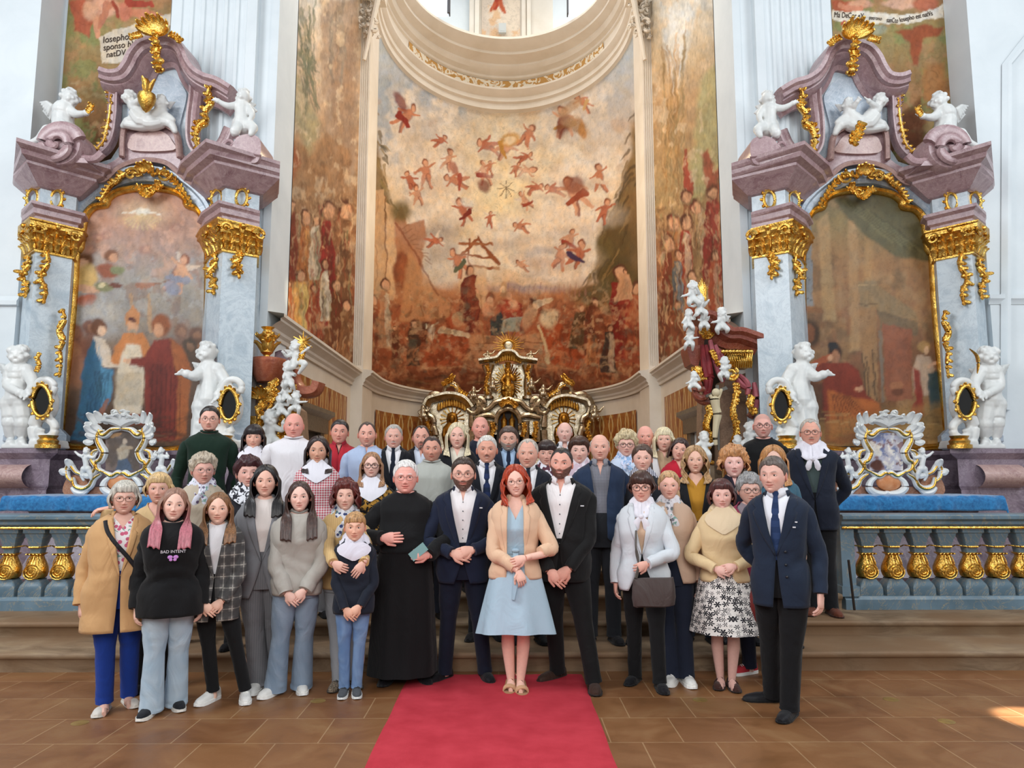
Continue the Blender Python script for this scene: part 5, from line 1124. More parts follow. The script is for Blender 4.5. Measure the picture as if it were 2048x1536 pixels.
# ================================================================== HIGH ALTAR
HY = 21.6; hx = 1016
H_ = empty('high_altar', 'silver and gold high altar with niches in the apse', 'altar', (P(hx, 900, HY).x, HY, Z4))
hp = lambda pts, d=0: px(pts, HY + d)
def msym(pts): return [(2 * hx - q[0],) + tuple(q[1:]) for q in pts]
zf = P(hx, 935, HY).z
mb = MB(); bx = P(868, 930, HY + .5).x; bx2 = P(1164, 930, HY + .5).x
mb.box(bx, bx2, HY + .3, HY + 1.2, Z4, P(hx, 870, HY + .5).z); mb.build('altar_body', M_silver, H_, smooth=False)
for f_ in (lambda q: q, msym):
    mb = MB()
    mb.prism(hp(f_([(868, 905), (866, 840), (858, 815), (862, 800), (885, 790), (905, 785), (925, 793), (942, 812), (945, 905)]), .25), (0, .3, 0))
    arc = catmull(hp(f_([(852, 812), (858, 800), (872, 795), (895, 790), (915, 792), (932, 800), (944, 816)]), .1), 6)
    mb.sweep(arc, [(0, -.14), (.12, -.14), (.2, -.05), (.3, .0), (.3, .07), (0, .14)], out=(0, -1, 0))
    for q, r in (([(858, 800), (862, 790), (872, 788), (882, 790), (890, 786)], .09), ([(888, 784), (892, 772), (905, 768), (914, 776), (916, 788), (926, 792), (936, 796)], .085), ([(853, 812), (856, 828), (866, 836), (868, 850), (862, 862)], .07), ([(944, 812), (952, 800), (962, 797), (968, 806), (962, 818), (950, 824)], .09), ([(866, 850), (872, 870), (870, 900)], .08), ([(942, 830), (944, 860), (941, 900)], .09)):
        c = catmull(hp(f_(q), -.02), 6); mb.tube(c, [r * (.5 + .6 * math.sin(pi * (.1 + .8 * i / (len(c) - 1)))) for i in range(len(c))], 8)
    mb.build('altar_wing', M_silver, H_)
    mb = MB()
    for i in range(11): mb.lathe([(.0, 0), (.045, .02), (.05, .12), (.02, .22)], P(*f_([(877 + i * 5.2, 822 - 9 * math.sin(pi * i / 10))])[0], HY + .02) , 8)
    acanthus(mb, hp(f_([(884, 770), (892, 765), (900, 760), (906, 752)]), -.05), .05, 2, 3, 3); acanthus(mb, hp(f_([(900, 768), (912, 772), (920, 782), (934, 790)]), -.05), .045, 2, 2.5, 4)
    acanthus(mb, hp(f_([(854, 840), (858, 860), (852, 880)]), 0), .05, 2, 2.5, 6); acanthus(mb, hp(f_([(962, 842), (960, 860), (964, 880)]), -.05), .05, 2, 2.5, 7)
    mb.build('gilt_carving', M_gold2, H_)
    mb = MB(); c = hp(f_([(905, 840)]), .15)[0]; mb.prism(hp(f_([(884, 880), (884, 830), (892, 820), (905, 815), (918, 820), (926, 830), (926, 880)]), .12), (0, .12, 0)); mb.build('niche_back', metal('silver leaf', '#d8d0bd', '#b3a88f', .35, .6, 14), H_, smooth=False)
    mb = MB(); c = Vector(hp(f_([(904, 838)]), -.02)[0]); mb.sphere(c, (.10, .1, .13)); mb.lathe([(.0, .22), (.13, .16), (.17, .0), (.15, -.12), (.26, -.24), (.30, -.45), (.22, -.8), (.26, -.95)], c + Vector((0, .05, 0)), 16, sy=.5); mb.tube([c + Vector((.2, 0, -.3)), c + Vector((.12, -.12, -.48)), c + Vector((-.04, -.15, -.4))], [.06, .05, .04], 8); mb.tube([c + Vector((-.2, 0, -.3)), c + Vector((-.22, -.12, -.5)), c + Vector((-.06, -.16, -.52))], [.06, .05, .04], 8); 
    mb.build('bust', metal('gilt bust', '#c9923c', '#4a3420', .4, .4, 12), H_)
    mb = MB()
    for a in range(16): d = Vector((math.cos(a * pi / 8), 0, math.sin(a * pi / 8))); mb.tube([c + Vector((0, .1, 0)) + d * .17, c + Vector((0, .1, 0)) + d * .36], [.012, .022], 5)
    mb.build('ray', M_gold2, H_)
# central tabernacle and upper shrine
mb = MB()
mb.prism(hp([(946, 905), (946, 836), (962, 822), (972, 802), (976, 728), (984, 722), (998, 722), (1000, 800), (1032, 800), (1034, 722), (1048, 722), (1056, 728), (1060, 802), (1070, 822), (1086, 836), (1086, 905)], .3), (0, .3, 0))
arc = catmull(hp([(958, 724), (978, 721), (994, 718), (1004, 708), (1016, 705), (1028, 708), (1038, 718), (1054, 721), (1074, 724)], .0), 6)
mb.sweep(arc, [(0, -.07), (.2, -.07), (.3, .0), (.3, .06), (0, .1)], out=(0, -1, 0))
for xx in (976, 1056):
    c = P(xx, 798, HY + .1); zt_ = P(xx, 730, HY + .1).z - c.z
    mb.lathe([(.17, 0), (.17, .08), (.11, .1), (.13, zt_ * .4), (.10, zt_ * .7), (.12, zt_ * .8), (.17, zt_ * .92), (.19, zt_)], c, 12)
for q in ([(940, 808), (950, 800), (958, 810), (955, 822), (944, 826), (934, 818)], [(970, 800), (962, 808), (968, 820), (980, 815), (990, 805), (1002, 802), (1016, 798), (1030, 802), (1042, 805), (1052, 815), (1064, 820), (1070, 808), (1062, 800)], [(1092, 808), (1082, 800), (1074, 810), (1077, 822), (1088, 826), (1098, 818)],
          [(992, 860), (992, 840), (998, 826), (1008, 819), (1016, 817), (1024, 819), (1034, 826), (1040, 840), (1040, 860)], [(950, 836), (975, 830), (990, 834)], [(1082, 836), (1057, 830), (1042, 834)]):
    c = catmull(hp(q, -.05), 6); mb.tube(c, [.08 * (.6 + .5 * math.sin(pi * i / (len(c) - 1))) for i in range(len(c))], 8)
for xx in (958, 980, 1052, 1074): mb.lathe([(.1, 0), (.12, .1), (.09, .5), (.12, .6)], P(xx, 884, HY + .05), 8); 
mb.build('shrine', M_silver, H_)
mb = MB(); mb.prism(hp(catw([(996, 900), (996, 845), (1002, 828), (1016, 820), (1030, 828), (1036, 845), (1036, 900)]), .26), (0, .05, 0)); mb.build('tabernacle_niche', plain('dark niche', '#2a1a0f', .5), H_, smooth=False)
mb = MB()
for xx in (1008, 1024): mb.lathe([(.0, 0), (.1, .02), (.08, .3), (.1, .4), (.04, .5), (.0, .62)], P(xx, 868, HY + .15), 10)
acanthus(mb, hp([(1000, 812), (1008, 806), (1016, 803), (1024, 806), (1032, 812)], -.12), .06, 2, 2.4, 5); acanthus(mb, hp([(976, 790), (972, 770), (977, 745), (974, 732)], -.1), .05, 2, 2.3, 8); acanthus(mb, hp([(1056, 790), (1060, 770), (1055, 745), (1058, 732)], -.1), .05, 2, 2.3, 9)
for i in range(12): mb.lathe([(0, 0), (.04, .02), (.045, .14), (.02, .2)], P(992 + i * 4.4, 728 - 6 * math.sin(pi * i / 11), HY - .05), 7)
for xx in (962, 985, 1047, 1070): acanthus(mb, hp([(xx, 845), (xx + 2, 858), (xx - 2, 872)], -.1), .05, 2, 2.2, xx)
c = P(1016, 765, HY + .22)
for a in range(36):
    d = Vector((math.cos(a * pi / 18), 0, 1.35 * math.sin(a * pi / 18))); mb.tube([c + d * .12, c + d * (.36 + .06 * (a % 2))], [.01, .022], 5)
mb.build('gilt_carving', M_gold2, H_)
mb = MB(); mb.prism(hp([(996, 800), (996, 728), (1036, 728), (1036, 800)], .29), (0, .05, 0)); mb.build('niche_back', bpy.data.materials['silver leaf'], H_, smooth=False)
mb = MB(); body(mb, 1.15, (1016, 742), .10, [(1016, 752, .10), (1016, 762, .085), (1016, 772, .12)], [[(1010, 752), (1003, 761, -.1), (1007, 766, -.2)], [(1022, 752), (1030, 759, -.1), (1029, 750, -.2)]], [[(1013, 775), (1013, 786), (1012, 797)], [(1019, 775), (1020, 786), (1021, 797)]], (), [[(1008, 768, .08), (1006, 782, .09), (1008, 792, .05)], [(1024, 768, .08), (1026, 782, .09), (1024, 792, .05)], [(1016, 768, .09), (1016, 780, .11), (1016, 790, .07)]], HY + .1, (0, -1), True, 2); c = P(1016, 738, HY + .1); mb.lathe([(.08, .06), (.1, .1), (.06, .13), (.1, .2)], c, 8)
mb.build('gilt_statue', M_gold2, H_)
mb = MB(); c = P(1017, 691, HY)
for a in range(28):
    d = Vector((math.cos(a * pi / 14), 0, math.sin(a * pi / 14))); mb.tube([c + d * .15, c + d * (.46 if a % 2 else .34)], [.02, .008], 5)
mb.tube([c + Vector((.16 * math.cos(t * .3), 0, .16 * math.sin(t * .3))) for t in range(22)], .03, 6, cap=False); mb.tube([c - Vector((0, 0, .15)), P(1016, 706, HY)], .04, 6)
mb.build('sunburst', M_gold2, H_)
mb = MB(); mb.sphere(c, (.14, .03, .14), 16, 8); mb.build('sunburst_disc', M_silver, H_)
for i, (x, y, s_, fx, lb) in enumerate(((947, 786, .55, .5, 'small silver putto on the high altar, beside the white-haired moustached man side'), (985, 768, .55, .4, 'small silver putto clinging to the shrine column on the far choir side'), (1063, 768, .55, -.4, 'small silver putto clinging to the shrine column toward the pulpit'), (1087, 782, .55, -.5, 'small silver putto seated on the high altar scroll toward the pulpit'), (846, 825, .6, .5, 'silver angel at the outer edge of the high altar above the goateed man'), (1190, 825, .6, -.6, 'silver angel at the outer edge of the high altar toward the pulpit'), (975, 710, .35, .4, 'tiny silver putto on top of the shrine toward the wedding altar'), (1062, 710, .35, -.4, 'tiny silver putto on top of the shrine toward the sleeping man altar'))):
    mb = MB(); k = s_ * 22
    body(mb, s_ * 1.4, (x, y - k * .7), .11 * s_ * 1.2, [(x, y - k * .2, .11), (x, y + k * .2, .1), (x, y + k * .45, .12)], [[(x - 3, y - k * .3), (x - 9, y), (x - 4, y + 3)], [(x + 3, y - k * .3), (x + 9, y - 3), (x + 14, y - 8)]], [[(x - 3, y + k * .5), (x - 5, y + k * .9), (x - 3, y + k * 1.3)], [(x + 3, y + k * .5), (x + 6, y + k * .9), (x + 7, y + k * 1.2)]], (), (), HY - .15, (fx, -1), False, seed=i)
    o = mb.build('putto_statue', M_silver); tag(o, lb.replace('beside the white-haired moustached man side', 'above the smiling bald man'), 'statue', 'silver putti on the high altar')
# ================================================================== PULPIT AT THE CHOIR ARCH
M_red = marble('red marble', '#8f4a3a', '#6d3126', '#b98a78', 3)
M_redc = plain('crimson drapery', '#8e2a30', .6, c2='#6d1c24'); M_pinkc = plain('rose drapery', '#b5656c', .55, c2='#964a54')
M_brown = marble('brown marble', '#8f7460', '#6d5545', '#b59c84', 2.2)
PY = 11.1
pu = empty('pulpit_altar', 'red marble side altar with gilded capitals, drapery and crucifix', 'altar', (P(1450, 900, PY).x, PY, Z3))
def pslab(name, m, pts, d, depth, **kw):
    mb = MB(); slab(mb, pts, PY + d, depth); return mb.build(name, m, pu, smooth=False, **kw)
pslab('column', M_brown, [(1440, 930), (1442, 800), (1450, 760), (1508, 740), (1510, 930)], .3, .5)
pslab('column', M_brown, [(1402, 930), (1404, 775), (1418, 775), (1416, 930)], .5, .3)
pslab('dark_recess', plain('dark niche', '#2a1a0f'), [(1395, 930), (1400, 690), (1420, 660), (1445, 700), (1450, 930)], .85, .1)
mb = MB(); 
top = catmull(px([(1392, 652), (1400, 645), (1412, 644), (1424, 654), (1438, 668), (1452, 676), (1470, 676), (1490, 682), (1512, 690)], PY - .1), 5)
mb.sweep(top, [(0, -.18), (.1, -.18), (.14, -.1), (.26, -.05), (.26, .0), (.34, .04), (.34, .1), (0, .14)], out=(0, -1, 0)); slab(mb, [(1440, 700), (1452, 676), (1505, 678), (1505, 702)], PY - .1, .5)
slab(mb, [(1374, 700), (1374, 692), (1402, 690), (1402, 712), (1396, 735), (1382, 728)], PY - .1, .4); slab(mb, [(1394, 662), (1400, 646), (1412, 650), (1408, 690), (1396, 690)], PY + .1, .3)
mb.build('canopy', M_red, pu, angle=30)
mb = MB()
for i in range(13): mb.tube([P(1450 + i * 4.5, 703, PY - .35), P(1450.5 + i * 4.4, 722, PY - .38), P(1451 + i * 4.3, 736, PY - .33)], [.022, .018, .012], 6)
for i in range(9): mb.sphere(P(1446 + i * 7, 703, PY - .36), .035, 8, 6)
slab(mb, [(1452, 704), (1505, 700), (1502, 734), (1454, 736)], PY - .3, .3)
mb.build('gilt_fringe', M_gold, pu)
mb = MB(); acanthus(mb, px([(1388, 735), (1392, 748), (1398, 758)], PY - .2), .06, 2, 2.2, 1); acanthus(mb, px([(1400, 660), (1406, 664), (1412, 672), (1418, 668)], PY - .2), .05, 2, 2.3, 2)
mb.tube(spiral(P(1463, 748, PY - .4), .1, .02, 1.5, 1.0, -1, 26), .026, 7)
for x0, y0, y1, s_ in ((1468, 765, 925, 1), (1414, 810, 925, 2)):
    q = [(x0 + 4 * math.sin(i * 1.7), y0 + (y1 - y0) * i / 8) for i in range(9)]; acanthus(mb, px(q, PY - .3), .035, 2, 2.6, s_)
acanthus(mb, px([(1502, 790), (1498, 808), (1506, 826)], PY - .3), .04, 2, 2.4, 4)
acanthus(mb, px([(1420, 700), (1428, 714), (1436, 730)], PY - .3), .03, 2, 2.4, 4)
mb.build('gilt_carving', M_gold, pu)
for nm, m, qs in (('drapery', M_redc, ([(1404, 690), (1408, 730), (1413, 760), (1410, 795)], [(1411, 690), (1417, 725), (1420, 760), (1416, 790)])), ('drapery', M_pinkc, ([(1420, 680), (1426, 712), (1436, 740), (1446, 765)], [(1430, 690), (1438, 715), (1444, 738), (1448, 760)], [(1440, 700), (1446, 715), (1450, 730), (1452, 748)])), ('drapery', M_pinkc, ([(1478, 750), (1490, 762), (1496, 775), (1494, 790)], [(1472, 756), (1480, 768), (1492, 776)], [(1508, 765), (1512, 800), (1508, 830)]))):
    mb = MB()
    for q in qs: c = catmull(px(q, PY - .25), 6); mb.tube(c, [.06 * (.7 + .5 * math.sin(pi * i / (len(c) - 1))) for i in range(len(c))], 8, .7)
    mb.build(nm, m, pu)
mb = MB(); mb.tube(spiral(P(1404, 785, PY - .25), .12, .03, 1.2, 1.6, 1, 24), .05, 8); mb.tube(catmull(px([(1396, 770), (1392, 790), (1402, 802), (1418, 806)], PY - .2), 5), .05, 8); mb.tube(catmull(px([(1500, 780), (1510, 800), (1508, 820), (1500, 835)], PY - .1), 5), .06, 8); mb.build('scroll', M_red, pu)
cx_ = tag(bpy.data.objects.new('crucifix', None), 'pale carved crucifix in front of the red marble side altar', 'crucifix'); COL.objects.link(cx_); cx_.location = P(1432, 890, PY - .6)
mb = MB(); slab(mb, [(1432, 770), (1438, 770), (1440, 900), (1436, 900)], PY - .5, .05); slab(mb, [(1414, 795), (1412, 790), (1452, 772), (1456, 778)], PY - .5, .05); mb.build('cross', plain('grey bronze', '#5d5a54', .5), cx_, smooth=False)
mb = MB(); c = px([(1430, 792), (1430, 800), (1432, 815), (1435, 830), (1432, 850), (1430, 875), (1432, 890)], PY - .56); mb.tube(catmull(c, 4), list(np.interp(np.linspace(0, 6, 25), range(7), [.03, .085, .07, .075, .055, .04, .03])), 10, .8); mb.sphere(P(1432, 785, PY - .57), .06)
mb.tube(px([(1424, 796), (1420, 790)], PY - .56), .025); mb.tube(catmull(px([(1436, 798), (1440, 788), (1443, 778)], PY - .56), 4), .022); mb.build('figure', plain('bone colour', '#cdbf9f', .5), cx_)
for i, (x, y, s_, fx, kk, lb) in enumerate(((1385, 588, 1.1, -.3, 0, 'white putto crowning the red marble canopy, below the golden sheaf'), (1400, 612, 1.0, .3, 1, 'white putto second from the top on the red marble canopy'), (1377, 640, .9, -.4, 0, 'white putto low on the outer scroll of the red marble canopy'), (1408, 640, .9, .2, 1, 'white putto lying over the crest of the red marble canopy'), (1443, 642, 1.1, -.6, 2, 'white winged putto sitting on the slope of the red marble canopy'), (1380, 678, .9, -.6, 0, 'white putto head beside the red canopy shoulder above the crimson drapery'), (1449, 738, 1.0, -.2, 1, 'white putto among the rose drapery by the gilt fringe'), (1388, 762, .8, -.4, 0, 'white putto below the gilt capital, beside the crimson drapery'), (1500, 872, 1.2, -.3, 1, 'white putto partly hidden behind the bald priest in black'), (1408, 892, 1.2, .2, 0, 'white putto with golden wings above the wavy-haired woman'), (1475, 895, 1.0, .2, 0, 'white putto at the foot of the gilt pillar above the curly woman'))):
    mb = MB(); k = s_ * 16
    s_ *= .82; rr_ = random.Random(i * 5 + 1); j1, j2, j3, j4 = [rr_.uniform(.35, 1.1) for _ in range(4)]; body(mb, s_ * .58, (x, y - k * .9), .078 * s_, [(x + 1, y - k * .3, .11), (x, y + k * .2, .1), (x, y + k * .6, .13)], [[(x - 4, y - k * .4, 0), (x - k * .8 * j1, y, -.05), (x - k * 1.1 * j2, y + k * (j3 - .7), -.1)], [(x + 4, y - k * .4, 0), (x + k * .8 * j3, y - 2, -.05), (x + k * 1.1 * j1, y - k * (j2 - .3), -.1)]], [[(x - 4, y + k * .6), (x - k * .7 * j4, y + k * (.6 + .4 * j2), -.12), (x - k * .8 * j1, y + k * (1.0 + .6 * j4), -.06)], [(x + 4, y + k * .6), (x + k * .8 * j2, y + k * (.6 + .4 * j3), -.12), (x + k * .7 * j3, y + k * (1.0 + .6 * j1), -.06)]],
         [((x, y - k * .2, .05), (x + k * 1.2, y - k * .6, .1))] if kk else (), (), PY - .45, (fx, -1), seed=i + 30)
    SIDE = -1; solidify(mb, 'putto_statue', M_stat, .011, label=lb, cat='statue', group='putti around the red marble side altar')
mb = MB()
for i in range(9): mb.tube(px([(1405 + i * .7, 602), (1400 + i * 1.6, 580), (1396 + i * 2.6, 556 + abs(i - 3) * 4)], PY - .45), [.02, .016, .004], 5)
tag(mb.build('golden_sheaf', M_gold), 'golden sheaf held up by the topmost putto on the red marble canopy', 'sheaf')
# ================================================================== COUNTERPART SIDE ALTAR ON THE OTHER SIDE
M_terra = marble('terracotta marble', '#a35c42', '#8a4430', '#c08a70', 3)
fa = empty('urn_altar', 'terracotta marble side altar with gilded urn and white putti', 'altar', (P(560, 900, PY).x, PY, Z3))
def fslab(name, m, pts, d, depth):
    mb = MB(); slab(mb, pts, PY + d, depth); return mb.build(name, m, fa, smooth=False)
fslab('column', M_brown, [(512, 930), (510, 770), (560, 765), (575, 800), (600, 820), (608, 930)], .2, .4)
mb = MB(); rw = []
mb.lathe([(.0, 0), (.30, .0), (.32, .02), (.42, .12), (.44, .17), (.48, .22), (.50, .30), (.46, .35), (0, .36)], P(537, 765, PY + .1) , 28, sx=.55, sy=.7); mb.build('cornice', M_terra, fa, angle=35)
mb = MB(); c = catmull(px([(590, 742), (592, 760), (602, 778), (615, 784), (632, 780), (638, 765)], PY), 6); mb.sweep(c, [(0, -.1), (.1, -.1), (.2, -.05), (.2, .05), (.1, .08), (0, .08)], out=(0, -1, 0)); mb.build('cornice_scroll', M_terra, fa, angle=35)
fslab('volute_block', M_purple, [(548, 724), (550, 704), (560, 700), (572, 702), (576, 724)], .1, .3)
mb = MB(); c = P(533, 724, PY - .1); mb.lathe([(.0, 0), (.11, .0), (.11, .03), (.05, .05), (.045, .1), (.09, .14), (.10, .22), (.08, .28), (.13, .34), (.13, .40), (.07, .44), (.06, .48), (.10, .52), (0, .53)], c, 20)
for k in range(8): a = k * pi / 4; leaf(mb, c + Vector((.08 * math.cos(a), .08 * math.sin(a), .16)), (math.cos(a) * .4, math.sin(a) * .4, 1), (math.cos(a), math.sin(a), 0), .18, .03, .8); leaf(mb, c + Vector((.1 * math.cos(a), .1 * math.sin(a), .36)), (math.cos(a), math.sin(a), .4), (0, 0, 1), .1, .025, .8)
tag(mb.build('gilded_urn', M_gold), 'gilded urn on the terracotta marble altar by the choir', 'urn')
mb = MB(); fan(mb, P(521, 798, PY - .05), .2, .3, pi - .3, 8, .022)
for x0, y0, y1, s_, r in ((524, 800, 850, 3, .04), (548, 760, 800, 4, .045), (590, 790, 830, 5, .04), (568, 830, 905, 6, .05), (585, 772, 800, 7, .04), (540, 800, 850, 9, .02)):
    q = [(x0 + 4 * math.sin(i * 1.9), y0 + (y1 - y0) * i / 6) for i in range(7)]; acanthus(mb, px(q, PY - .15), r, 2, 2.5, s_)
acanthus(mb, px([(605, 690), (606, 705), (603, 720), (606, 735)], PY - .3), .03, 2, 2.4, 3)
slab(mb, [(496, 860), (496, 832), (512, 832), (512, 860)], PY, .2); acanthus(mb, px([(540, 890), (560, 880), (580, 885), (600, 875)], PY - .2), .05, 2, 2.4, 3)
mb.build('gilt_carving', M_gold, fa)
mb = MB(); c = P(606, 684, PY - .3)
for a in range(12): d = Vector((math.cos(a * pi / 6), 0, math.sin(a * pi / 6))); mb.tube([c, c + d * (.16 if a % 2 else .11)], [.025, .006], 5)
tag(mb.build('golden_star', M_gold), 'golden star above the white putti on the terracotta altar', 'star')
for i, (x, y, s_, fx, kk, lb) in enumerate(((592, 712, 1.3, -.5, 1, 'white putto leaning over the terracotta altar below the golden star'), (577, 752, 1.2, -.5, 0, 'white putto with curly head beside the curved terracotta cornice'), (571, 785, .9, .2, 0, 'white putto midway down the gilded pillar of the terracotta altar'), (562, 812, 1.0, -.2, 1, 'white putto hanging head up on the dark pillar above the bald man'), (592, 806, 1.0, .4, 0, 'white putto beside the candle flame above the bald man in white'), (541, 862, 1.7, .3, 0, 'white putto resting its head between fringed woman and bald man in white'))):
    mb = MB(); k = s_ * 16
    s_ *= .84; rr_ = random.Random(i * 5 + 2); j1, j2, j3, j4 = [rr_.uniform(.35, 1.1) for _ in range(4)]; body(mb, s_ * .56, (x, y - k * .9), .08 * s_, [(x + 1, y - k * .3, .11), (x, y + k * .2, .1), (x, y + k * .6, .13)], [[(x - 4, y - k * .4, 0), (x - k * .8 * j1, y, -.05), (x - k * 1.1 * j2, y + k * (j3 - .7), -.1)], [(x + 4, y - k * .4, 0), (x + k * .8 * j3, y - 2, -.05), (x + k * 1.1 * j1, y - k * (j2 - .3), -.1)]], [[(x - 4, y + k * .6), (x - k * .7 * j4, y + k * (.6 + .4 * j2), -.12), (x - k * .8 * j1, y + k * (1.0 + .6 * j4), -.06)], [(x + 4, y + k * .6), (x + k * .8 * j2, y + k * (.6 + .4 * j3), -.12), (x + k * .7 * j3, y + k * (1.0 + .6 * j1), -.06)]],
         [((x, y - k * .2, .05), (x - k * 1.2, y - k * .6, .1))] if kk else (), (), PY - .25, (fx, -1), seed=i + 60)
    solidify(mb, 'putto_statue', M_stat, .011, label=lb, cat='statue', group='putti around the terracotta altar')
# ================================================================== PEOPLE
class CMB(MB):
    def __init__(s): super().__init__(); s.c = []; s.k = (1, 1, 1)
    def add(s, vs, fs):
        vs = list(vs); s.c.extend([s.k] * len(vs)); return super().add(vs, fs)
def skin_mat():
    if 'skin' in MATS: return MATS['skin']
    n = N('skin'); n.pr(.52, spec=.35); a = n.new('ShaderNodeVertexColor', layer_name='pigment')
    f = n.noise(n.co(), 60, 4); n.base(n.mix(1.0, a.outputs[0], n.ramp(f, [(.3, .93), (.7, 1.0)]), 'MULTIPLY'))
    n.b.inputs['Subsurface Weight'].default_value = .06; n.b.inputs['Subsurface Radius'].default_value = (.02, .008, .004); n.bump(f, .05, .002)
    MATS['skin'] = n.m; return n.m
def hair_mat(c):
    k = 'hair ' + c
    if k in MATS: return MATS[k]
    n = N(k); n.pr(.4, spec=.5); cc = lin(c)
    f = n.noise(n.co((1, 1, .09)), 105, 3, .4); dk = tuple(v * .66 for v in [int(c.lstrip('#')[i:i + 2], 16) for i in (0, 2, 4)])
    lt = tuple(min(255, v * 1.18 + 6) for v in [int(c.lstrip('#')[i:i + 2], 16) for i in (0, 2, 4)])
    n.base(n.ramp(f, [(.3, '#%02x%02x%02x' % tuple(int(v) for v in dk)), (.5, c), (.72, '#%02x%02x%02x' % tuple(int(v) for v in lt))])); n.bump(f, .3, .006); MATS[k] = n.m; return n.m
def tip_mat(c, c2, z0, z1):
    n = N('two tone hair'); n.pr(.4); sx = n.new('ShaderNodeSeparateXYZ'); n.t.links.new(n.co(), sx.inputs[0]); m = n.new('ShaderNodeMapRange'); n.t.links.new(sx.outputs[2], m.inputs[0]); m.inputs[1].default_value = z0; m.inputs[2].default_value = z1
    f = n.noise(n.co((1, 1, .09)), 105, 3, .4); a = n.mix(m.outputs[0], c2, c); n.base(n.mix(n.ramp(f, [(.3, .45), (.6, 0.0)]), a, '#4a3030')); n.bump(f, .3, .006); return n.m
def cloth(c, pat=None, c2=None, rough=.85, sc=1.0):
    k = 'cloth %s %s %s %s' % (c, pat, c2, sc)
    if k in MATS: return MATS[k]
    n = N(k); n.pr(rough, spec=.2, sheen=.08)
    co = n.co((1, 1, 1)); f = n.noise(n.co((1, 1, .6)), 5, 3, 1.0); w = n.noise(n.co(), 420, 1); base = c
    def band(axis, freq, lo, sharp=.02, off=0):
        sx = n.new('ShaderNodeSeparateXYZ'); n.t.links.new(co, sx.inputs[0])
        m = n.new('ShaderNodeMath', operation='MULTIPLY_ADD'); n.t.links.new(sx.outputs[axis], m.inputs[0]); m.inputs[1].default_value = freq; m.inputs[2].default_value = off
        fr = n.new('ShaderNodeMath', operation='FRACT'); n.t.links.new(m.outputs[0], fr.inputs[0])
        return n.ramp(fr.outputs[0], [(0, 0.0), (max(.001, lo - sharp), 0.0), (lo, 1.0)])
    if pat == 'gingham':
        a = n.mix(.5, band(0, 42, .5), band(2, 42, .5)); base = n.mix(a, c, c2)
    elif pat == 'plaid':
        base = n.mix(.5, n.ramp(w, [(.35, c), (.65, c2)]), n.mix(n.noise(n.co((1, 1, .1)), 120, 2), c, c2)); a = n.mix(1.0, band(0, 15, .9, .01), band(2, 13, .9, .01), 'LIGHTEN'); base = n.mix(n.mix(.55, (0, 0, 0), a), base, '#c9c4ba')
        a = n.mix(1.0, band(0, 15, .62, .2, .4), band(2, 13, .62, .2, .3), 'LIGHTEN'); base = n.mix(n.mix(.6, (0, 0, 0), a), base, '#2e2e30')
    elif pat == 'check':
        a = n.mix(.5, band(0, 90, .5), band(2, 90, .5)); base = n.mix(a, c, c2)
    elif pat == 'hstripe': base = n.mix(band(2, 40 * sc, .5), c, c2)
    elif pat == 'vstripe': base = n.mix(band(0, 60 * sc, .6), c, c2)
    elif pat == 'floral':
        v = n.new('ShaderNodeTexVoronoi'); v.inputs['Scale'].default_value = 26 * sc; n.t.links.new(co, v.inputs['Vector'])
        m = n.ramp(v.outputs['Distance'], [(.0, 1.0), (.34, 1.0), (.4, 0.0)]); base = n.mix(m, c, c2); v2 = n.noise(co, 22 * sc, 3, 1); base = n.mix(n.ramp(v2, [(.6, 0.0), (.63, 1.0)]), base, '#7aa39a')
    elif pat == 'flowerskirt':
        # star flowers: angle dependent cells on a white ground, laid on the cloth's own U and V
        uv = n.new('ShaderNodeAttribute', attribute_name='weave'); mp_ = uv.outputs['Vector']
        v = n.new('ShaderNodeTexVoronoi'); v.inputs['Scale'].default_value = 24; v.inputs['Randomness'].default_value = .55; n.t.links.new(mp_, v.inputs['Vector'])
        sb = n.new('ShaderNodeVectorMath', operation='SUBTRACT'); ms = n.new('ShaderNodeVectorMath', operation='SCALE'); ms.inputs['Scale'].default_value = 24
        n.t.links.new(mp_, ms.inputs[0]); ps = n.new('ShaderNodeVectorMath', operation='SCALE'); ps.inputs['Scale'].default_value = 24; n.t.links.new(v.outputs['Position'], ps.inputs[0])
        n.t.links.new(ms.outputs[0], sb.inputs[0]); n.t.links.new(ps.outputs[0], sb.inputs[1]); sx = n.new('ShaderNodeSeparateXYZ'); n.t.links.new(sb.outputs[0], sx.inputs[0])
        at = n.new('ShaderNodeMath', operation='ARCTAN2'); n.t.links.new(sx.outputs[1], at.inputs[0]); n.t.links.new(sx.outputs[0], at.inputs[1])
        m5 = n.new('ShaderNodeMath', operation='MULTIPLY'); n.t.links.new(at.outputs[0], m5.inputs[0]); m5.inputs[1].default_value = 3
        cs = n.new('ShaderNodeMath', operation='COSINE'); n.t.links.new(m5.outputs[0], cs.inputs[0]); ab = n.new('ShaderNodeMath', operation='ABSOLUTE'); n.t.links.new(cs.outputs[0], ab.inputs[0])
        mu = n.new('ShaderNodeMath', operation='MULTIPLY_ADD'); n.t.links.new(ab.outputs[0], mu.inputs[0]); mu.inputs[1].default_value = .52; mu.inputs[2].default_value = .10
        gt = n.new('ShaderNodeMath', operation='LESS_THAN'); n.t.links.new(v.outputs['Distance'], gt.inputs[0]); n.t.links.new(mu.outputs[0], gt.inputs[1]); base = n.mix(gt.outputs[0], c, c2)
    elif pat == 'denim': base = n.mix(n.ramp(f, [(.35, 0.0), (.65, 1.0)]), c, c2)
    elif pat == 'ombre':
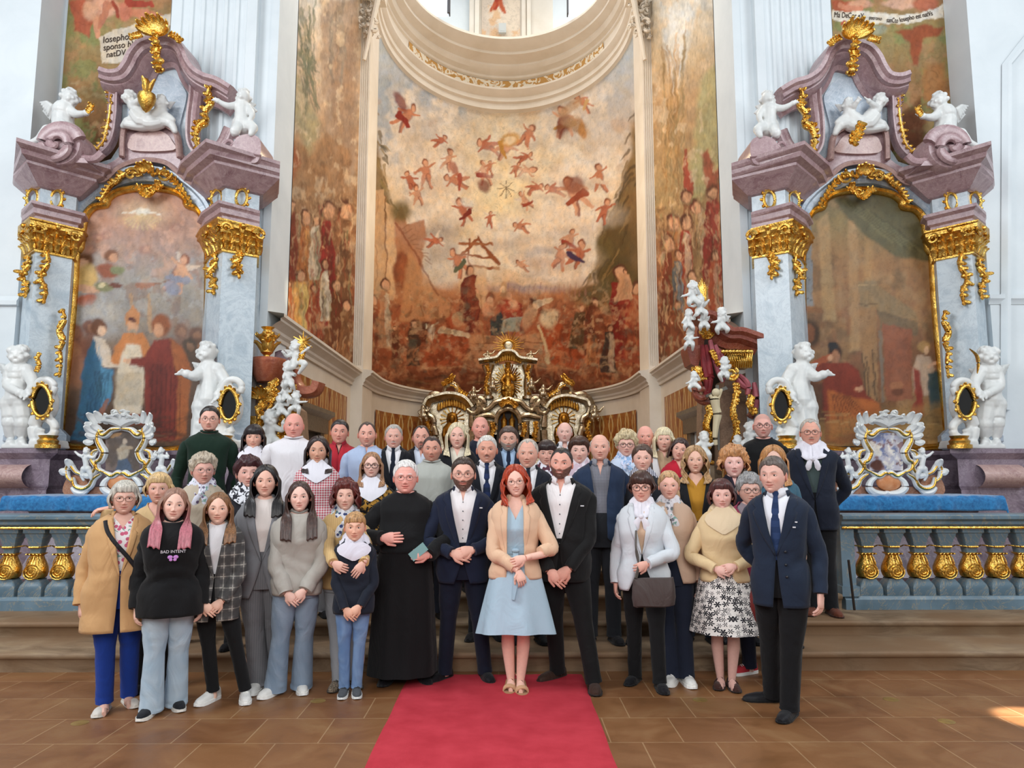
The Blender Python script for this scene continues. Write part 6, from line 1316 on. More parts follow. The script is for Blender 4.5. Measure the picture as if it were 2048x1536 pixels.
        sx = n.new('ShaderNodeSeparateXYZ'); n.t.links.new(co, sx.inputs[0]); base = n.mix(n.ramp(sx.outputs[2], [(.0, 1.0), (1, 0.0)]), c, c2)
    elif pat == 'print': base = n.mix(n.ramp(n.noise(co, 16 * sc, 4, 2), [(.5, 0.0), (.55, 1.0)]), c, c2)
    n.base(base); n.bump(n.mix(.05, f, w), .5, .05); MATS[k] = n.m; return n.m
A_, B_, C_ = .0835, .098, .119
def head_pt(az, el, fem=0, fat=0):
    """point on a head of unit height .238 centred between the ears; az 0 looks along -Y"""
    ce, se = np.cos(el), np.sin(el)
    ce = np.sign(ce) * np.abs(ce) ** .86
    x = A_ * ce * np.sin(az); y = -B_ * ce * np.cos(az); z = C_ * se
    t = np.clip(-z / C_, 0, 1); fr = np.clip(-y / B_, 0, 1)
    x = x * (1 - (.20 + .07 * fem - .12 * fat) * t ** 1.5) * (1 + .05 * fat)
    y = np.where(y > 0, y * (1.04 - .42 * t), y * (1 - .06 * t)); y = y - .030 * t ** 2
    f = np.where(np.cos(az) > 0, 1.0, 0.0) * sstep(.1, .5, fr)
    g = lambda cx, cz, sx, sz: np.exp(-((x - cx) / sx) ** 2 - ((z - cz) / sz) ** 2)
    e = (g(.031, .003, .018, .011) + g(-.031, .003, .018, .011)) * .0105
    e -= g(0, -.036, .010, .013) * .0195 + g(0, -.010, .0065, .022) * .009
    e -= (g(.012, -.041, .006, .007) + g(-.012, -.041, .006, .007)) * .008
    e -= (g(.028, .022, .02, .006) + g(-.028, .022, .02, .006)) * (.005 - .003 * fem)
    e -= (g(.040, -.028, .02, .018) + g(-.040, -.028, .02, .018)) * .006
    e -= g(0, -.060, .017, .0048) * .0055 + g(0, -.0725, .014, .0048) * .0060
    e += g(0, -.0662, .022, .0018) * .004 + g(0, -.084, .014, .005) * .003
    e -= g(0, -.100, .016, .012) * .007
    return x, y + e * f, z
def mkhead(mb, sp, M):
    fem, fat = sp.get('fem', 0), sp.get('fat', 0); nA, nE = 88, 84
    t = np.linspace(-pi, pi, nA, endpoint=False); az = t - .55 * np.sin(t)
    # rows packed across the face
    q = np.linspace(-pi / 2 + .01, pi / 2 - .01, 400); w = np.cumsum(.45 + 1.6 * np.exp(-((q + .38) / .50) ** 2)); el = np.interp(np.linspace(w[0], w[-1], nE), w, q)
    AZ, EL = np.meshgrid(az, el); x, y, z = head_pt(AZ, EL, fem, fat)
    skin = np.array(lin(sp['skin'])); c = np.zeros(x.shape + (3,)); c[:] = skin
    front = (np.cos(AZ) > .1)
    def tint(m, col, a): 
        mm = (m * a)[..., None]; c[:] = c * (1 - mm) + np.array(lin(col) if isinstance(col, str) else col) * mm
    g = lambda cx, cz, sx, sz: np.exp(-((x - cx) / sx) ** 2 - ((z - cz) / sz) ** 2) * front
    tint(np.clip(g(.042, -.03, .02, .018) + g(-.042, -.03, .02, .018) + g(0, -.038, .012, .012), 0, 1), tuple(skin * np.array([1.02, .68, .62])), .38)
    tint(np.clip(g(.031, -.001, .017, .010) + g(-.031, -.001, .017, .010), 0, 1), tuple(skin * np.array([.66, .55, .52])), .42)
    bc = sp.get('beard'); hc = sp.get('hairc', '#5a4030')
    if bc:
        kind, col = bc; nz = .75 + .5 * vnoise(x * 300 + 40, z * 300 + 40)
        jaw = sstep(-.040, -.058, z - .030 * (np.abs(x) / .07) ** 2 * (1 if kind == 'full' else 1)) * sstep(-.2, .25, np.cos(AZ) + .05)
        if kind == 'full': m = np.clip(jaw - 1.0 * np.exp(-(x / .019) ** 2 - ((z + .066) / .0065) ** 2), 0, 1); tint(np.clip(m * nz, 0, 1), col, .92)
        if kind in ('full', 'goatee', 'moust'): m = np.exp(-(x / .024) ** 4 - ((z + .0525 + np.abs(x) * .16) / .0062) ** 4) * front; tint(np.clip(m * nz, 0, 1), col, .9)
        if kind == 'goatee': m = np.exp(-(x / .02) ** 4 - ((z + .095) / .02) ** 4) * front; tint(m, col, .85); m = np.exp(-((np.abs(x) - .026) / .005) ** 2 - ((z + .07) / .02) ** 4) * front; tint(m, col, .7)
        if kind == 'chin': m = sstep(-.088, -.1, z) * sstep(.1, .5, np.cos(AZ)) * 1.0; tint(m, col, .9); m = np.exp(-(x / .022) ** 4 - ((z + .054) / .004) ** 4) * front; tint(m, col, .55)
        if kind == 'stub': tint(np.clip(jaw * nz, 0, 1), col, .28)
        if kind == 'full': y = y - np.where(jaw > 0, jaw * .007, 0)
    smile = sp.get('smile', .4)
    zc = z + .0662 - smile * .005 * (np.abs(x) / .02) ** 2
    lip = sp.get('lip') or tuple(skin * np.array([.78, .42, .40]))
    w = .022 + .004 * smile
    tint(np.exp(-(x / w) ** 6 - (zc / .0085) ** 4) * front, lip, .75)
    tint(np.exp(-(x / (w + .003)) ** 8 - (zc / .0016) ** 2) * front, '#5a241e', .85)
    if sp.get('teeth'): tint(np.exp(-(x / .016) ** 6 - ((zc + .0005) / .0026) ** 4) * front, '#e6ddd2', .95)
    browc = sp.get('brow', hc)
    ax = np.abs(x); bz = .0225 + .004 * np.exp(-((ax - .036) / .014) ** 2)
    tint(np.exp(-((ax - .032) / .0165) ** 6 - ((z - bz) / (.0042 if not fem else .0032)) ** 4) * front, browc, .95 if not sp.get('age') else .65)
    if sp.get('age'):
        for q in (.052, .062, .072): tint(np.exp(-((z - q) / .0012) ** 2 - (x / .04) ** 6) * front, tuple(skin * .72), .4)
        tint(np.exp(-((ax - (.026 + (-.045 - z) * .35)) / .0016) ** 2) * sstep(-.075, -.068, z) * sstep(-.034, -.042, z) * front, tuple(skin * .62), .6)
    if sp.get('stub') or sp.get('shaved'):   # shaved scalp shadow of hair roots
        top = sstep(.055, .075, z + .03 * (1 - np.cos(AZ))); tint(top * sp.get('shaved', 0), hc, .35)
    V = [M @ Vector((x[i, j], y[i, j], z[i, j])) for i in range(nE) for j in range(nA)]
    fs = []
    for i in range(nE - 1):
        for j in range(nA): k = (j + 1) % nA; fs.append((i * nA + j, i * nA + k, (i + 1) * nA + k, (i + 1) * nA + j))
    fs.append(tuple(range(nA - 1, -1, -1))); fs.append(tuple((nE - 1) * nA + j for j in range(nA)))
    MB.add(mb, V, fs); mb.c.extend([tuple(q) for q in c.reshape(-1, 3)])
    # eyes, lids, ears
    for sx in (-1, 1):
        ex, ez = .0325 * sx, .002; _, ey, _ = head_pt(np.array([math.asin(ex / A_)]), np.array([.0]), fem, fat); ey = float(ey[0])
        mb.k = lin('#e9e2dc'); S = lambda c, r, seg=12, rg=8: MB_sph(mb, M, c, r, seg, rg)
        S((ex, ey + .0058, ez), (.0152, .0098, .0080), 16, 10)
        mb.k = lin(sp.get('iris', '#4a3628')); S((ex + .0004 * sx, ey - .0010, ez + .0002), (.0066, .0038, .0066), 14, 10)
        mb.k = lin('#120c0a'); S((ex + .0004 * sx, ey - .0036, ez + .0002), (.0030, .0022, .0030), 10, 6)
        pts = [Vector((ex + .0162 * math.cos(a), ey - .0046 + .0076 * abs(math.cos(a)) ** 2, ez + .0072 * math.sin(a) - .0008)) for a in np.linspace(.05, pi - .05, 9)]
        mb.k = tuple(skin * .80); mb.tube([M @ (p + Vector((0, .0008, .0022))) for p in pts], .0034 * M.median_scale, 6)
        mb.k = lin('#2a1a14') if fem else tuple(skin * .35); mb.tube([M @ p for p in pts], (.0020 if fem else .0014) * M.median_scale, 5)
        pts = [Vector((ex + .0150 * math.cos(a), ey - .0034 + .0064 * abs(math.cos(a)) ** 2, ez - .0078 * math.sin(a))) for a in np.linspace(.05, pi - .05, 8)]
        mb.k = tuple(skin * .84); mb.tube([M @ p for p in pts], .0022 * M.median_scale, 6)
        mb.k = tuple(skin * np.array([.98, .8, .76]))
        rr = Matrix.Rotation(sx * .35, 3, 'Z') @ Matrix.Rotation(-.15, 3, 'X')
        MB_sph(mb, M, (sx * .0855, .008, -.008), (.0075, .019, .031), 12, 8, rr); mb.k = tuple(skin * .62); MB_sph(mb, M, (sx * .0885, .004, -.006), (.0065, .009, .017), 8, 6, rr)
def MB_sph(mb, M, c, r, seg=12, rings=8, rot=None):
    rows = []
    for i in range(rings + 1):
        e = -pi / 2 + pi * i / rings; row = []
        for j in range(seg):
            a = 2 * pi * j / seg; q = Vector((r[0] * math.cos(e) * math.cos(a), r[1] * math.cos(e) * math.sin(a), r[2] * math.sin(e)))
            if rot: q = rot @ q
            row.append(M @ (Vector(c) + q))
        rows.append(row)
    mb.grid(rows, True)
def mkhair(sp, M, seed, zsh, fronty=None):
    """zsh: height of the shoulders in head units"""
    h = sp.get('hair', ('short',)); kind = h[0]; L = h[1] if len(h) > 1 else 0; fem, fat = sp.get('fem', 0), sp.get('fat', 0)
    if kind == 'bald': return None
    part = kind == 'long' and sp.get('fringe', .07) > .05; mb = MB(); rnd = random.Random(seed); P0 = rnd.uniform(0, 50)
    def sp_pt(az, el, th):
        x, y, z = head_pt(np.array([az]), np.array([el]), fem, fat); q = Vector((float(x[0]), float(y[0]), float(z[0])))
        nrm = Vector((q.x / A_ ** 2, (q.y + .0) / B_ ** 2, q.z / C_ ** 2)).normalized(); return q + nrm * th
    d2 = math.degrees
    lump = sp.get('lump', .0)
    def thick(az, s, th):
        nz = vnoise(np.array([az * 5 + P0]), np.array([s * 6.0 + P0]))[0] - .5; st = vnoise(np.array([az * 26 + P0]), np.array([s * 2.5]))[0] - .5
        cl = vnoise(np.array([az * 13 + P0]), np.array([s * 13.0]))[0] - .5; return th * min(1, .12 + s * 3.4) * (1 + lump * nz * 2.2) + st * .006 + lump * cl * .03 - (th * .55 * math.exp(-(az / .09) ** 2) if part else 0)
    def cap(zf, th, azs, topz=None, m=16):
        rows = []
        for i in range(m + 1):
            row = []
            for az in azs:
                e0 = math.asin(max(-.98, min(.98, zf(abs(az)) / C_))); e1 = pi / 2 - .02 if topz is None else math.asin(topz(abs(az)) / C_)
                s = i / m; el = e0 + (e1 - e0) * s; tt = thick(az, s if topz is None else min(s, 1 - s) * .6, th)
                tt += sp.get('top', 0) * max(0, math.sin(el)) ** 2
                row.append(M @ sp_pt(az, el, max(.0005, tt)))
            rows.append(row)
        mb.grid(rows)
    azf = [-pi + 2 * pi * i / 84 for i in range(85)]
    itp = lambda tab: (lambda a: float(np.interp(d2(a), [q[0] for q in tab], [q[1] for q in tab])))
    fz = sp.get('fringe', .070)
    if kind == 'short':
        jag = lambda f: (lambda a: f(a) + .004 * (vnoise(np.array([a * 30 + P0]), np.array([1.0]))[0] - .5))
        rec = sp.get('rec', 0)
        cap(jag(itp([(0, fz - .0), (22, fz + .004 + rec), (40, fz - .004 + rec * 1.2), (55, .048 + rec * .5), (68, .030), (76, -.005), (88, .012), (100, .012), (112, -.035), (140, -.07), (180, -.075)])), L or .010, azf)
    elif kind == 'ring':
        cap(itp([(0, .1), (60, .06), (72, .02), (80, -.008), (92, .012), (104, .010), (115, -.035), (140, -.07), (180, -.075)]), L or .008, [a for a in azf if abs(a) > 1.15 or 1][0:0] or [(-pi + 2 * pi * i / 84) for i in range(85) if True and (-pi + 2 * pi * i / 84) < -1.2], itp([(60, .065), (90, .068), (180, .055)]), 10)
        cap(itp([(0, .1), (60, .06), (72, .02), (80, -.008), (92, .012), (104, .010), (115, -.035), (140, -.07), (180, -.075)]), L or .008, [(-pi + 2 * pi * i / 84) for i in range(85) if (-pi + 2 * pi * i / 84) > 1.2], itp([(60, .065), (90, .068), (180, .055)]), 10)
    elif kind in ('bob', 'long', 'pony', 'crop'):
        th = h[2] if len(h) > 2 else .018; a0 = math.radians(sp.get('open', 62))
        if kind in ('pony',): a0 = math.radians(80)
        fr0 = itp([(0, fz), (25, fz + .003), (42, min(fz + .004, .052)), (56, .03), (68, -.002), (78, -.016), (92, -.006), (108, -.03), (125, -.065), (180, -.088)]) if kind == 'crop' else itp([(0, .088), (16, .083), (30, .068), (42, .044), (d2(a0) - 5, .010), (d2(a0) + 4, -.02), (180, -.03)] if part or kind == 'pony' and 0 else [(0, fz), (25, fz + .002), (42, min(fz, .050)), (d2(a0) - 6, .022), (d2(a0) + 4, -.02), (180, -.03)]); fr = lambda a: fr0(a) + .006 * (vnoise(np.array([a * 24 + P0]), np.array([3.0]))[0] - .5)
        cap(fr, th, azf, None, 18)
        if kind not in ('pony', 'crop'):
            cols = []; nC = 72; span = 2 * (pi - a0); n_r = 26
            zend0 = -L; wav = sp.get('wave', 0); fwd = sp.get('front', 1); rows = [[] for _ in range(n_r + 1)]
            for j in range(nC + 1):  # strand columns
                aa = a0 + span * j / nC; az = aa if aa <= pi else aa - 2 * pi; A = abs(az); sg = 1 if az > 0 else -1
                ze = zend0 + .007 * (rnd.random() - .5) + .018 * (A - a0) - (.012 if L > .25 else 0) * math.sin(j * .45 + P0) ** 2
                e0 = .42; p0 = sp_pt(az, e0, th * .55)
                side = max(0, math.cos(az) + .30)          # 1 near the face
                for i in range(n_r + 1):
                    s = i / n_r; z = p0.z + (ze - p0.z) * s
                    r = 1 + (.30 if L > .13 else .26) * float(sstep(0, .045 / max(.1, L), s)) * (.6 + .4 * abs(math.sin(az))) - sp.get('tuck', .0) * max(0, s - .6) * 2.2
                    xx, yy = p0.x * r, p0.y * r
                    k = sstep(-.07, zsh - .02, z) if False else float(np.clip((-.075 - z) / (-.075 - zsh + .001), 0, 1))
                    if A < 1.95 and fwd and L > .13:
                        fy = fronty(z); w_ = (A - a0) / (1.95 - a0); kk = float(sstep(-.06, -.19, z)); yy = yy + (fy - yy) * kk if fy < yy or kk < 1 else fy; xx = xx + (sg * ((.058 if L > .25 else .068) + (.085 if L > .25 else .062) * w_) - xx) * kk
                    elif k > 0: yy = yy + (max(yy, .075) - yy) * k; xx = xx * (1 + .2 * k)
                    if wav: xx += sg * wav * math.sin(z * 70 + j * .35 + P0); yy += wav * math.cos(z * 62 + j * .5)
                    stt = (vnoise(np.array([j * .9 + P0]), np.array([s * 2.0]))[0] - .5) * .007
                    nn = Vector((xx, yy, 0)).normalized() * stt
                    rows[i].append(M @ (Vector((xx, yy, z)) + nn))
            mb.grid(rows)
        else:
            mb.tube([M @ Vector(q) for q in ((.02, .10, .02), (.06, .12, -.04), (.07, .10, -.12), (.075, .06, -.2))], [.03, .032, .026, .010], 10)
    return mb
def tor(sp):
    """torso sections (height share, half width, half depth, forward offset)"""
    g, f = sp.get('girth', 0), sp.get('fem', 0); u = sp['u']; sw = sp['sw']; b = sp.get('belly', 0)
    T = [(.44, .150 + .03 * g, .105 + .03 * g, 0), (.48, .166 + .03 * g + .006 * f, .118 + .03 * g, 0), (.53, .170 + .035 * g + .008 * f, .122 + .03 * g + .02 * b, -.01 * b), (.60, .146 - .006 * f + .045 * g, .105 + .04 * g + .045 * b, -.022 * b), (.66, .152 + .035 * g, .110 + .03 * g + .035 * b, -.02 * b),
         (.72, .166 + .025 * g, .118 + .02 * g + .014 * f, -.008 * f), (.772, .176 + .02 * g, .112 + .015 * g, -.004), (.805, sw / u * .93, .096, .002), (.827, sw / u * .80, .080, .006), (.842, sw / u * .60, .070, .010), (.855, sw / u * .36, .064, .012), (.866, .066, .058, .012), (.885, .056, .056, .004)]
    T = np.array(T); T[:, 1:] *= u; return T
def torp(sp, zf, phi, infl=0.0, n=2.5):
    T = tor(sp); rx, ry, yo = (np.interp(zf, T[:, 0], T[:, k]) for k in (1, 2, 3))
    rx += infl; ry += infl; c, s = math.cos(phi), math.sin(phi)
    return Vector((rx * math.copysign(abs(s) ** (2 / n), s), yo - ry * math.copysign(abs(c) ** (2 / n), c), zf * sp['H']))
def fold(p, k, seed):
    q = p.z * 9 + p.x * 4 + seed; return k * (vnoise(np.array([p.x * 14 + seed]), np.array([q]))[0] - .5)
def garment(sp, z0, z1, infl, gap=None, n=44, m=30, seed=0, hemflare=0, rumple=.012):
    mb = MB(); rows = []
    for i in range(m + 1):
        zf = z0 + (z1 - z0) * i / m; g0 = gap(zf) if gap else 0; row = []
        fl = hemflare * max(0, (.60 - zf) / .2)
        T = tor(sp); rx = np.interp(zf, T[:, 0], T[:, 1]) + infl + fl
        for j in range(n + 1):
            if gap: p0 = math.asin(min(.98, g0 / rx) ** 1.25) ; phi = p0 + (2 * pi - 2 * p0) * j / n
            else: phi = pi + 2 * pi * j / n
            zz_ = max(zf, .44); q = torp(sp, zz_, phi, infl + fl); q.z = zf * sp['H'] - max(0, zf - .825) / .04 * .024 * sp['u'] * max(0, math.cos(phi)) ** 2
            nr = Vector((q.x, q.y, 0)).normalized(); q += nr * (fold(q, rumple * 1.3, seed) + rumple * .35 * math.sin(zf * 95 + 3 * math.sin(phi * 2 + seed)) * max(0, 1 - abs(zf - .61) / .07)); row.append(q)
        rows.append(row)
    mb.grid(rows, not gap and False); return mb
def limb(mb, pts, rad, seed, rum=.10, n=14, flat=1.0, k=6, foldz=None):
    c = catmull(pts, k); r = np.interp(np.linspace(0, len(pts) - 1, len(c)), range(len(pts)), rad)
    rows = []; m = len(c); prev = None
    for i, p in enumerate(c):
        t = (c[min(i + 1, m - 1)] - c[max(i - 1, 0)]).normalized(); a = t.cross(Vector((0, 1, 0)))
        if a.length < .2: a = t.cross(Vector((1, 0, 0)))
        a.normalize(); b = a.cross(t); row = []
        for j in range(n):
            q = 2 * pi * j / n; w = 1 + rum * 2 * (vnoise(np.array([q * 1.1 + seed + (0 if j else 0)]), np.array([i * .62 + seed]))[0] - .5) * (1 if 0 < j else 1)
            if j == 0: w = 1
            row.append(p + a * (r[i] * w * math.cos(q)) + b * (r[i] * w * flat * math.sin(q)))
        rows.append(row)
    mb.grid(rows, True, True)
def hand(mb, W_, d, nrm, u, curl=.5, spread=.12, side=1, skin=None):
    """palm from wrist W along d, palm faces nrm; four bent fingers and a thumb off the side"""
    d = Vector(d).normalized(); nrm = Vector(nrm); nrm = (nrm - d * nrm.dot(d)).normalized(); l = d.cross(nrm) * side
    mb.k = skin; K = W_ + d * .082 * u
    mb.tube([W_ - d * .05 * u, W_ - d * .01 * u], [.020 * u, .0245 * u], 10, .85, up=nrm)
    rows = []
    for t, w, h_ in ((0, .025, .02), (.3, .034, .0185), (.7, .041, .016), (1, .040, .013), (1.06, .03, .009)):
        c = W_ + d * .085 * u * t; rows.append([c + l * (w * u * math.cos(a)) + nrm * (h_ * u * math.sin(a)) for a in [2 * pi * i / 12 for i in range(12)]])
    mb.grid(rows, True, True)
    for i, (o, L) in enumerate(((.030, .068), (.0105, .077), (-.0095, .072), (-.028, .056))):
        p = K + l * o * u - d * .004 * u * (i == 3); dd = (d + l * spread * (1.5 - i) * .35).normalized(); pts = [p - dd * .012 * u]; rr = [.0088 * u]; a = 0
        for s_, r in ((.0, .0092), (.42, .0088), (.74, .0080), (1.0, .0068)):
            pts.append(p.copy() if s_ == 0 else pts[-1] + (dd * math.cos(a) + nrm * math.sin(a)) * L * u * {.42: .42, .74: .32, 1.0: .26}[s_]); rr.append(r * u); a += curl * (.9, .9, .7, 0)[len(pts) - 2 if len(pts) < 6 else 3]
        mb.tube(pts, rr, 8); mb.sphere(pts[-1], rr[-1] * 1.02, 7, 5)
    th = W_ + d * .028 * u + l * .026 * u; t1 = (d * .65 + l * .75 + nrm * .3).normalized(); t2 = (d * .9 + l * .25 + nrm * .45).normalized()
    pts = [th - t1 * .01 * u, th + t1 * .026 * u, th + t1 * .026 * u + t2 * .03 * u, th + t1 * .026 * u + t2 * .052 * u]; mb.tube(pts, [.014 * u, .0125 * u, .0105 * u, .008 * u], 8); mb.sphere(pts[-1], .0082 * u, 7, 5)
def ik(S, W_, a, b, hint):
    d = W_ - S; L = min(d.length, (a + b) * .995); dn = d.normalized(); W2 = S + dn * L; x = (a * a - b * b + L * L) / (2 * L); h = math.sqrt(max(0, a * a - x * x))
    hh = Vector(hint); hh = (hh - dn * hh.dot(dn)).normalized(); return S + dn * x + hh * h, W2
SHOE = dict(trainer=('#e6e4e0', '#f0efec'), dress=('#17161a', '#0f0e10'), brown=('#3d2a22', '#1c1512'), slip=('#cfc8bf', '#d8d2ca'), maryjane=('#3a211c', '#20130f'), redshoe=('#b02c35', '#eceae6'), sandal=('#c99f7c', '#a87c58'), sport=('#4a4d52', '#e4e4e2'), skate=('#1f2126', '#e8e4dc'), boot=('#6a3a2a', '#3c2018'), pattern=('#8a7a68', '#3a332c'))
def shoe(parent, kind, loc, yaw, L, u):
    up_c, so_c = SHOE[kind]; R = Matrix.Translation(loc) @ Matrix.Rotation(yaw, 4, 'Z'); w = .047 * u; hl = .035 if kind == 'sandal' else 0
    st = [(-.30, .66, 0), (-.22, .86, 0), (0, .90, 0), (.3, 1.0, 0), (.55, 1.06, 0), (.75, .92, 0), (.9, .62, .004), (.97, .25, .008)]
    def outline(t, wv, n=10): return [(wv * w * math.cos(a), t * L) for a in np.linspace(0, 2 * pi, n, endpoint=False)]
    sh = .028 * u if kind in ('trainer', 'redshoe', 'sport', 'skate') else .014 * u
    mb = MB(); rows = []
    for t, wv, zl in st:
        yy = -(t) * L; z0 = hl * max(0, (.35 - t)) / .65 if hl else 0
        rows.append([R @ Vector((wv * w * 1.06 * sx, yy, z)) for sx, z in ((-1, z0 + .001 + zl), (1, z0 + .001 + zl), (1.0, z0 + sh), (-1.0, z0 + sh))])
    mb.grid(rows, True, True)
    mo = MB(); rows = []
    hs = {'dress': .62, 'brown': .62, 'slip': .55, 'maryjane': .5, 'sandal': .25}.get(kind, .78)
    prof = [(-.27, .74, .082), (-.2, .8, .088), (-.05, .82, .085), (.12, .84, .080), (.3, .92, .064), (.5, .98, .050), (.68, .92, .042), (.83, .7, .034), (.93, .35, .02)]
    if kind in ('slip', 'maryjane'): prof = [(-.27, .74, .055), (-.2, .8, .056), (-.05, .82, .04), (.2, .9, .036), (.35, .95, .042), (.5, .98, .045), (.68, .92, .040), (.83, .7, .034), (.93, .35, .02)]
    if kind == 'sandal':
        for t0 in (.46, .56, .66):
            mo.tube([R @ Vector((w * 1.0 * math.cos(a), -t0 * L - .02 * math.sin(a), sh + .038 * math.sin(a))) for a in np.linspace(0, pi, 9)], .007, 6, 1.4)
        mo.tube([R @ Vector((.036 * math.cos(a), .0 - .03 * math.sin(a), .105)) for a in np.linspace(0, 2 * pi, 14)], .004, 5)
        mo.tube([R @ Vector((0, .045, .105)), R @ Vector((0, .055, .03))], .012, 6)
    else:
        for t, wv, h_ in prof:
            hh = h_ * u * (1 if h_ < .06 else hs / .78); rows.append([R @ Vector((wv * w * math.copysign(abs(math.cos(a)) ** .7, math.cos(a)), -t * L, sh * .8 + hh * max(0, math.sin(a)) ** .8)) for a in np.linspace(0, pi, 12)])
        mo.grid(rows, False, False); mo.add([p for p in rows[0]], [tuple(range(12))]); mo.add([p for p in rows[-1]], [tuple(range(12))])
    o = mo.build('shoe', cloth(up_c, rough=.45 if kind in ('dress', 'brown', 'maryjane', 'boot') else .8) if kind != 'pattern' else cloth('#8a7a68', 'print', '#3a332c', sc=3), parent)
    mb.build('sole', cloth(so_c, rough=.6), o, smooth=False)
    if kind in ('trainer', 'sport', 'skate', 'redshoe', 'pattern', 'dress', 'brown', 'boot'):
        ml = MB()
        for t in (.18, .26, .34, .42):
            z = sh * .8 + np.interp(t, [.12, .3, .5], [.080, .064, .052]) * u * hs / .78 * (1 if t < .3 else 1.0) + .001
            ml.tube([R @ Vector((-.02, -t * L + .006, z - .006)), R @ Vector((0, -t * L, z + .002)), R @ Vector((.02, -t * L - .006, z - .006))], .0035, 5)
        ml.build('laces', cloth('#efeeea' if kind in ('trainer', 'skate', 'redshoe') else ('#2a2b2e' if kind != 'brown' else '#2a1c16')), o)
    if kind == 'maryjane':
        ml = MB(); ml.tube([R @ Vector((w * .95 * math.cos(a), -.18 * L, sh + .045 * math.sin(a))) for a in np.linspace(0, pi, 9)], .006, 6, 1.3); ml.build('strap', cloth(up_c, rough=.45), o)
    return o
PEOPLE = []
def person(name, x, top, chin, Y, z0, label, **sp):
    seed = len(PEOPLE) * 7 + 3; PEOPLE.append(name)
    tp = P(x, top, Y); H = tp.z - z0 - (.0 if sp.get('hair', ('s',))[0] == 'bald' else .012); sp['H'] = H
    child = sp.get('child', 0); u = H / 1.75 * (1.0 if not child else .98); sp['u'] = u
    sp.setdefault('skin', '#cf9f88'); sp.setdefault('hairc', '#5a4030')
    fem = sp.get('fem', 0); sp['sw'] = sp.get('sw', (.205 if not fem else .178)) * u * (1 if not child else .86)
    hs = (P(x, top, Y) - P(x, chin, Y)).length / .243; hs = max(.94, min(1.12, hs * .99)) if not child else max(.9, min(1.06, hs))
    loc = Vector((tp.x + sp.get('dx', 0), Y, z0)); yaw = -math.atan2(loc.x, Y) * .8 + math.radians(sp.get('yaw', 0))
    sp['skin'] = '#%02x%02x%02x' % tuple(min(255, int(int(sp['skin'][i:i + 2], 16) * k_ + o_)) for i, k_, o_ in ((1, 1.0, 23), (3, 1.0, 28), (5, 1.0, 33))); sk = lin(sp['skin']); B = CMB(); hz = H - C_ * hs * 1.0
    Mh = Matrix.Translation((-sp.get('dx', 0), -.012, 0)) @ Matrix.Translation((0, 0, hz)) @ Matrix.Rotation(math.radians(sp.get('hyaw', 0)), 4, 'Z') @ Matrix.Rotation(math.radians(sp.get('tilt', 0)), 4, 'Y') @ Matrix.Rotation(math.radians(sp.get('nod', 0)), 4, 'X') @ Matrix.Scale(hs, 4)
    mkhead(B, sp, Mh)
    B.k = tuple(np.array(sk) * np.array([.93, .86, .83])); nr = .054 * u * (1 + .18 * sp.get('fat', 0)) * (.9 if fem else 1.06)
    hc_ = Mh @ Vector((0, .018, -.065)); B.tube(catmull([Vector((0, .022, .80 * H)), Vector((0, .016, .845 * H)), hc_, Mh @ Vector((0, .014, -.02))], 4), [nr * 1.7] * 1 + [nr * 1.45, nr * 1.2, nr * 1.1, nr * 1.02] + [nr * .98] * 7 + [nr * .9] * 1, 20, 1.0)
    # chest skin where the neckline is open
    B.k = tuple(np.array(sk) * .97); rows = [[torp(sp, zf, phi, -.004) for phi in np.linspace(0, 2 * pi, 32, endpoint=False)] for zf in np.linspace(.46, .866, 22)]; B.grid(rows, True, True)
    # ---- arms
    pose = sp.get('pose', 'down'); sw = sp['sw']; aU, aF = .178 * H, .150 * H
    def wr(side):
        s = side; q = pose if isinstance(pose, str) else pose[0 if s < 0 else 1]
        if isinstance(q, dict): return Vector((q['w'][0], q['w'][1], q['w'][2] * H)), q.get('d', (0, -.2, -1)), q.get('n', (-s, 0, 0)), q.get('curl', .5), q.get('hint', (s, .6, -.3))
        if q == 'down': return Vector((s * (sw + .055 * u), -.03, .475 * H)), (0, -.12, -1), (-s, .25, 0), .45, (s * .5, 1, 0)
        if q == 'clasp': return Vector((s * .075 * u, -.185 * u, .50 * H if s > 0 else .488 * H)), (-s * .75, -.12, -.62), (0, 1, -.15), .35, (s, .35, -.2)
        if q == 'belly': return Vector((s * .085 * u, -.21 * u - sp.get('belly', 0) * .05, (.592 if s > 0 else .578) * H)), (-s * .95, -.18, -.16), (0, 1, -.25), .4, (s, .25, -.4)
        if q == 'back': return Vector((s * .13 * u, .19, .52 * H)), (-s, .1, -.4), (0, -1, 0), .4, (s, .3, 0)
    SL = {}
    for s in (-1, 1):
        W_, d, nn, cu, hint = wr(s); S_ = Vector((s * (sw - .036 * u), .006, .787 * H)); E_, W_ = ik(S_, W_, aU, aF, hint); SL[s] = (S_, E_, W_)
        B.k = sk; limb(B, [S_, E_, W_ + (W_ - E_).normalized() * .0], [.042 * u, .036 * u, .0235 * u], seed, 0, 10)
        hand(B, W_, d, nn, u * 1.02 * (.92 if fem else 1.04), cu, .12, s * (1 if Vector(d).cross(Vector(nn)).dot(Vector((0, -1, .2))) * s > -9 else 1) * sp.get('thumb', {}).get(s, (1 if pose in ('clasp', 'belly') else 1)) * (-1 if False else 1), sk)
    # ---- legs and feet
    feet = sp.get('feet'); FT = {}
    for i, s in enumerate((-1, 1)):
        if feet: g = G(feet[i][0], feet[i][1], z0); q = Vector((g.x, g.y + .16 * u, z0)) - loc; q = Matrix.Rotation(-yaw, 3, 'Z') @ q
        else: q = Vector((s * .10 * u, .03, 0))
        FT[s] = Vector((q.x, q.y, 0))
    bare = 'skirt' in sp or 'dress' in sp
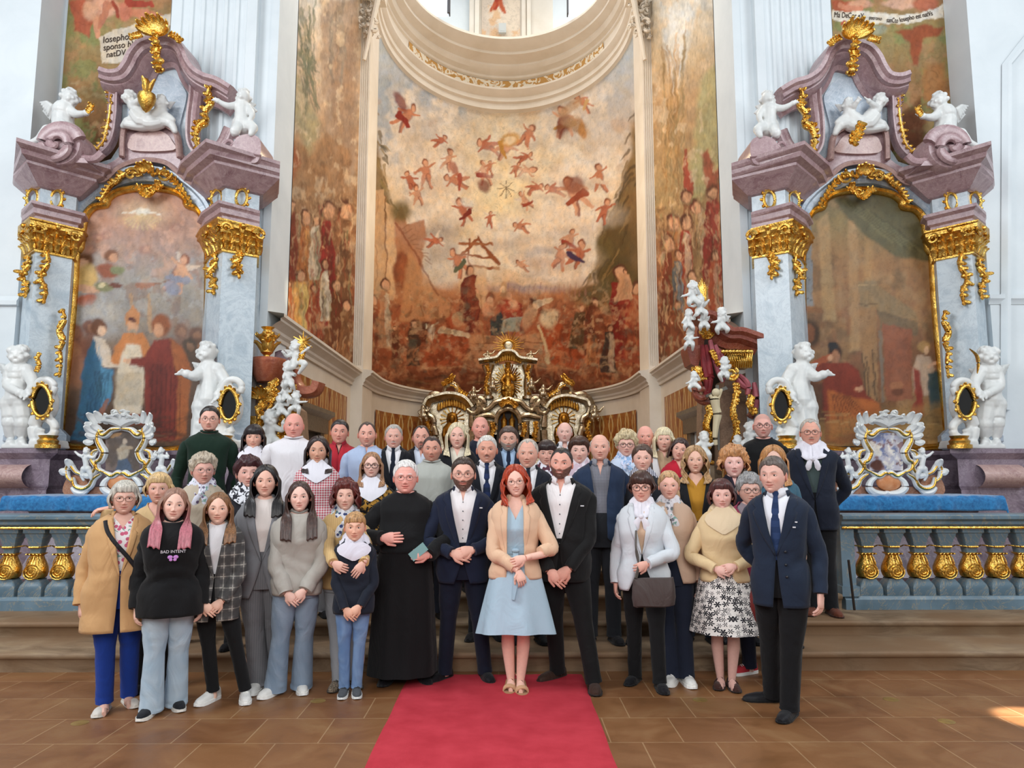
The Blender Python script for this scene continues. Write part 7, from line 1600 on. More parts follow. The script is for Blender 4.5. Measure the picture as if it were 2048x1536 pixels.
    for s in (-1, 1):
        f_ = FT[s]; hip = Vector((s * .088 * u, 0, .50 * H)); an = Vector((f_.x, f_.y + .005, .075 * u)); kn = hip.lerp(an, .52) + Vector((0, -.015, 0))
        B.k = tuple(np.array(sk) * sp.get('legtone', .95)); cf = kn.lerp(an, .35) + Vector((s * .006, .018, 0))
        limb(B, [hip, hip.lerp(kn, .5), kn, cf, an, an - Vector((0, 0, .05 * u))], [q * u * sp.get('legk', 1) for q in (.078, .066, .050, .053, .031, .033)], seed, 0, 12)
        if bare or sp.get('shoe') in ('sandal', 'slip', 'maryjane'): limb(B, [an + Vector((0, .02, -.035 * u)), an + Vector((0, -.04, -.025 * u)), an + Vector((0, -.10, -.046 * u)), an + Vector((0, -.150, -.055 * u))], [.030 * u, .034 * u, .034 * u, .020 * u], 0, 0, 10, .75)
    body_ = B.build('person', skin_mat(), None, color=np.array(B.c)); body_.location = loc; body_.rotation_euler = (0, 0, yaw); tag(body_, label, 'person')
    par = body_; SIDEseed = seed
    shk = sp.get('shoe', 'dress'); fy = sp.get('fyaw', (-14, 14))
    for i, s in enumerate((-1, 1)): shoe(par, shk, FT[s] + Vector((0, .03, 0)), math.radians(fy[i]), .235 * u / (1.0 if not child else .92), u)
    # ---- lower clothes
    if 'pants' in sp:
        pc, pk = sp['pants'][0], sp['pants'][1] if len(sp['pants']) > 1 else {}
        mb = MB(); rows = []
        for zf in np.linspace(.455, .62, 12):
            rows.append([torp(sp, zf, phi, .010) + Vector((0, 0, 0)) for phi in np.linspace(0, 2 * pi, 40, endpoint=False)])
        mb.grid(rows, True, False)
        for s in (-1, 1):
            f_ = FT[s]; hip = Vector((s * .086 * u, .0, .515 * H)); an = Vector((f_.x, f_.y, pk.get('hem', .05) * u)); kn = hip.lerp(an, .50) + Vector((0, -.014, 0)); w = pk.get('w', 1); fl = pk.get('flare', 1)
            r = [.094 * u * (1 + .12 * sp.get('girth', 0)), .090 * u * (1 + .1 * sp.get('girth', 0)) * w, .080 * u * w, .064 * u * w, .060 * u * w * fl ** .5, .056 * u * w * fl, .058 * u * w * fl]
            limb(mb, [hip, hip.lerp(kn, .35), hip.lerp(kn, .7), kn, kn.lerp(an, .45), kn.lerp(an, .85), an], r, seed + s, pk.get('rum', .055), 18)
        mb.build('trousers', cloth(pc, pk.get('pat'), pk.get('c2')), par)
    def skirtrows(z1, z0_, r1, r0_, pleat, k, hemf=0, m=26, n=90, ex=0):
        rows = []
        for i in range(m + 1):
            t = i / m; zf = z1 + (z0_ - z1) * t; row = []
            for j in range(n + 1):
                phi = 2 * pi * j / n; w = 1 + pleat * t * math.sin(k * phi + .6 * math.sin(2 * phi)); R_ = (r1 + (r0_ - r1) * (t ** .8))
                zz_ = zf * H - hemf * t * (1 - math.cos(phi)) * .5; row.append(Vector((R_ * w * math.sin(phi), -(R_ * .78 + ex) * w * math.cos(phi) , zz_)))
            rows.append(row)
        return rows
    if 'skirt' in sp:
        c, k = sp['skirt']; mb = MB(); rows = skirtrows(k.get('top', .60), k['hem'], .165 * u, k['r'] * u, k.get('pl', .04), 7); mb.grid(rows); o = mb.build('skirt', cloth(c, k.get('pat'), k.get('c2')), par)
        at = o.data.attributes.new('weave', 'FLOAT_VECTOR', 'POINT'); nn = len(rows[0]); at.data.foreach_set('vector', np.array([[(i % nn) / nn * 1.25, (i // nn) / len(rows) * .62, 0] for i in range(len(mb.v))], dtype=np.float32).ravel())
    if 'dress' in sp:
        c, k = sp['dress']; mb = MB(); rows = skirtrows(.625, k['hem'], .135 * u, k['r'] * u, k.get('pl', .08), k.get('np', 7), k.get('drop', 0)); mb.grid(rows)
        gp = lambda zf: max(.0, (zf - .755) * .75); 
        mb2 = garment(sp, .60, .855, .012, lambda zf: max(0, (zf - .765) * .9 * u), seed=seed, rumple=.004); mb.v_off = len(mb.v); o_ = len(mb.v); mb.v += mb2.v; mb.f += [tuple(i + o_ for i in f) for f in mb2.f]; mb.mi += mb2.mi
        mb.build('dress', cloth(c), par)
        mb = MB(); mb.grid([[torp(sp, zf, phi, .022) for phi in np.linspace(0, 2 * pi, 41)] for zf in (.612, .62, .635, .643)]); mb.sphere(torp(sp, .628, 0, .035), (.03, .015, .018)); mb.tube([torp(sp, .62, 0, .03), Vector((.0, -.2, .5 * H)), Vector((-.02, -.21, .42 * H))], [.02, .022, .024], 6, .3); mb.build('sash', cloth('#9db4c4'), par)
    if 'cassock' in sp:
        mb = MB(); rows = []
        for t in np.linspace(0, 1, 30):
            zf = .60 - .555 * t; row = []
            for phi in np.linspace(pi, 3 * pi, 90): q = torp(sp, max(zf, .53), phi, .0235 + .06 * t * u, 2.3); q *= 1 + .035 * min(1, t * 2) * math.sin(9 * phi + math.sin(3 * phi)); q.z = zf * H; row.append(q)
            rows.append(row)
        mb.grid(rows); mb.build('cassock_skirt', cloth(sp['cassock']), par)
    # ---- upper clothes
    def sleeves(name, m, rad, upto=1.0, n=18, rum=.13, par_=None):
        for s in (-1, 1):
            S_, E_, W_ = SL[s]; fr_ = upto if not isinstance(upto, tuple) else upto[(s + 1) // 2]; mb = MB()
            a = S_ + Vector((-s * .030 * u, 0, .004)); pts = [a, S_ + Vector((s * .012, 0, -.012)), S_.lerp(E_, .5), E_]
            rr = [rad[0] * .62, rad[0] * .90, rad[0] * .92, rad[1]]
            if fr_ > .5: k = (fr_ - .5) * 2; pts += [E_.lerp(W_, .5 * k), E_.lerp(W_, k)]; rr += [rad[1] * .5 + rad[2] * .5, rad[2]]
            else: pts = pts[:2] + [S_.lerp(E_, fr_ * 2 * .6), S_.lerp(E_, fr_ * 2)]; rr = rr[:2] + [rad[0] * .96, rad[0] * .95]
            limb(mb, pts, [q * u for q in rr], seed + s * 3, rum, n, 1.0, 6); mb.build(name, m, par_ or par)
    sh = sp.get('shirt')
    if sh:
        mb = garment(sp, .50, .862, .006, (lambda zf: max(0, (zf - .80) * sp.get('vneck', .35) * u)) if not sp.get('closed') else None, seed=seed, rumple=.003); o = mb.build('shirt', cloth(*sh[:1], **(sh[1] if len(sh) > 1 else {})), par)
        if sp.get('buttons'):
            mb = MB()
            for zf in (.60, .64, .68, .72, .76, .80): mb.sphere(torp(sp, zf, 0, .008), .0055, 7, 5)
            mb.build('buttons', cloth('#5a5f66'), o)
    if sp.get('collar'):
        cc = sp['collar']; mb = MB(); rows = []
        g0 = .18 if sp.get('tie') else .38
        for z_, r_, fz_ in ((.860, 1.10, 0), (.872, 1.10, 0), (.880, 1.16, -.004), (.870, 1.26, -.012), (.858, 1.38, -.034)) if cc[1] else ((.866, 1.26, 0), (.878, 1.2, 0), (.890, 1.16, 0)):
            rows.append([Vector((nr * r_ * math.sin(a), .012 - nr * r_ * 1.05 * math.cos(a), (z_ * H) + fz_ * (math.cos(a) > .3) * (math.cos(a) ** 3))) for a in np.linspace(g0, 2 * pi - g0, 40)])
        mb.grid(rows); o = mb.build('collar', cloth(cc[0]), par); md = o.modifiers.new('t', 'SOLIDIFY'); md.thickness = .003
    if sp.get('tie'):
        mb = MB(); tw = sp['tie']; rows = []
        for zf, w in ((.868, .016), (.858, .022), (.848, .015), (.80, .024), (.74, .03), (.68, .036), (.60, .040)):
            q = torp(sp, zf, 0, .016); q.y = min(q.y, -nr * 1.35 if zf > .83 else 0); rows.append([q + Vector((-w * u, .006, 0)), q + Vector((0, -.004, 0)), q + Vector((w * u, .006, 0))])
        mb.grid(rows); mb.build('tie', cloth(tw[0], **(tw[1] if len(tw) > 1 else {})), par)
    sw_ = sp.get('sweater')
    if sw_:
        c, k = sw_; m = cloth(c, k.get('pat'), k.get('c2'), sc=k.get('sc', 1.0)); lo_ = k.get('hem', .47); vn = k.get('v', 0)
        mb = garment(sp, lo_, k.get('up', .864), k.get('fit', .018), (lambda zf: max(0, (zf - k.get('v0', .79)) * vn * u)) if vn else None, seed=seed, hemflare=k.get('flare', 0), rumple=k.get('rum', .014)); o = mb.build(k.get('name', 'sweater'), m, par)
        md = o.modifiers.new('t', 'SOLIDIFY'); md.thickness = .006
        r = k.get('sl', (.068, .056, .044)); sleeves('sleeve', m, r, k.get('len', 1.0))
        if k.get('neck'):
            mb = MB(); mb.tube([Vector((nr * 1.28 * math.sin(a), .012 - nr * 1.36 * math.cos(a), .869 * H - .018 * max(0, math.cos(a)))) for a in np.linspace(0, 2 * pi, 30)], .011 * u, 7, cap=False); mb.build('neckband', m, par)
    jk = sp.get('jacket')
    if jk:
        c, k = jk; m = cloth(c, k.get('pat'), k.get('c2'), sc=k.get('sc', 1.0)); bt, hem = k.get('button', .62), k.get('hem', .46); gt, gb = k.get('gt', .075) * u, k.get('gb', .03) * u; g_min = k.get('gm', .004) * u; op = k.get('open', 0) * u
        gap = lambda zf: max(g_min, gt * ((zf - bt) / (.85 - bt)) ** k.get('pw', .9)) if zf > bt else g_min + gb * ((bt - zf) / max(.01, bt - hem)) ** 1.3
        if op: gap = lambda zf: op * k.get('prof', lambda z: 1)(zf)
        mb = garment(sp, hem, .860, k.get('fit', .026), gap, 48, 34, seed, k.get('flare', .01), k.get('rum', .012)); o = mb.build(k.get('name', 'jacket'), m, par)
        md = o.modifiers.new('t', 'SOLIDIFY'); md.thickness = .008; md.offset = 0
        sleeves('sleeve', m, k.get('sl', (.070, .058, .046)), k.get('len', 1.0))
        if k.get('lapel', 1):
            lw = k.get('lw', .06) * u
            for s in (-1, 1):
                mb = MB(); rows = []; zs = np.linspace(bt if not op else .60, .845, 16); T = tor(sp)
                for zf in zs:
                    rx = np.interp(zf, T[:, 0], T[:, 1]) + .03; g0 = gap(zf); t = (zf - zs[0]) / (zs[-1] - zs[0]); w = lw * (math.sin(pi * min(1, t * 1.05) * .62) + .02) * (1 if t < .78 else (.62 if t < .84 else 1 - (t - .84) * 2.5)); row = []
                    for q in range(5):
                        xx = min(.97 * rx, g0 + w * q / 4); ph = math.asin(min(.98, xx / rx) ** 1.25) * s; row.append(torp(sp, zf, ph, k.get('fit', .026) + .010 - .003 * (q == 4)))
                    rows.append(row)
                mb.grid(rows); ol = mb.build('lapel', m, par); md = ol.modifiers.new('t', 'SOLIDIFY'); md.thickness = .006
        mb = MB(); mb.grid([[Vector((nr * r_ * math.sin(a), .014 - nr * r_ * 1.02 * math.cos(a), z_ * H - zf_ * math.cos(a) * (math.cos(a) > 0))) for a in np.linspace(k.get('cg', .95), 2 * pi - k.get('cg', .95), 30)] for z_, r_, zf_ in ((.854, 1.22, .0), (.872, 1.24, .004), (.870, 1.36, .014), (.850, 1.62, .03))]); ol = mb.build('jacket_collar', m, par); md = ol.modifiers.new('t', 'SOLIDIFY'); md.thickness = .005
        if k.get('btn'):
            mb = MB()
            for bx_, bz in k['btn']: q = torp(sp, bz, bx_, k.get('fit', .026) + .012); mb.sphere(q, .010 * u, 8, 5)
            mb.build('button', plain('dark button', '#23252c', .3), par)
        if k.get('pin'):
            mb = MB()
            for ph, zf, w in k['pin']: q = torp(sp, zf, ph, k.get('fit', .026) + .018); mb.box(q.x - w, q.x + w, q.y - .004, q.y + .004, q.z - .004, q.z + .004)
            mb.build('badge', plain('pale enamel', '#d9dbe0', .3), par, smooth=False)
    if sp.get('scarf'):
        c = sp['scarf']; kk = sp.get('scarfk', {}); mb = MB(); rows = []; fr = kk.get('front', .05)
        for i, (z_, r_) in enumerate(((.880, 1.10), (.888, 1.32), (.880, 1.6), (.866, 1.82), (.854, 2.05), (.842, 2.3), (.836, 2.36))):
            row = []
            for j in range(61):
                a = 2 * pi * j / 60; w = 1 + .09 * math.sin(5 * a + i * 1.1 + seed) + .05 * math.sin(11 * a - i); cf_ = max(0, math.cos(a)); R_ = nr * r_ * w
                row.append(Vector((R_ * math.sin(a) * (1.05 if i > 2 else 1), .012 - R_ * math.cos(a) * ((1.0 + .035 * i) if cf_ > 0 else .8), z_ * H - fr * u * cf_ ** 2 * (.3 + i * .28) + .006 * math.sin(7 * a + i))))
            rows.append(row)
        mb.grid(rows); o = mb.build('neckerchief', cloth(c[0], *c[1:]), par); md = o.modifiers.new('t', 'SOLIDIFY'); md.thickness = .006
        mb = MB(); q = torp(sp, .795, 0, .05)
        if kk.get('knot', 1):
            mb.sphere(q, (.024, .02, .02), 10, 8)
            for s in (-1, 1): mb.tube([q, q + Vector((s * .03, -.01, -.035)), q + Vector((s * .045, 0, -.085)), q + Vector((s * .05, .006, -.12))], [.012, .024, .03, .012], 8, .35, up=(0, 1, 0))
        else:
            rr = []
            for i in range(7):
                t = i / 6; w = (.045 + .27 * t * (1 - t) * 1.1 + .0) * u * (1 - t ** 3) + .004; zf = .868 - .03 * child - (.125 - .03 * child) * t; rr.append([torp(sp, zf, (w / .15 / u) * s_, .052 - .012 * t) + Vector((0, 0, .012 * abs(s_) * (1 - t))) for s_ in np.linspace(-1, 1, 9)])
            mb.grid(rr)
        mb.build('scarf_end', cloth(c[0], *c[1:]), o)
    if sp.get('print'):
        mb = MB(); 
        for ph, zf, w, h_ in sp['print'][1]: q = torp(sp, zf, ph, sp['print'][2]); mb.box(q.x - w, q.x + w, q.y - .001, q.y + .002, q.z - h_, q.z + h_)
        mb.build('print', cloth(sp['print'][0]), par, smooth=False)
    # ---- hair, glasses, small things
    Tt = tor(sp); fit_ = (sp['sweater'][1].get('fit', .018) if sp.get('sweater') else .036) + (.012 if sp.get('scarf') else 0)
    fyf = lambda z: (float(np.interp((hz + z * hs) / H, Tt[:, 0], Tt[:, 3] - Tt[:, 2])) - fit_ - .012 + .012) / hs
    hm = mkhair(sp, Mh, seed, (.80 * H - hz) / hs, fyf)
    if hm:
        o = hm.build('hair', sp['hairm'] if 'hairm' in sp else hair_mat(sp['hairc']), par, angle=None)
        md = o.modifiers.new('t', 'SOLIDIFY'); md.thickness = .007; md.offset = -1
    if sp.get('glasses'):
        gc, gr, gt_ = sp['glasses']; mb = MB()
        for s in (-1, 1):
            pts = [Mh @ Vector((s * .032 + gr * 1.22 * math.copysign(abs(math.cos(a)) ** .8, math.cos(a)), -.1035 + .012 * abs((s * .032 + gr * math.cos(a)) / .06) ** 2, -.002 + gr * .92 * math.copysign(abs(math.sin(a)) ** .8, math.sin(a)))) for a in np.linspace(0, 2 * pi, 20)]
            mb.tube(pts, gt_, 6, cap=False); mb.tube([Mh @ Vector((s * (.032 + gr * 1.2), -.094, .004)), Mh @ Vector((s * .084, -.06, .004)), Mh @ Vector((s * .087, .0, .002))], gt_ * .9, 5)
        mb.tube([Mh @ Vector((-.011, -.108, .001)), Mh @ Vector((0, -.112, .003)), Mh @ Vector((.011, -.108, .001))], gt_, 5); mb.build('glasses', plain('frame ' + gc, gc, .3), par)
    if sp.get('earring'):
        mb = MB()
        for s in (-1, 1): mb.tube([Mh @ Vector((s * .09 + .010 * math.cos(a) * .3, .0, -.048 + .011 * math.sin(a))) for a in np.linspace(0, 2 * pi, 12)], .0016, 5)
        mb.build('earring', M_gold, par)
    body_['eyes'] = 1; del body_['eyes']
    sp['obj'] = par; sp['Mh'] = Mh; sp['SL'] = SL; return par, sp
def local(par, q): return par.matrix_basis @ Vector(q)
NAVY, BLK, WHT = '#1c2233', '#141416', '#e4e2e6'
JM = dict(lapel=1, gt=.085, button=.62, hem=.455, gb=.03)
def jm(**k): d = dict(JM); d.update(k); return d
SW = ('#e3e1ea',)
cast = {}
def A(n, *a, **k): cast[n] = person(n, *a, **k)
# ---------------- front row
A('p1', 251, 962, 1020, 5.5, 0, 'older grey-haired woman in a long beige coat and blue trousers', fem=1, age=1, fat=.5, girth=.9, belly=.5, sw=.195, skin='#c9957f', hairc='#b9b4aa', hair=('bob', .075, .022), fringe=.045, tuck=.3, glasses=('#7a5a48', .021, .0016), smile=.5,
  pants=('#1c3a8c', dict(w=1.12, hem=.07)), shirt=('#e9e4e6', dict(pat='floral', c2='#c8607e')), vneck=1.2, jacket=('#c49a6c', dict(lapel=1, gt=.07, button=.60, hem=.36, gb=.02, flare=.03, lw=.05, sl=(.076, .064, .054), fit=.032)), shoe='slip', feet=((185, 1436), (236, 1420)), pose='down', yaw=6)
A('p2', 320, 946, 1006, 6.1, 0, 'blonde woman in a pale mustard cardigan with one hand on the beige coat shoulder', fem=1, fat=.3, girth=.3, skin='#c8907a', hairc='#c9a878', hair=('bob', .06, .022), fringe=.05, tuck=.3, smile=.2, pants=(BLK, dict(w=1.1)), sweater=('#cfb083', dict(v=1.2, v0=.79, hem=.46)), shoe='dress', feet=((262, 1392), (300, 1385)),
  pose=(dict(w=(-.33, -.17, .845), d=(-1, -.15, -.15), n=(0, .1, -1), hint=(-.3, .2, -1)), 'down'))
A('p3', 351, 975, 1037, 5.45, 0, 'girl with long pink-tipped hair in an oversized black sweatshirt and light jeans', fem=1, skin='#d9a892', hairc='#8f6a58', hairm=tip_mat('#9a7462', '#bd6f7c', 1.30, 1.44), hair=('long', .31, .014), open=60, smile=.4, iris='#3a2a22', brow='#5a4034', pants=('#9db2c4', dict(w=1.18, flare=1.35, hem=.035, pat='denim', c2='#b9c8d4')), sweater=(BLK, dict(hem=.44, fit=.045, sl=(.085, .075, .055), flare=.06, neck=1, rum=.03)), shoe='skate', feet=((282, 1443), (333, 1427)), pose='down', yaw=4, tilt=4, fyaw=(-20, 12))
A('p6', 439, 984, 1041, 5.68, 0, 'brown-haired girl in a grey plaid blazer with hands clasped', fem=1, skin='#d8a68c', hairc='#7c5636', hair=('long', .26, .013), open=60, smile=.5, teeth=0, brow='#5c4230', pants=(BLK, dict(w=.92, hem=.09)), shirt=(WHT,), closed=1, jacket=('#6f6c6a', dict(pat='plaid', c2='#4c4a4a', lapel=1, gt=.07, button=.60, hem=.40, gb=.03, lw=.05, fit=.03, sl=(.070, .060, .050))), shoe='trainer', feet=((410, 1414), (476, 1412)), pose='clasp', fyaw=(-32, 4))
A('p10', 533, 930, 992, 6.0, 0, 'black-haired woman in a grey blazer and grey checked trousers', fem=1, skin='#cf9a82', hairc='#1c181a', hair=('long', .27, .018), open=60, smile=.6, brow='#231a1a', pants=('#6e6e72', dict(w=1.15, flare=1.25, pat='vstripe', c2='#66666a')), shirt=('#dcd3cf',), closed=1, jacket=('#77787d', dict(lapel=1, gt=.09, button=.58, hem=.42, gb=.08, open=0)), shoe='trainer', feet=((504, 1392), (524, 1380)), pose=('back', 'down'), dx=.0)
A('p11', 601, 962, 1021, 5.92, 0, 'long dark-haired girl in a loose grey sweatshirt and blue flared jeans', fem=1, skin='#d9a894', hairc='#3f2a24', hair=('long', .34, .015), open=58, smile=.3, brow='#2e201c', pants=('#76899e', dict(w=1.15, flare=1.4, hem=.035, pat='denim', c2='#8d9db0')), sweater=('#a8a39c', dict(hem=.47, fit=.035, sl=(.082, .076, .058), neck=1, rum=.026)), shoe='trainer', feet=((538, 1400), (592, 1392)), pose='clasp', tilt=-2, fyaw=(-30, 6))
A('p16', 692, 960, 1020, 6.2, 0, 'woman with curly auburn hair in a yellow knit sweater holding the boy', fem=1, skin='#cf9b85', hairc='#5c2420', hair=('bob', .10, .030), lump=.35, wave=.010, fringe=.06, open=52, smile=.2, pants=('#8d8f94', dict(w=.95)), sweater=('#cfae7a', dict(hem=.47, pat='vstripe', c2='#c7a572')), scarf=('#dfe0e8', 'floral', '#3c4a78'), shoe='pattern', feet=((668, 1386), (700, 1380)),
  pose=(dict(w=(-.05, -.50, .60), d=(.8, -.3, -.35), n=(0, 1, 0), hint=(-1, .1, -.3)), dict(w=(.17, -.50, .60), d=(-.6, -.1, -.75), n=(0, 1, 0), hint=(1, .1, -.3), curl=.25)))
A('p17', 711, 1023, 1081, 5.9, 0, 'blond boy in a dark jacket, white scarf and blue jeans', child=1, skin='#d39a7c', hairc='#b3895c', hair=('short', .016), fringe=.046, rec=-.004, smile=.5, brow='#8a6444', pants=('#5f7ca6', dict(w=.95, pat='denim', c2='#7e98bb', hem=.07, rum=.09)), sweater=('#1d222e', dict(hem=.45, fit=.03, name='jacket', rum=.02)), scarf=('#d9d6e2',), scarfk=dict(front=.06, knot=0), shoe='sport', feet=((681, 1399), (706, 1398)), pose='clasp', fyaw=(-4, 4))
A('p18', 812, 920, 989, 6.28, 0, 'white-haired priest in a long black cassock holding a phone', age=1, fat=.4, girth=.6, belly=.8, skin='#d8917f', hairc='#d9d6d4', hair=('short', .014), fringe=.075, glasses=('#6d5a50', .019, .0014), smile=.8, cassock=BLK, sweater=('#141416', dict(hem=.585, fit=.024, name='cassock', sl=(.076, .066, .056))), collar=('#e8e6e4', 0), shoe='dress', feet=((771, 1374), (840, 1372)),
  pose=(dict(w=(-.17, -.24, .655), d=(1, -.25, .08), n=(0, 1, -.1), hint=(-1, .2, -.5), curl=.25), dict(w=(.20, -.26, .58), d=(-1, -.25, .05), n=(0, 1, 0), hint=(1, .2, -.5), curl=.6)))
A('p25', 927, 914, 981, 6.3, 0, 'bearded man with glasses in a dark navy suit and open white shirt', skin='#d39a82', hairc='#3a2a22', hair=('short', .014), fringe=.072, beard=('full', '#3f2c24'), glasses=('#4a4648', .020, .0014), smile=.6, girth=.3, pants=('#151a2a', dict(w=1.02)), shirt=('#e6e2e4',), buttons=1, collar=('#e9e6e8', 1), jacket=('#1b2236', jm(gt=.11, button=.56, gb=.06, hem=.44, pin=((.6, .775, .012),))), shoe='dress', feet=((886, 1370), (969, 1368)), pose='belly', fyaw=(-40, 12), sw=.215)
A('p28', 1031, 931, 992, 6.0, 0, 'smiling red-haired woman in a peach blazer and light blue dress', fem=1, skin='#dba68f', hairc='#a83a1c', hair=('long', .19, .024), wave=.006, open=54, smile=1, teeth=1, lip='#c4605c', glasses=('#5a3a38', .019, .0012), dress=('#a9c1d1', dict(hem=.272, r=.31, pl=.07, np=6, drop=.07)), jacket=('#dfba9c', dict(lapel=1, button=.62, gt=.08, hem=.50, open=.062, prof=lambda z: 1.05 - .5 * max(0, z - .80) * 4 + .2 * max(0, .6 - z) * 8, len=(.93, .72), cg=.6, lw=.05)), shoe='sandal', feet=((1022, 1388), (1042, 1391)), legk=1.0, tilt=-5,
  pose=(dict(w=(.02, -.21, .545), d=(.35, -.2, -.9), n=(-.3, 1, 0), hint=(-1, .3, 0), curl=.6), dict(w=(.075, -.225, .60), d=(-.95, -.1, -.3), n=(0, 1, -.1), hint=(1, .2, -.5), curl=.4)), fyaw=(-4, 4))
A('p32', 1123, 894, 957, 6.15, 0, 'tall bearded man in a black suit with open white shirt and brown shoes', skin='#cf8f78', hairc='#2c2422', hair=('short', .006), fringe=.076, rec=.008, beard=('full', '#4a3228'), smile=.8, teeth=1, girth=.6, belly=.4, fat=.6, sw=.225, pants=('#161617', dict(w=1.06)), shirt=('#e8e3e4',), buttons=1, collar=('#eae6e8', 1), jacket=('#171718', jm(gt=.115, button=.585, hem=.44, pin=((.75, .755, .014),))), shoe='brown', feet=((1118, 1368), (1193, 1392)), pose='clasp', fyaw=(-34, 8), yaw=-8, tilt=4)
A('p37', 1283, 943, 1004, 6.12, 0, 'short-haired woman with round glasses in a white blazer carrying a dark handbag', fem=1, girth=.2, skin='#d09680', hairc='#3f2620', hair=('bob', .045, .024), fringe=.03, tuck=.4, smile=.8, glasses=('#3a2a2a', .022, .0022), pants=(BLK, dict(w=1.0)), shirt=('#d6b79c',), closed=1, jacket=('#cfd4da', dict(lapel=1, gt=.07, button=.62, hem=.45, gb=.11, lw=.055)), scarf=SW, shoe='dress', feet=((1277, 1374), (1328, 1390)), yaw=-6,
  pose=('down', dict(w=(.05, -.24, .585), d=(-.9, -.15, -.4), n=(0, 1, 0), hint=(1, .25, -.5), curl=.5)))
A('p41', 1337, 942, 993, 6.3, 0, 'fair-haired woman in a beige pink jacket and dark jeans beside the white blazer woman', fem=1, skin='#d69c86', hairc='#b9936a', hair=('pony',), fringe=.075, smile=.7, pants=('#1c2232', dict(w=1.1, flare=1.2)), shirt=('#c9bfc4',), jacket=('#c9ab95', dict(lapel=0, gt=.03, button=.7, hem=.47, gb=.09)), scarf=('#dcd9de', 'floral', '#7c7c84'), shoe='trainer', feet=((1356, 1376), (1381, 1378)), pose=('back', 'down'))
A('p47', 1442, 959, 1019, 6.1, 0, 'woman in a cream cardigan and scarf with a black and white patterned skirt', fem=1, age=1, girth=.2, skin='#d29c8a', hairc='#4c2624', hair=('bob', .075, .024), fringe=.052, tuck=.2, smile=.4, skirt=('#e4e0dc', dict(pat='flowerskirt', c2='#1b1b24', top=.62, hem=.265, r=.30, pl=.035)), sweater=('#d9be94', dict(hem=.51, fit=.028, name='cardigan')), scarf=('#dcc6a6',), scarfk=dict(front=.075, knot=0), shoe='maryjane', feet=((1452, 1382), (1476, 1386)), pose='belly', legtone=.75, fyaw=(-8, 8))
A('p48', 1497, 948, 1009, 6.45, 0, 'grey-haired woman with glasses in a raspberry jacket and red shoes', fem=1, age=1, skin='#c99480', hairc='#8f8d8e', hair=('crop', .03, .026), lump=.4, fringe=.05, tuck=.4, smile=.3, glasses=('#2c2a2c', .021, .0018), pants=('#1c2030', dict(w=1.1, hem=.06)), shirt=('#8c8088',), sweater=('#8e3450', dict(hem=.47, name='jacket', v=1.0, v0=.72, fit=.03)), shoe='redshoe', feet=((1512, 1358), (1570, 1368)), pose='down', hyaw=8, fyaw=(-50, -10))
A('p45', 1546, 913, 985, 5.42, 0, 'older man in a navy double-breasted blazer with striped tie at the front', age=1, skin='#cf9a86', hairc='#5c524c', hair=('short', .016), fringe=.064, rec=.004, smile=.7, hyaw=-8, pants=('#131316', dict(w=1.15, hem=.05)), shirt=('#e4e6ee',), collar=('#e6e8f0', 1), tie=('#24365a', dict(pat='hstripe', c2='#2c3f66', sc=.3)), jacket=('#202a3c', jm(gt=.095, button=.62, hem=.42, lw=.075, btn=((.25, .635), (.25, .585), (.25, .54)), pin=((.62, .75, .008), (.55, .73, .010)))), shoe='dress', feet=((1562, 1418), (1598, 1450)), pose=('back', 'down'), yaw=-14, fyaw=(-62, -8), sw=.203, dx=.02)
# ---------------- on the first step
A('p4', 408, 909, 969, 6.95, Z1, 'elderly woman with short grey curls and glasses in beige top with white neckerchief', fem=1, age=1, girth=.5, skin='#c98f7c', hairc='#b3a593', hair=('crop', .03, .030), lump=.45, fringe=.055, tuck=.4, glasses=('#7c7478', .020, .0015), smile=.1, hyaw=14, pants=('#3a3a40', {}), sweater=('#b9ad9c', dict(hem=.46)), scarf=('#d9dae8', 'floral', '#6b5a78'), pose='down')
A('p8', 498, 915, 977, 6.75, Z1, 'woman with short dark auburn hair and white shawl behind the black-haired woman', fem=1, skin='#c9917f', hairc='#3c1a20', hair=('crop', .035, .034), lump=.3, fringe=.05, smile=.1, hyaw=8, nod=-4, pants=(BLK, {}), sweater=('#26262c', {}), scarf=('#dfe0e8', 'print', '#2c2c34'), scarfk=dict(front=.06, knot=0), pose='down')
A('p15', 744, 904, 955, 6.95, Z1, 'woman with light brown hair, dark glasses, white neckerchief and gold-patterned black jacket', fem=1, skin='#d6a490', hairc='#9a7050', hair=('long', .21, .014), open=60, smile=.3, glasses=('#241c24', .023, .0024), pants=('#9aa0a8', {}), sweater=('#17161a', dict(pat='print', c2='#b98a3c', sc=.8)), scarf=SW, scarfk=dict(front=.08, knot=0), pose='down')
A('p24', 974, 870, 927, 7.1, Z1 + 0, 'white-haired man with dark moustache in dark uniform jacket and tie', age=1, skin='#c9876c', hairc='#c9c4be', brow='#4a3a34', hair=('short', .009), fringe=.074, beard=('moust', '#5a4a44'), smile=.9, teeth=1, pants=('#17181f', {}), shirt=(WHT,), collar=(WHT, 1), tie=('#1e2a44', dict(pat='hstripe', c2='#26345a', sc=.3)), jacket=('#181a22', jm(pin=((.62, .775, .010), (.66, .76, .006)))), pose='down')
A('p27', 1056, 877, 937, 6.95, Z1, 'smiling older man with thin grey hair in a dark jacket behind the red-haired woman', age=1, skin='#cd8f76', hairc='#b5aaa0', hair=('short', .008), fringe=.086, rec=.012, smile=1, pants=('#17181f', {}), shirt=(WHT,), collar=(WHT, 1), tie=('#1d222e',), jacket=('#1b1e28', jm(pin=((.66, .765, .010),))), pose='down', hyaw=-6)
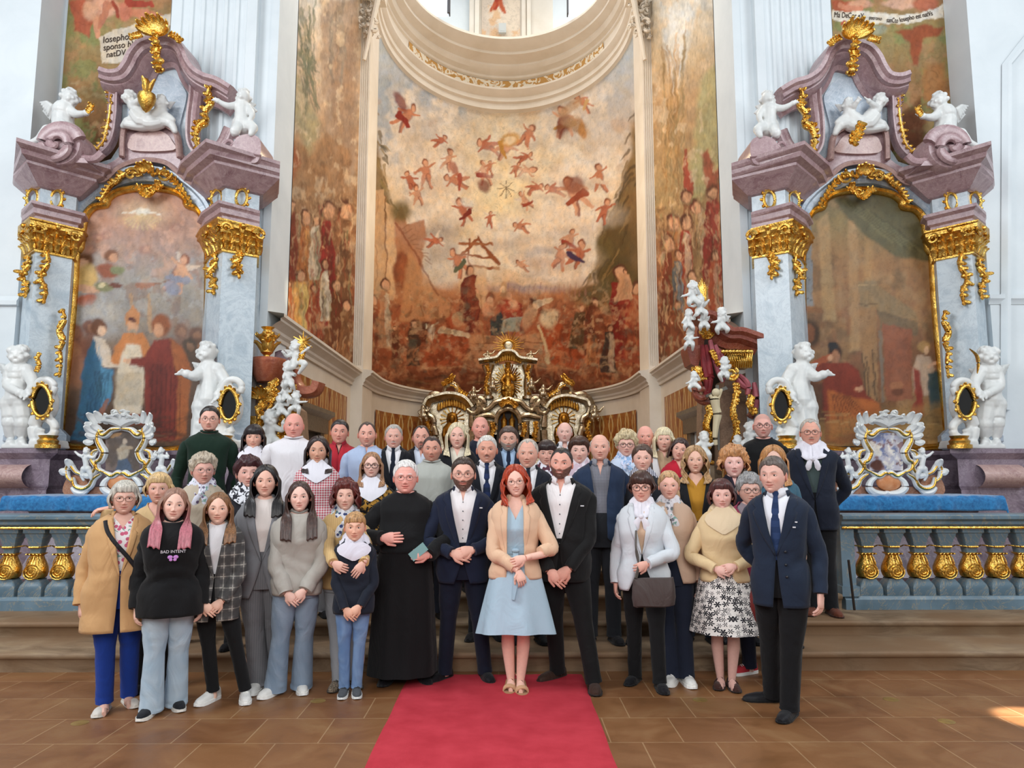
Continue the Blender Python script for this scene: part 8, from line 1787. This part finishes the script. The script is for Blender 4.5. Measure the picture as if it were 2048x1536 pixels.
A('p33', 1199, 867, 921, 6.95, Z1, 'balding older man in a dark denim jacket and fine checked shirt', age=1, fat=.3, girth=.4, belly=.6, skin='#cf937c', hairc='#b9b2aa', hair=('ring', .008), brow='#8a7c72', smile=.2, pants=('#23252a', dict(w=1.1)), shirt=('#8d8d94', dict(pat='check', c2='#4c4c58')), collar=('#8c8c94', 1), buttons=0, jacket=('#1e2a40', dict(lapel=0, gt=.09, button=.50, gb=.1, hem=.47, gm=.05, fit=.03, c2='#27364f', pat='denim', sl=(.076, .064, .052))), pose='down')
A('p36', 1284, 889, 943, 6.95, Z1, 'woman with dark hair tied back and light neckerchief above the white blazer woman', fem=1, age=1, skin='#d29b86', hairc='#4e3a30', hair=('pony',), fringe=.074, smile=.6, pants=(BLK, {}), sweater=('#1f2026', {}), scarf=('#c9cad8', 'vstripe', '#3a3c4c'), pose='down')
A('p40', 1389, 893, 946, 6.95, Z1, 'woman with long wavy blonde-brown hair in a mustard top and black jacket', fem=1, skin='#cf9a80', hairc='#a8845c', hair=('long', .22, .026), wave=.010, open=56, smile=.6, pants=('#1c2230', {}), shirt=('#b8842e',), vneck=1.2, jacket=('#1a1a1e', dict(lapel=1, gt=.1, button=.55, gb=.05, hem=.47, gm=.045)), pose='down')
A('p42', 1466, 895, 957, 6.95, Z1, 'woman with curly strawberry-blonde hair in a dark jacket', fem=1, age=1, skin='#d8a496', hairc='#c08a5c', hair=('bob', .065, .034), lump=.5, wave=.012, fringe=.05, smile=.2, lip='#c06a68', pants=(BLK, {}), shirt=('#2a2432',), sweater=('#1d1c28', dict(v=.8)), pose='down')
A('p44', 1545, 892, 955, 6.85, Z1, 'woman with ginger-blonde hair in a teal denim shirt, hidden behind the front man', fem=1, skin='#c99a84', hairc='#b37e4c', hair=('long', .2, .022), smile=.3, glasses=('#3a3034', .02, .0016), pants=('#22304a', {}), sweater=('#3f6478', dict(v=.8, name='denim_shirt')), pose='down')
# ---------------- second step
A('p46', 1619, 837, 892, 7.56, Z2, 'tall moustached man with glasses, white neckerchief and navy blazer by the balustrade', age=1, fat=.3, girth=.5, belly=.4, skin='#c98a72', hairc='#a8a19a', hair=('short', .008), fringe=.082, rec=.01, beard=('moust', '#8f857c'), glasses=('#2c2a2e', .021, .0020), smile=.0, pants=('#17181c', dict(w=1.05)), shirt=('#3f4c4c',), closed=1, jacket=('#1b2130', jm(gt=.10, button=.585, hem=.43)), scarf=('#dddbe6',), shoe='boot', feet=((1643, 1234), (1680, 1236)), pose='back', sw=.225)
A('p12', 637, 873, 932, 7.45, Z2, 'woman with long dark hair in a red gingham shirt and white neckerchief', fem=1, girth=.2, skin='#c48a6c', hairc='#2c1c1a', hair=('long', .20, .018), open=60, smile=.7, brow='#231816', earring=1, pants=('#8c8c90', {}), sweater=('#e6dfe0', dict(pat='gingham', c2='#c04458', name='gingham_shirt')), scarf=SW, scarfk=dict(front=.085, knot=0), pose='down')
A('p21', 864, 871, 924, 7.4, Z2, 'man with cropped dark hair in a light grey t-shirt beside the priest', fat=.5, girth=.5, belly=.3, skin='#bf7f66', hairc='#3a2c28', hair=('short', .005), fringe=.074, rec=.006, beard=('stub', '#7a5a4c'), smile=.1, pants=('#3a4150', {}), sweater=('#aeb0aa', dict(name='t_shirt', len=.42, sl=(.074, .06, .05), neck=1)), pose='down', sw=.215)
# ---------------- third step and sanctuary floor
A('p5', 421, 812, 867, 7.85, Z3, 'tall young man with glasses and chin beard in a dark green sweater', skin='#cf9680', hairc='#241c1a', hair=('short', .012), fringe=.074, beard=('chin', '#2a201e'), glasses=('#4a4444', .019, .0014), smile=-.1, pants=('#22242c', {}), sweater=('#14291f', dict(neck=1, len=.80, hem=.48, sl=(.072, .058, .050))), pose='down', sw=.22)
A('p7', 509, 850, 899, 8.0, Z3, 'woman with a dark fringed bob and white scarf beside the bald man', fem=1, skin='#cf957c', hairc='#231a1c', hair=('long', .15, .022), fringe=.03, open=58, smile=.7, pants=(BLK, {}), sweater=('#2c2c34', {}), scarf=SW, scarfk=dict(front=.07, knot=0), pose='down')
A('p9', 589, 827, 885, 7.85, Z3, 'large bald man in a plain white long-sleeved shirt', fat=.7, girth=.7, belly=.3, skin='#cf8674', hairc='#b58a74', hair=('bald',), shaved=.3, brow='#a8826c', smile=.1, pants=('#4a4f5c', {}), sweater=('#dedbe0', dict(neck=1, fit=.025, sl=(.082, .07, .055))), pose='down', sw=.245)
A('p13', 680, 839, 888, 8.05, Z3, 'dark-haired man in a red polo shirt with black placket', skin='#c5836c', hairc='#2c2220', hair=('short', .012), fringe=.074, smile=.2, pants=('#2c2e38', {}), sweater=('#b02a36', dict(v=.45, v0=.79, name='polo_shirt', len=.45)), shirt=('#15141a',), collar=('#a8283a', 1), pose='down', tilt=3)
A('p14', 735, 843, 893, 7.95, Z3, 'man with receding short hair in a pale blue shirt', skin='#cf8f78', hairc='#4a3a32', hair=('short', .006), fringe=.082, rec=.012, beard=('stub', '#8a6a5a'), smile=.3, girth=.2, pants=('#2c3040', {}), sweater=('#a9b9d6', dict(v=.3, v0=.81, name='shirt')), shirt=('#c9d2e4',), pose='down', sw=.22)
A('p19', 788, 849, 897, 8.0, Z3, 'grey-haired man with white moustache, white shirt and dark tie', age=1, fat=.3, skin='#c98f7a', hairc='#a8a29c', hair=('short', .012), fringe=.078, rec=.008, beard=('moust', '#d0cac2'), smile=.0, pants=(BLK, {}), shirt=(WHT,), collar=(WHT, 1), tie=('#1c2230',), jacket=('#17181e', jm()), pose='down')
A('p20', 843, 850, 899, 8.1, Z3, 'man with receding hair and goatee in dark uniform behind the grey t-shirt man', skin='#c48670', hairc='#3c2e2a', hair=('short', .006), fringe=.088, rec=.012, beard=('goatee', '#5a4840'), smile=.1, pants=(BLK, {}), shirt=('#c9d0e0',), collar=('#c9d0e0', 1), jacket=('#16171f', jm(pin=((.7, .785, .012),))), pose='down', dx=-.0)
A('p22', 915, 846, 897, 7.95, Z3, 'woman with long straight platinum hair looking serious', fem=1, skin='#d49c86', hairc='#cfc0a0', hair=('long', .20, .018), open=54, smile=-.1, brow='#5c4a40', pants=(BLK, {}), shirt=('#d8cfc0',), vneck=.6, jacket=('#1a1a1f', dict(lapel=0, gt=.08, button=.6, gm=.03)), pose='down')
A('p23', 961, 834, 880, 8.25, Z3, 'smiling bald man at the back before the high altar', fat=.4, skin='#cf8672', hairc='#7a5c4c', hair=('bald',), shaved=.4, smile=1, teeth=1, pants=(BLK, {}), sweater=('#222838', {}), pose='down')
A('p26', 1017, 853, 903, 8.1, Z3, 'man with grey beard and brown hair in blue shirt and dark tie', skin='#c38a72', hairc='#4c3a32', hair=('short', .018), fringe=.066, beard=('full', '#8c837c'), smile=0, pants=(BLK, {}), shirt=('#9db4d0',), collar=('#9db4d0', 1), tie=('#1c2438',), jacket=('#1a1f2e', jm(pin=((.7, .78, .010),))), pose='down')
A('p29', 1093, 882, 932, 8.0, Z3, 'woman with dark brown fringe peeking behind the bearded man in black suit', fem=1, skin='#c98e78', hairc='#332422', hair=('crop', .04, .026), fringe=.034, smile=.6, pants=(BLK, {}), sweater=('#5a3440', {}), scarf=SW, pose='down')
A('p30', 1129, 843, 884, 8.25, Z3, 'tall pale old man with high forehead at the back, white collar', age=1, skin='#cf9c8a', hairc='#c3bab2', hair=('ring', .007), brow='#a8988c', smile=-.1, pants=(BLK, {}), shirt=(WHT,), collar=(WHT, 1), jacket=('#1c1d24', jm()), pose='down', tilt=2)
A('p31', 1158, 875, 930, 7.9, Z3, 'woman with short brown hair and pink-white scarf beside the denim jacket man', fem=1, skin='#d39e8a', hairc='#44291f', hair=('crop', .035, .030), fringe=.05, smile=.4, pants=(BLK, {}), sweater=('#c9b4c0', {}), scarf=('#dfd6e0',), pose='down')
A('p34', 1252, 864, 914, 8.0, Z3, 'woman with short curly blonde hair and dark glasses in light blue scarf', fem=1, fat=.3, skin='#d29a86', hairc='#c6b28c', hair=('crop', .045, .034), lump=.5, wave=.008, fringe=.05, smile=.2, glasses=('#2c2630', .021, .0022), pants=(BLK, {}), sweater=('#c3d0e4', {}), scarf=('#d3d6ea', 'print', '#8fb0d8'), pose='down')
A('p35', 1290, 850, 897, 8.2, Z3, 'bald old man behind the curly blonde woman', age=1, fat=.3, skin='#cf8a76', hairc='#b9a89c', hair=('ring', .005), brow='#b09484', smile=-.1, pants=(BLK, {}), shirt=(WHT,), sweater=('#cfcad2', dict(v=.4)), pose='down')
A('p38', 1327, 855, 903, 8.1, Z3, 'woman with long pale blonde hair and fringe in a white jacket', fem=1, age=1, skin='#cf967e', hairc='#d6c6a4', hair=('long', .19, .018), fringe=.045, open=52, smile=.2, pants=(BLK, {}), shirt=('#b59a7c',), jacket=('#d9d6d6', dict(lapel=0, gt=.09, button=.55, gm=.04)), pose='down')
A('p39', 1358, 876, 921, 7.9, Z3, 'woman in a bright red jacket tilting her head, dark hair tucked back', fem=1, skin='#d0947c', hairc='#3a2420', hair=('bob', .11, .018), open=60, smile=.7, tilt=14, pants=(BLK, {}), sweater=('#b82034', dict(name='jacket', v=.6)), pose='down')
A('p43', 1524, 828, 879, 8.1, Z3, 'bald bearded priest with glasses in a black cassock at the back', skin='#cf9280', hairc='#4a3a34', hair=('bald',), shaved=.8, beard=('stub', '#5a4a44'), glasses=('#231f24', .021, .0022), smile=0, cassock=BLK, sweater=('#121214', dict(hem=.585, fit=.024, name='cassock')), collar=('#e6e4e2', 0), pose='back', girth=.2)
# ---------------- things they carry
def carried(name, mb, m, label, cat, **kw): o = mb.build(name, m, None, **kw); tag(o, label, cat); return o
par, sp = cast['p18']; SL = sp['SL']; q = local(par, SL[1][2] + Vector((-.085, -.03, .03)))
mb = MB(); mb.box(-.036, .036, -.004, .004, -.075, .075); o = carried('phone', mb, plain('phone blue', '#7fa7a8', .25), 'light blue phone in the hand of the white-haired priest', 'phone', smooth=False); o.location = q; o.rotation_euler = (.1, .9, -.1)
par, sp = cast['p37']; u = sp['u']; H = sp['H']
bag = empty('handbag', 'dark taupe leather handbag carried by the white blazer woman', 'handbag', local(par, (.09, -.26, .40 * H)))
bag.rotation_euler = (0, 0, par.rotation_euler.z)
mb = MB(); mb.world = False; rows = []
for z, w, d in ((-.01, .13, .02), (0, .155, .035), (.06, .165, .042), (.14, .160, .038), (.20, .150, .025), (.205, .145, .008)):
    rows.append([(w * math.copysign(abs(math.cos(a)) ** .35, math.cos(a)), d * math.sin(a) + .003 * math.sin(a * 5 + z * 60), z + .012 * math.cos(a)) for a in np.linspace(0, 2 * pi, 36, endpoint=False)])
mb.grid(rows, True, True); o = mb.build('bag_body', cloth('#4a403e', rough=.4), None); o.parent = bag
mb = MB(); q0 = bag.location; 
pts = [Vector((-.13, -.02, .20)), Vector((-.11, .02, .30)), Vector((-.13, .05, .42)), Vector((-.13, .09, .55))]; mb.tube(catmull(pts, 5), .008, 6, 2.2); o = mb.build('bag_strap', cloth('#5a5550', rough=.4), None); o.parent = bag
par, sp = cast['p1']; H = sp['H']; mb = MB()
pts = [torp(sp, zf, ph, .05) for zf, ph in ((.835, -.62), (.79, -.35), (.74, -.12), (.68, .12), (.62, .45), (.58, .8), (.55, 1.3))]
mb.tube(catmull(pts, 5), .014, 6, .35, up=(0, 1, 0)); o = mb.build('bag_strap', cloth('#1c1a1e', rough=.5), par)
par, sp = cast['p48']; H = sp['H']
mb = MB(); rows = []
for z, w, d in ((-.16, .05, .03), (-.13, .10, .05), (-.03, .12, .055), (.06, .09, .045), (.10, .06, .03)): rows.append([(w * math.cos(a), d * math.sin(a), z) for a in np.linspace(0, 2 * pi, 24, endpoint=False)])
mb.grid(rows, True, True); mb.tube([(-.05, 0, .1), (-.03, 0, .2), (.03, 0, .2), (.05, 0, .1)], .008, 6); o = carried('handbag', mb, cloth('#7c2f2c', rough=.45), 'dark red leather handbag hanging beside the patterned skirt', 'handbag'); g = P(1520, 1205, 5.98); o.location = g
par, sp = cast['p46']; mb = MB(); a, b = P(1697, 1120, 7.55), P(1709, 1220, 7.60); mb.tube([a, b], .013, 8); carried('walking_stick', mb, plain('dark stick', '#2a221e', .5), 'dark walking stick leaning beside the tall scarfed man', 'stick')
# lettering and butterfly on the black sweatshirt
par, sp = cast['p3']; q = torp(sp, .722, 0, .066)
cu = bpy.data.curves.new('chest_lettering', 'FONT'); cu.body = 'BAD INTENT'; cu.size = .028; cu.align_x = 'CENTER'; cu.extrude = .0008; cu.materials.append(cloth('#d8d4dc')); o = bpy.data.objects.new('chest_lettering', cu); COL.objects.link(o); o.parent = par; o = text_mesh(o); o.location = (q.x + .01, q.y - .006, q.z); o.rotation_euler = (pi / 2, 0, 0)
mb = MB()
for s in (-1, 1):
    mb.sphere((q.x + .01 + s * .018, q.y - .006, q.z - .028), (.017, .003, .013), 10, 6); mb.sphere((q.x + .01 + s * .013, q.y - .006, q.z - .046), (.011, .003, .010), 10, 6)
mb.build('butterfly_print', cloth('#c58ad0'), par)
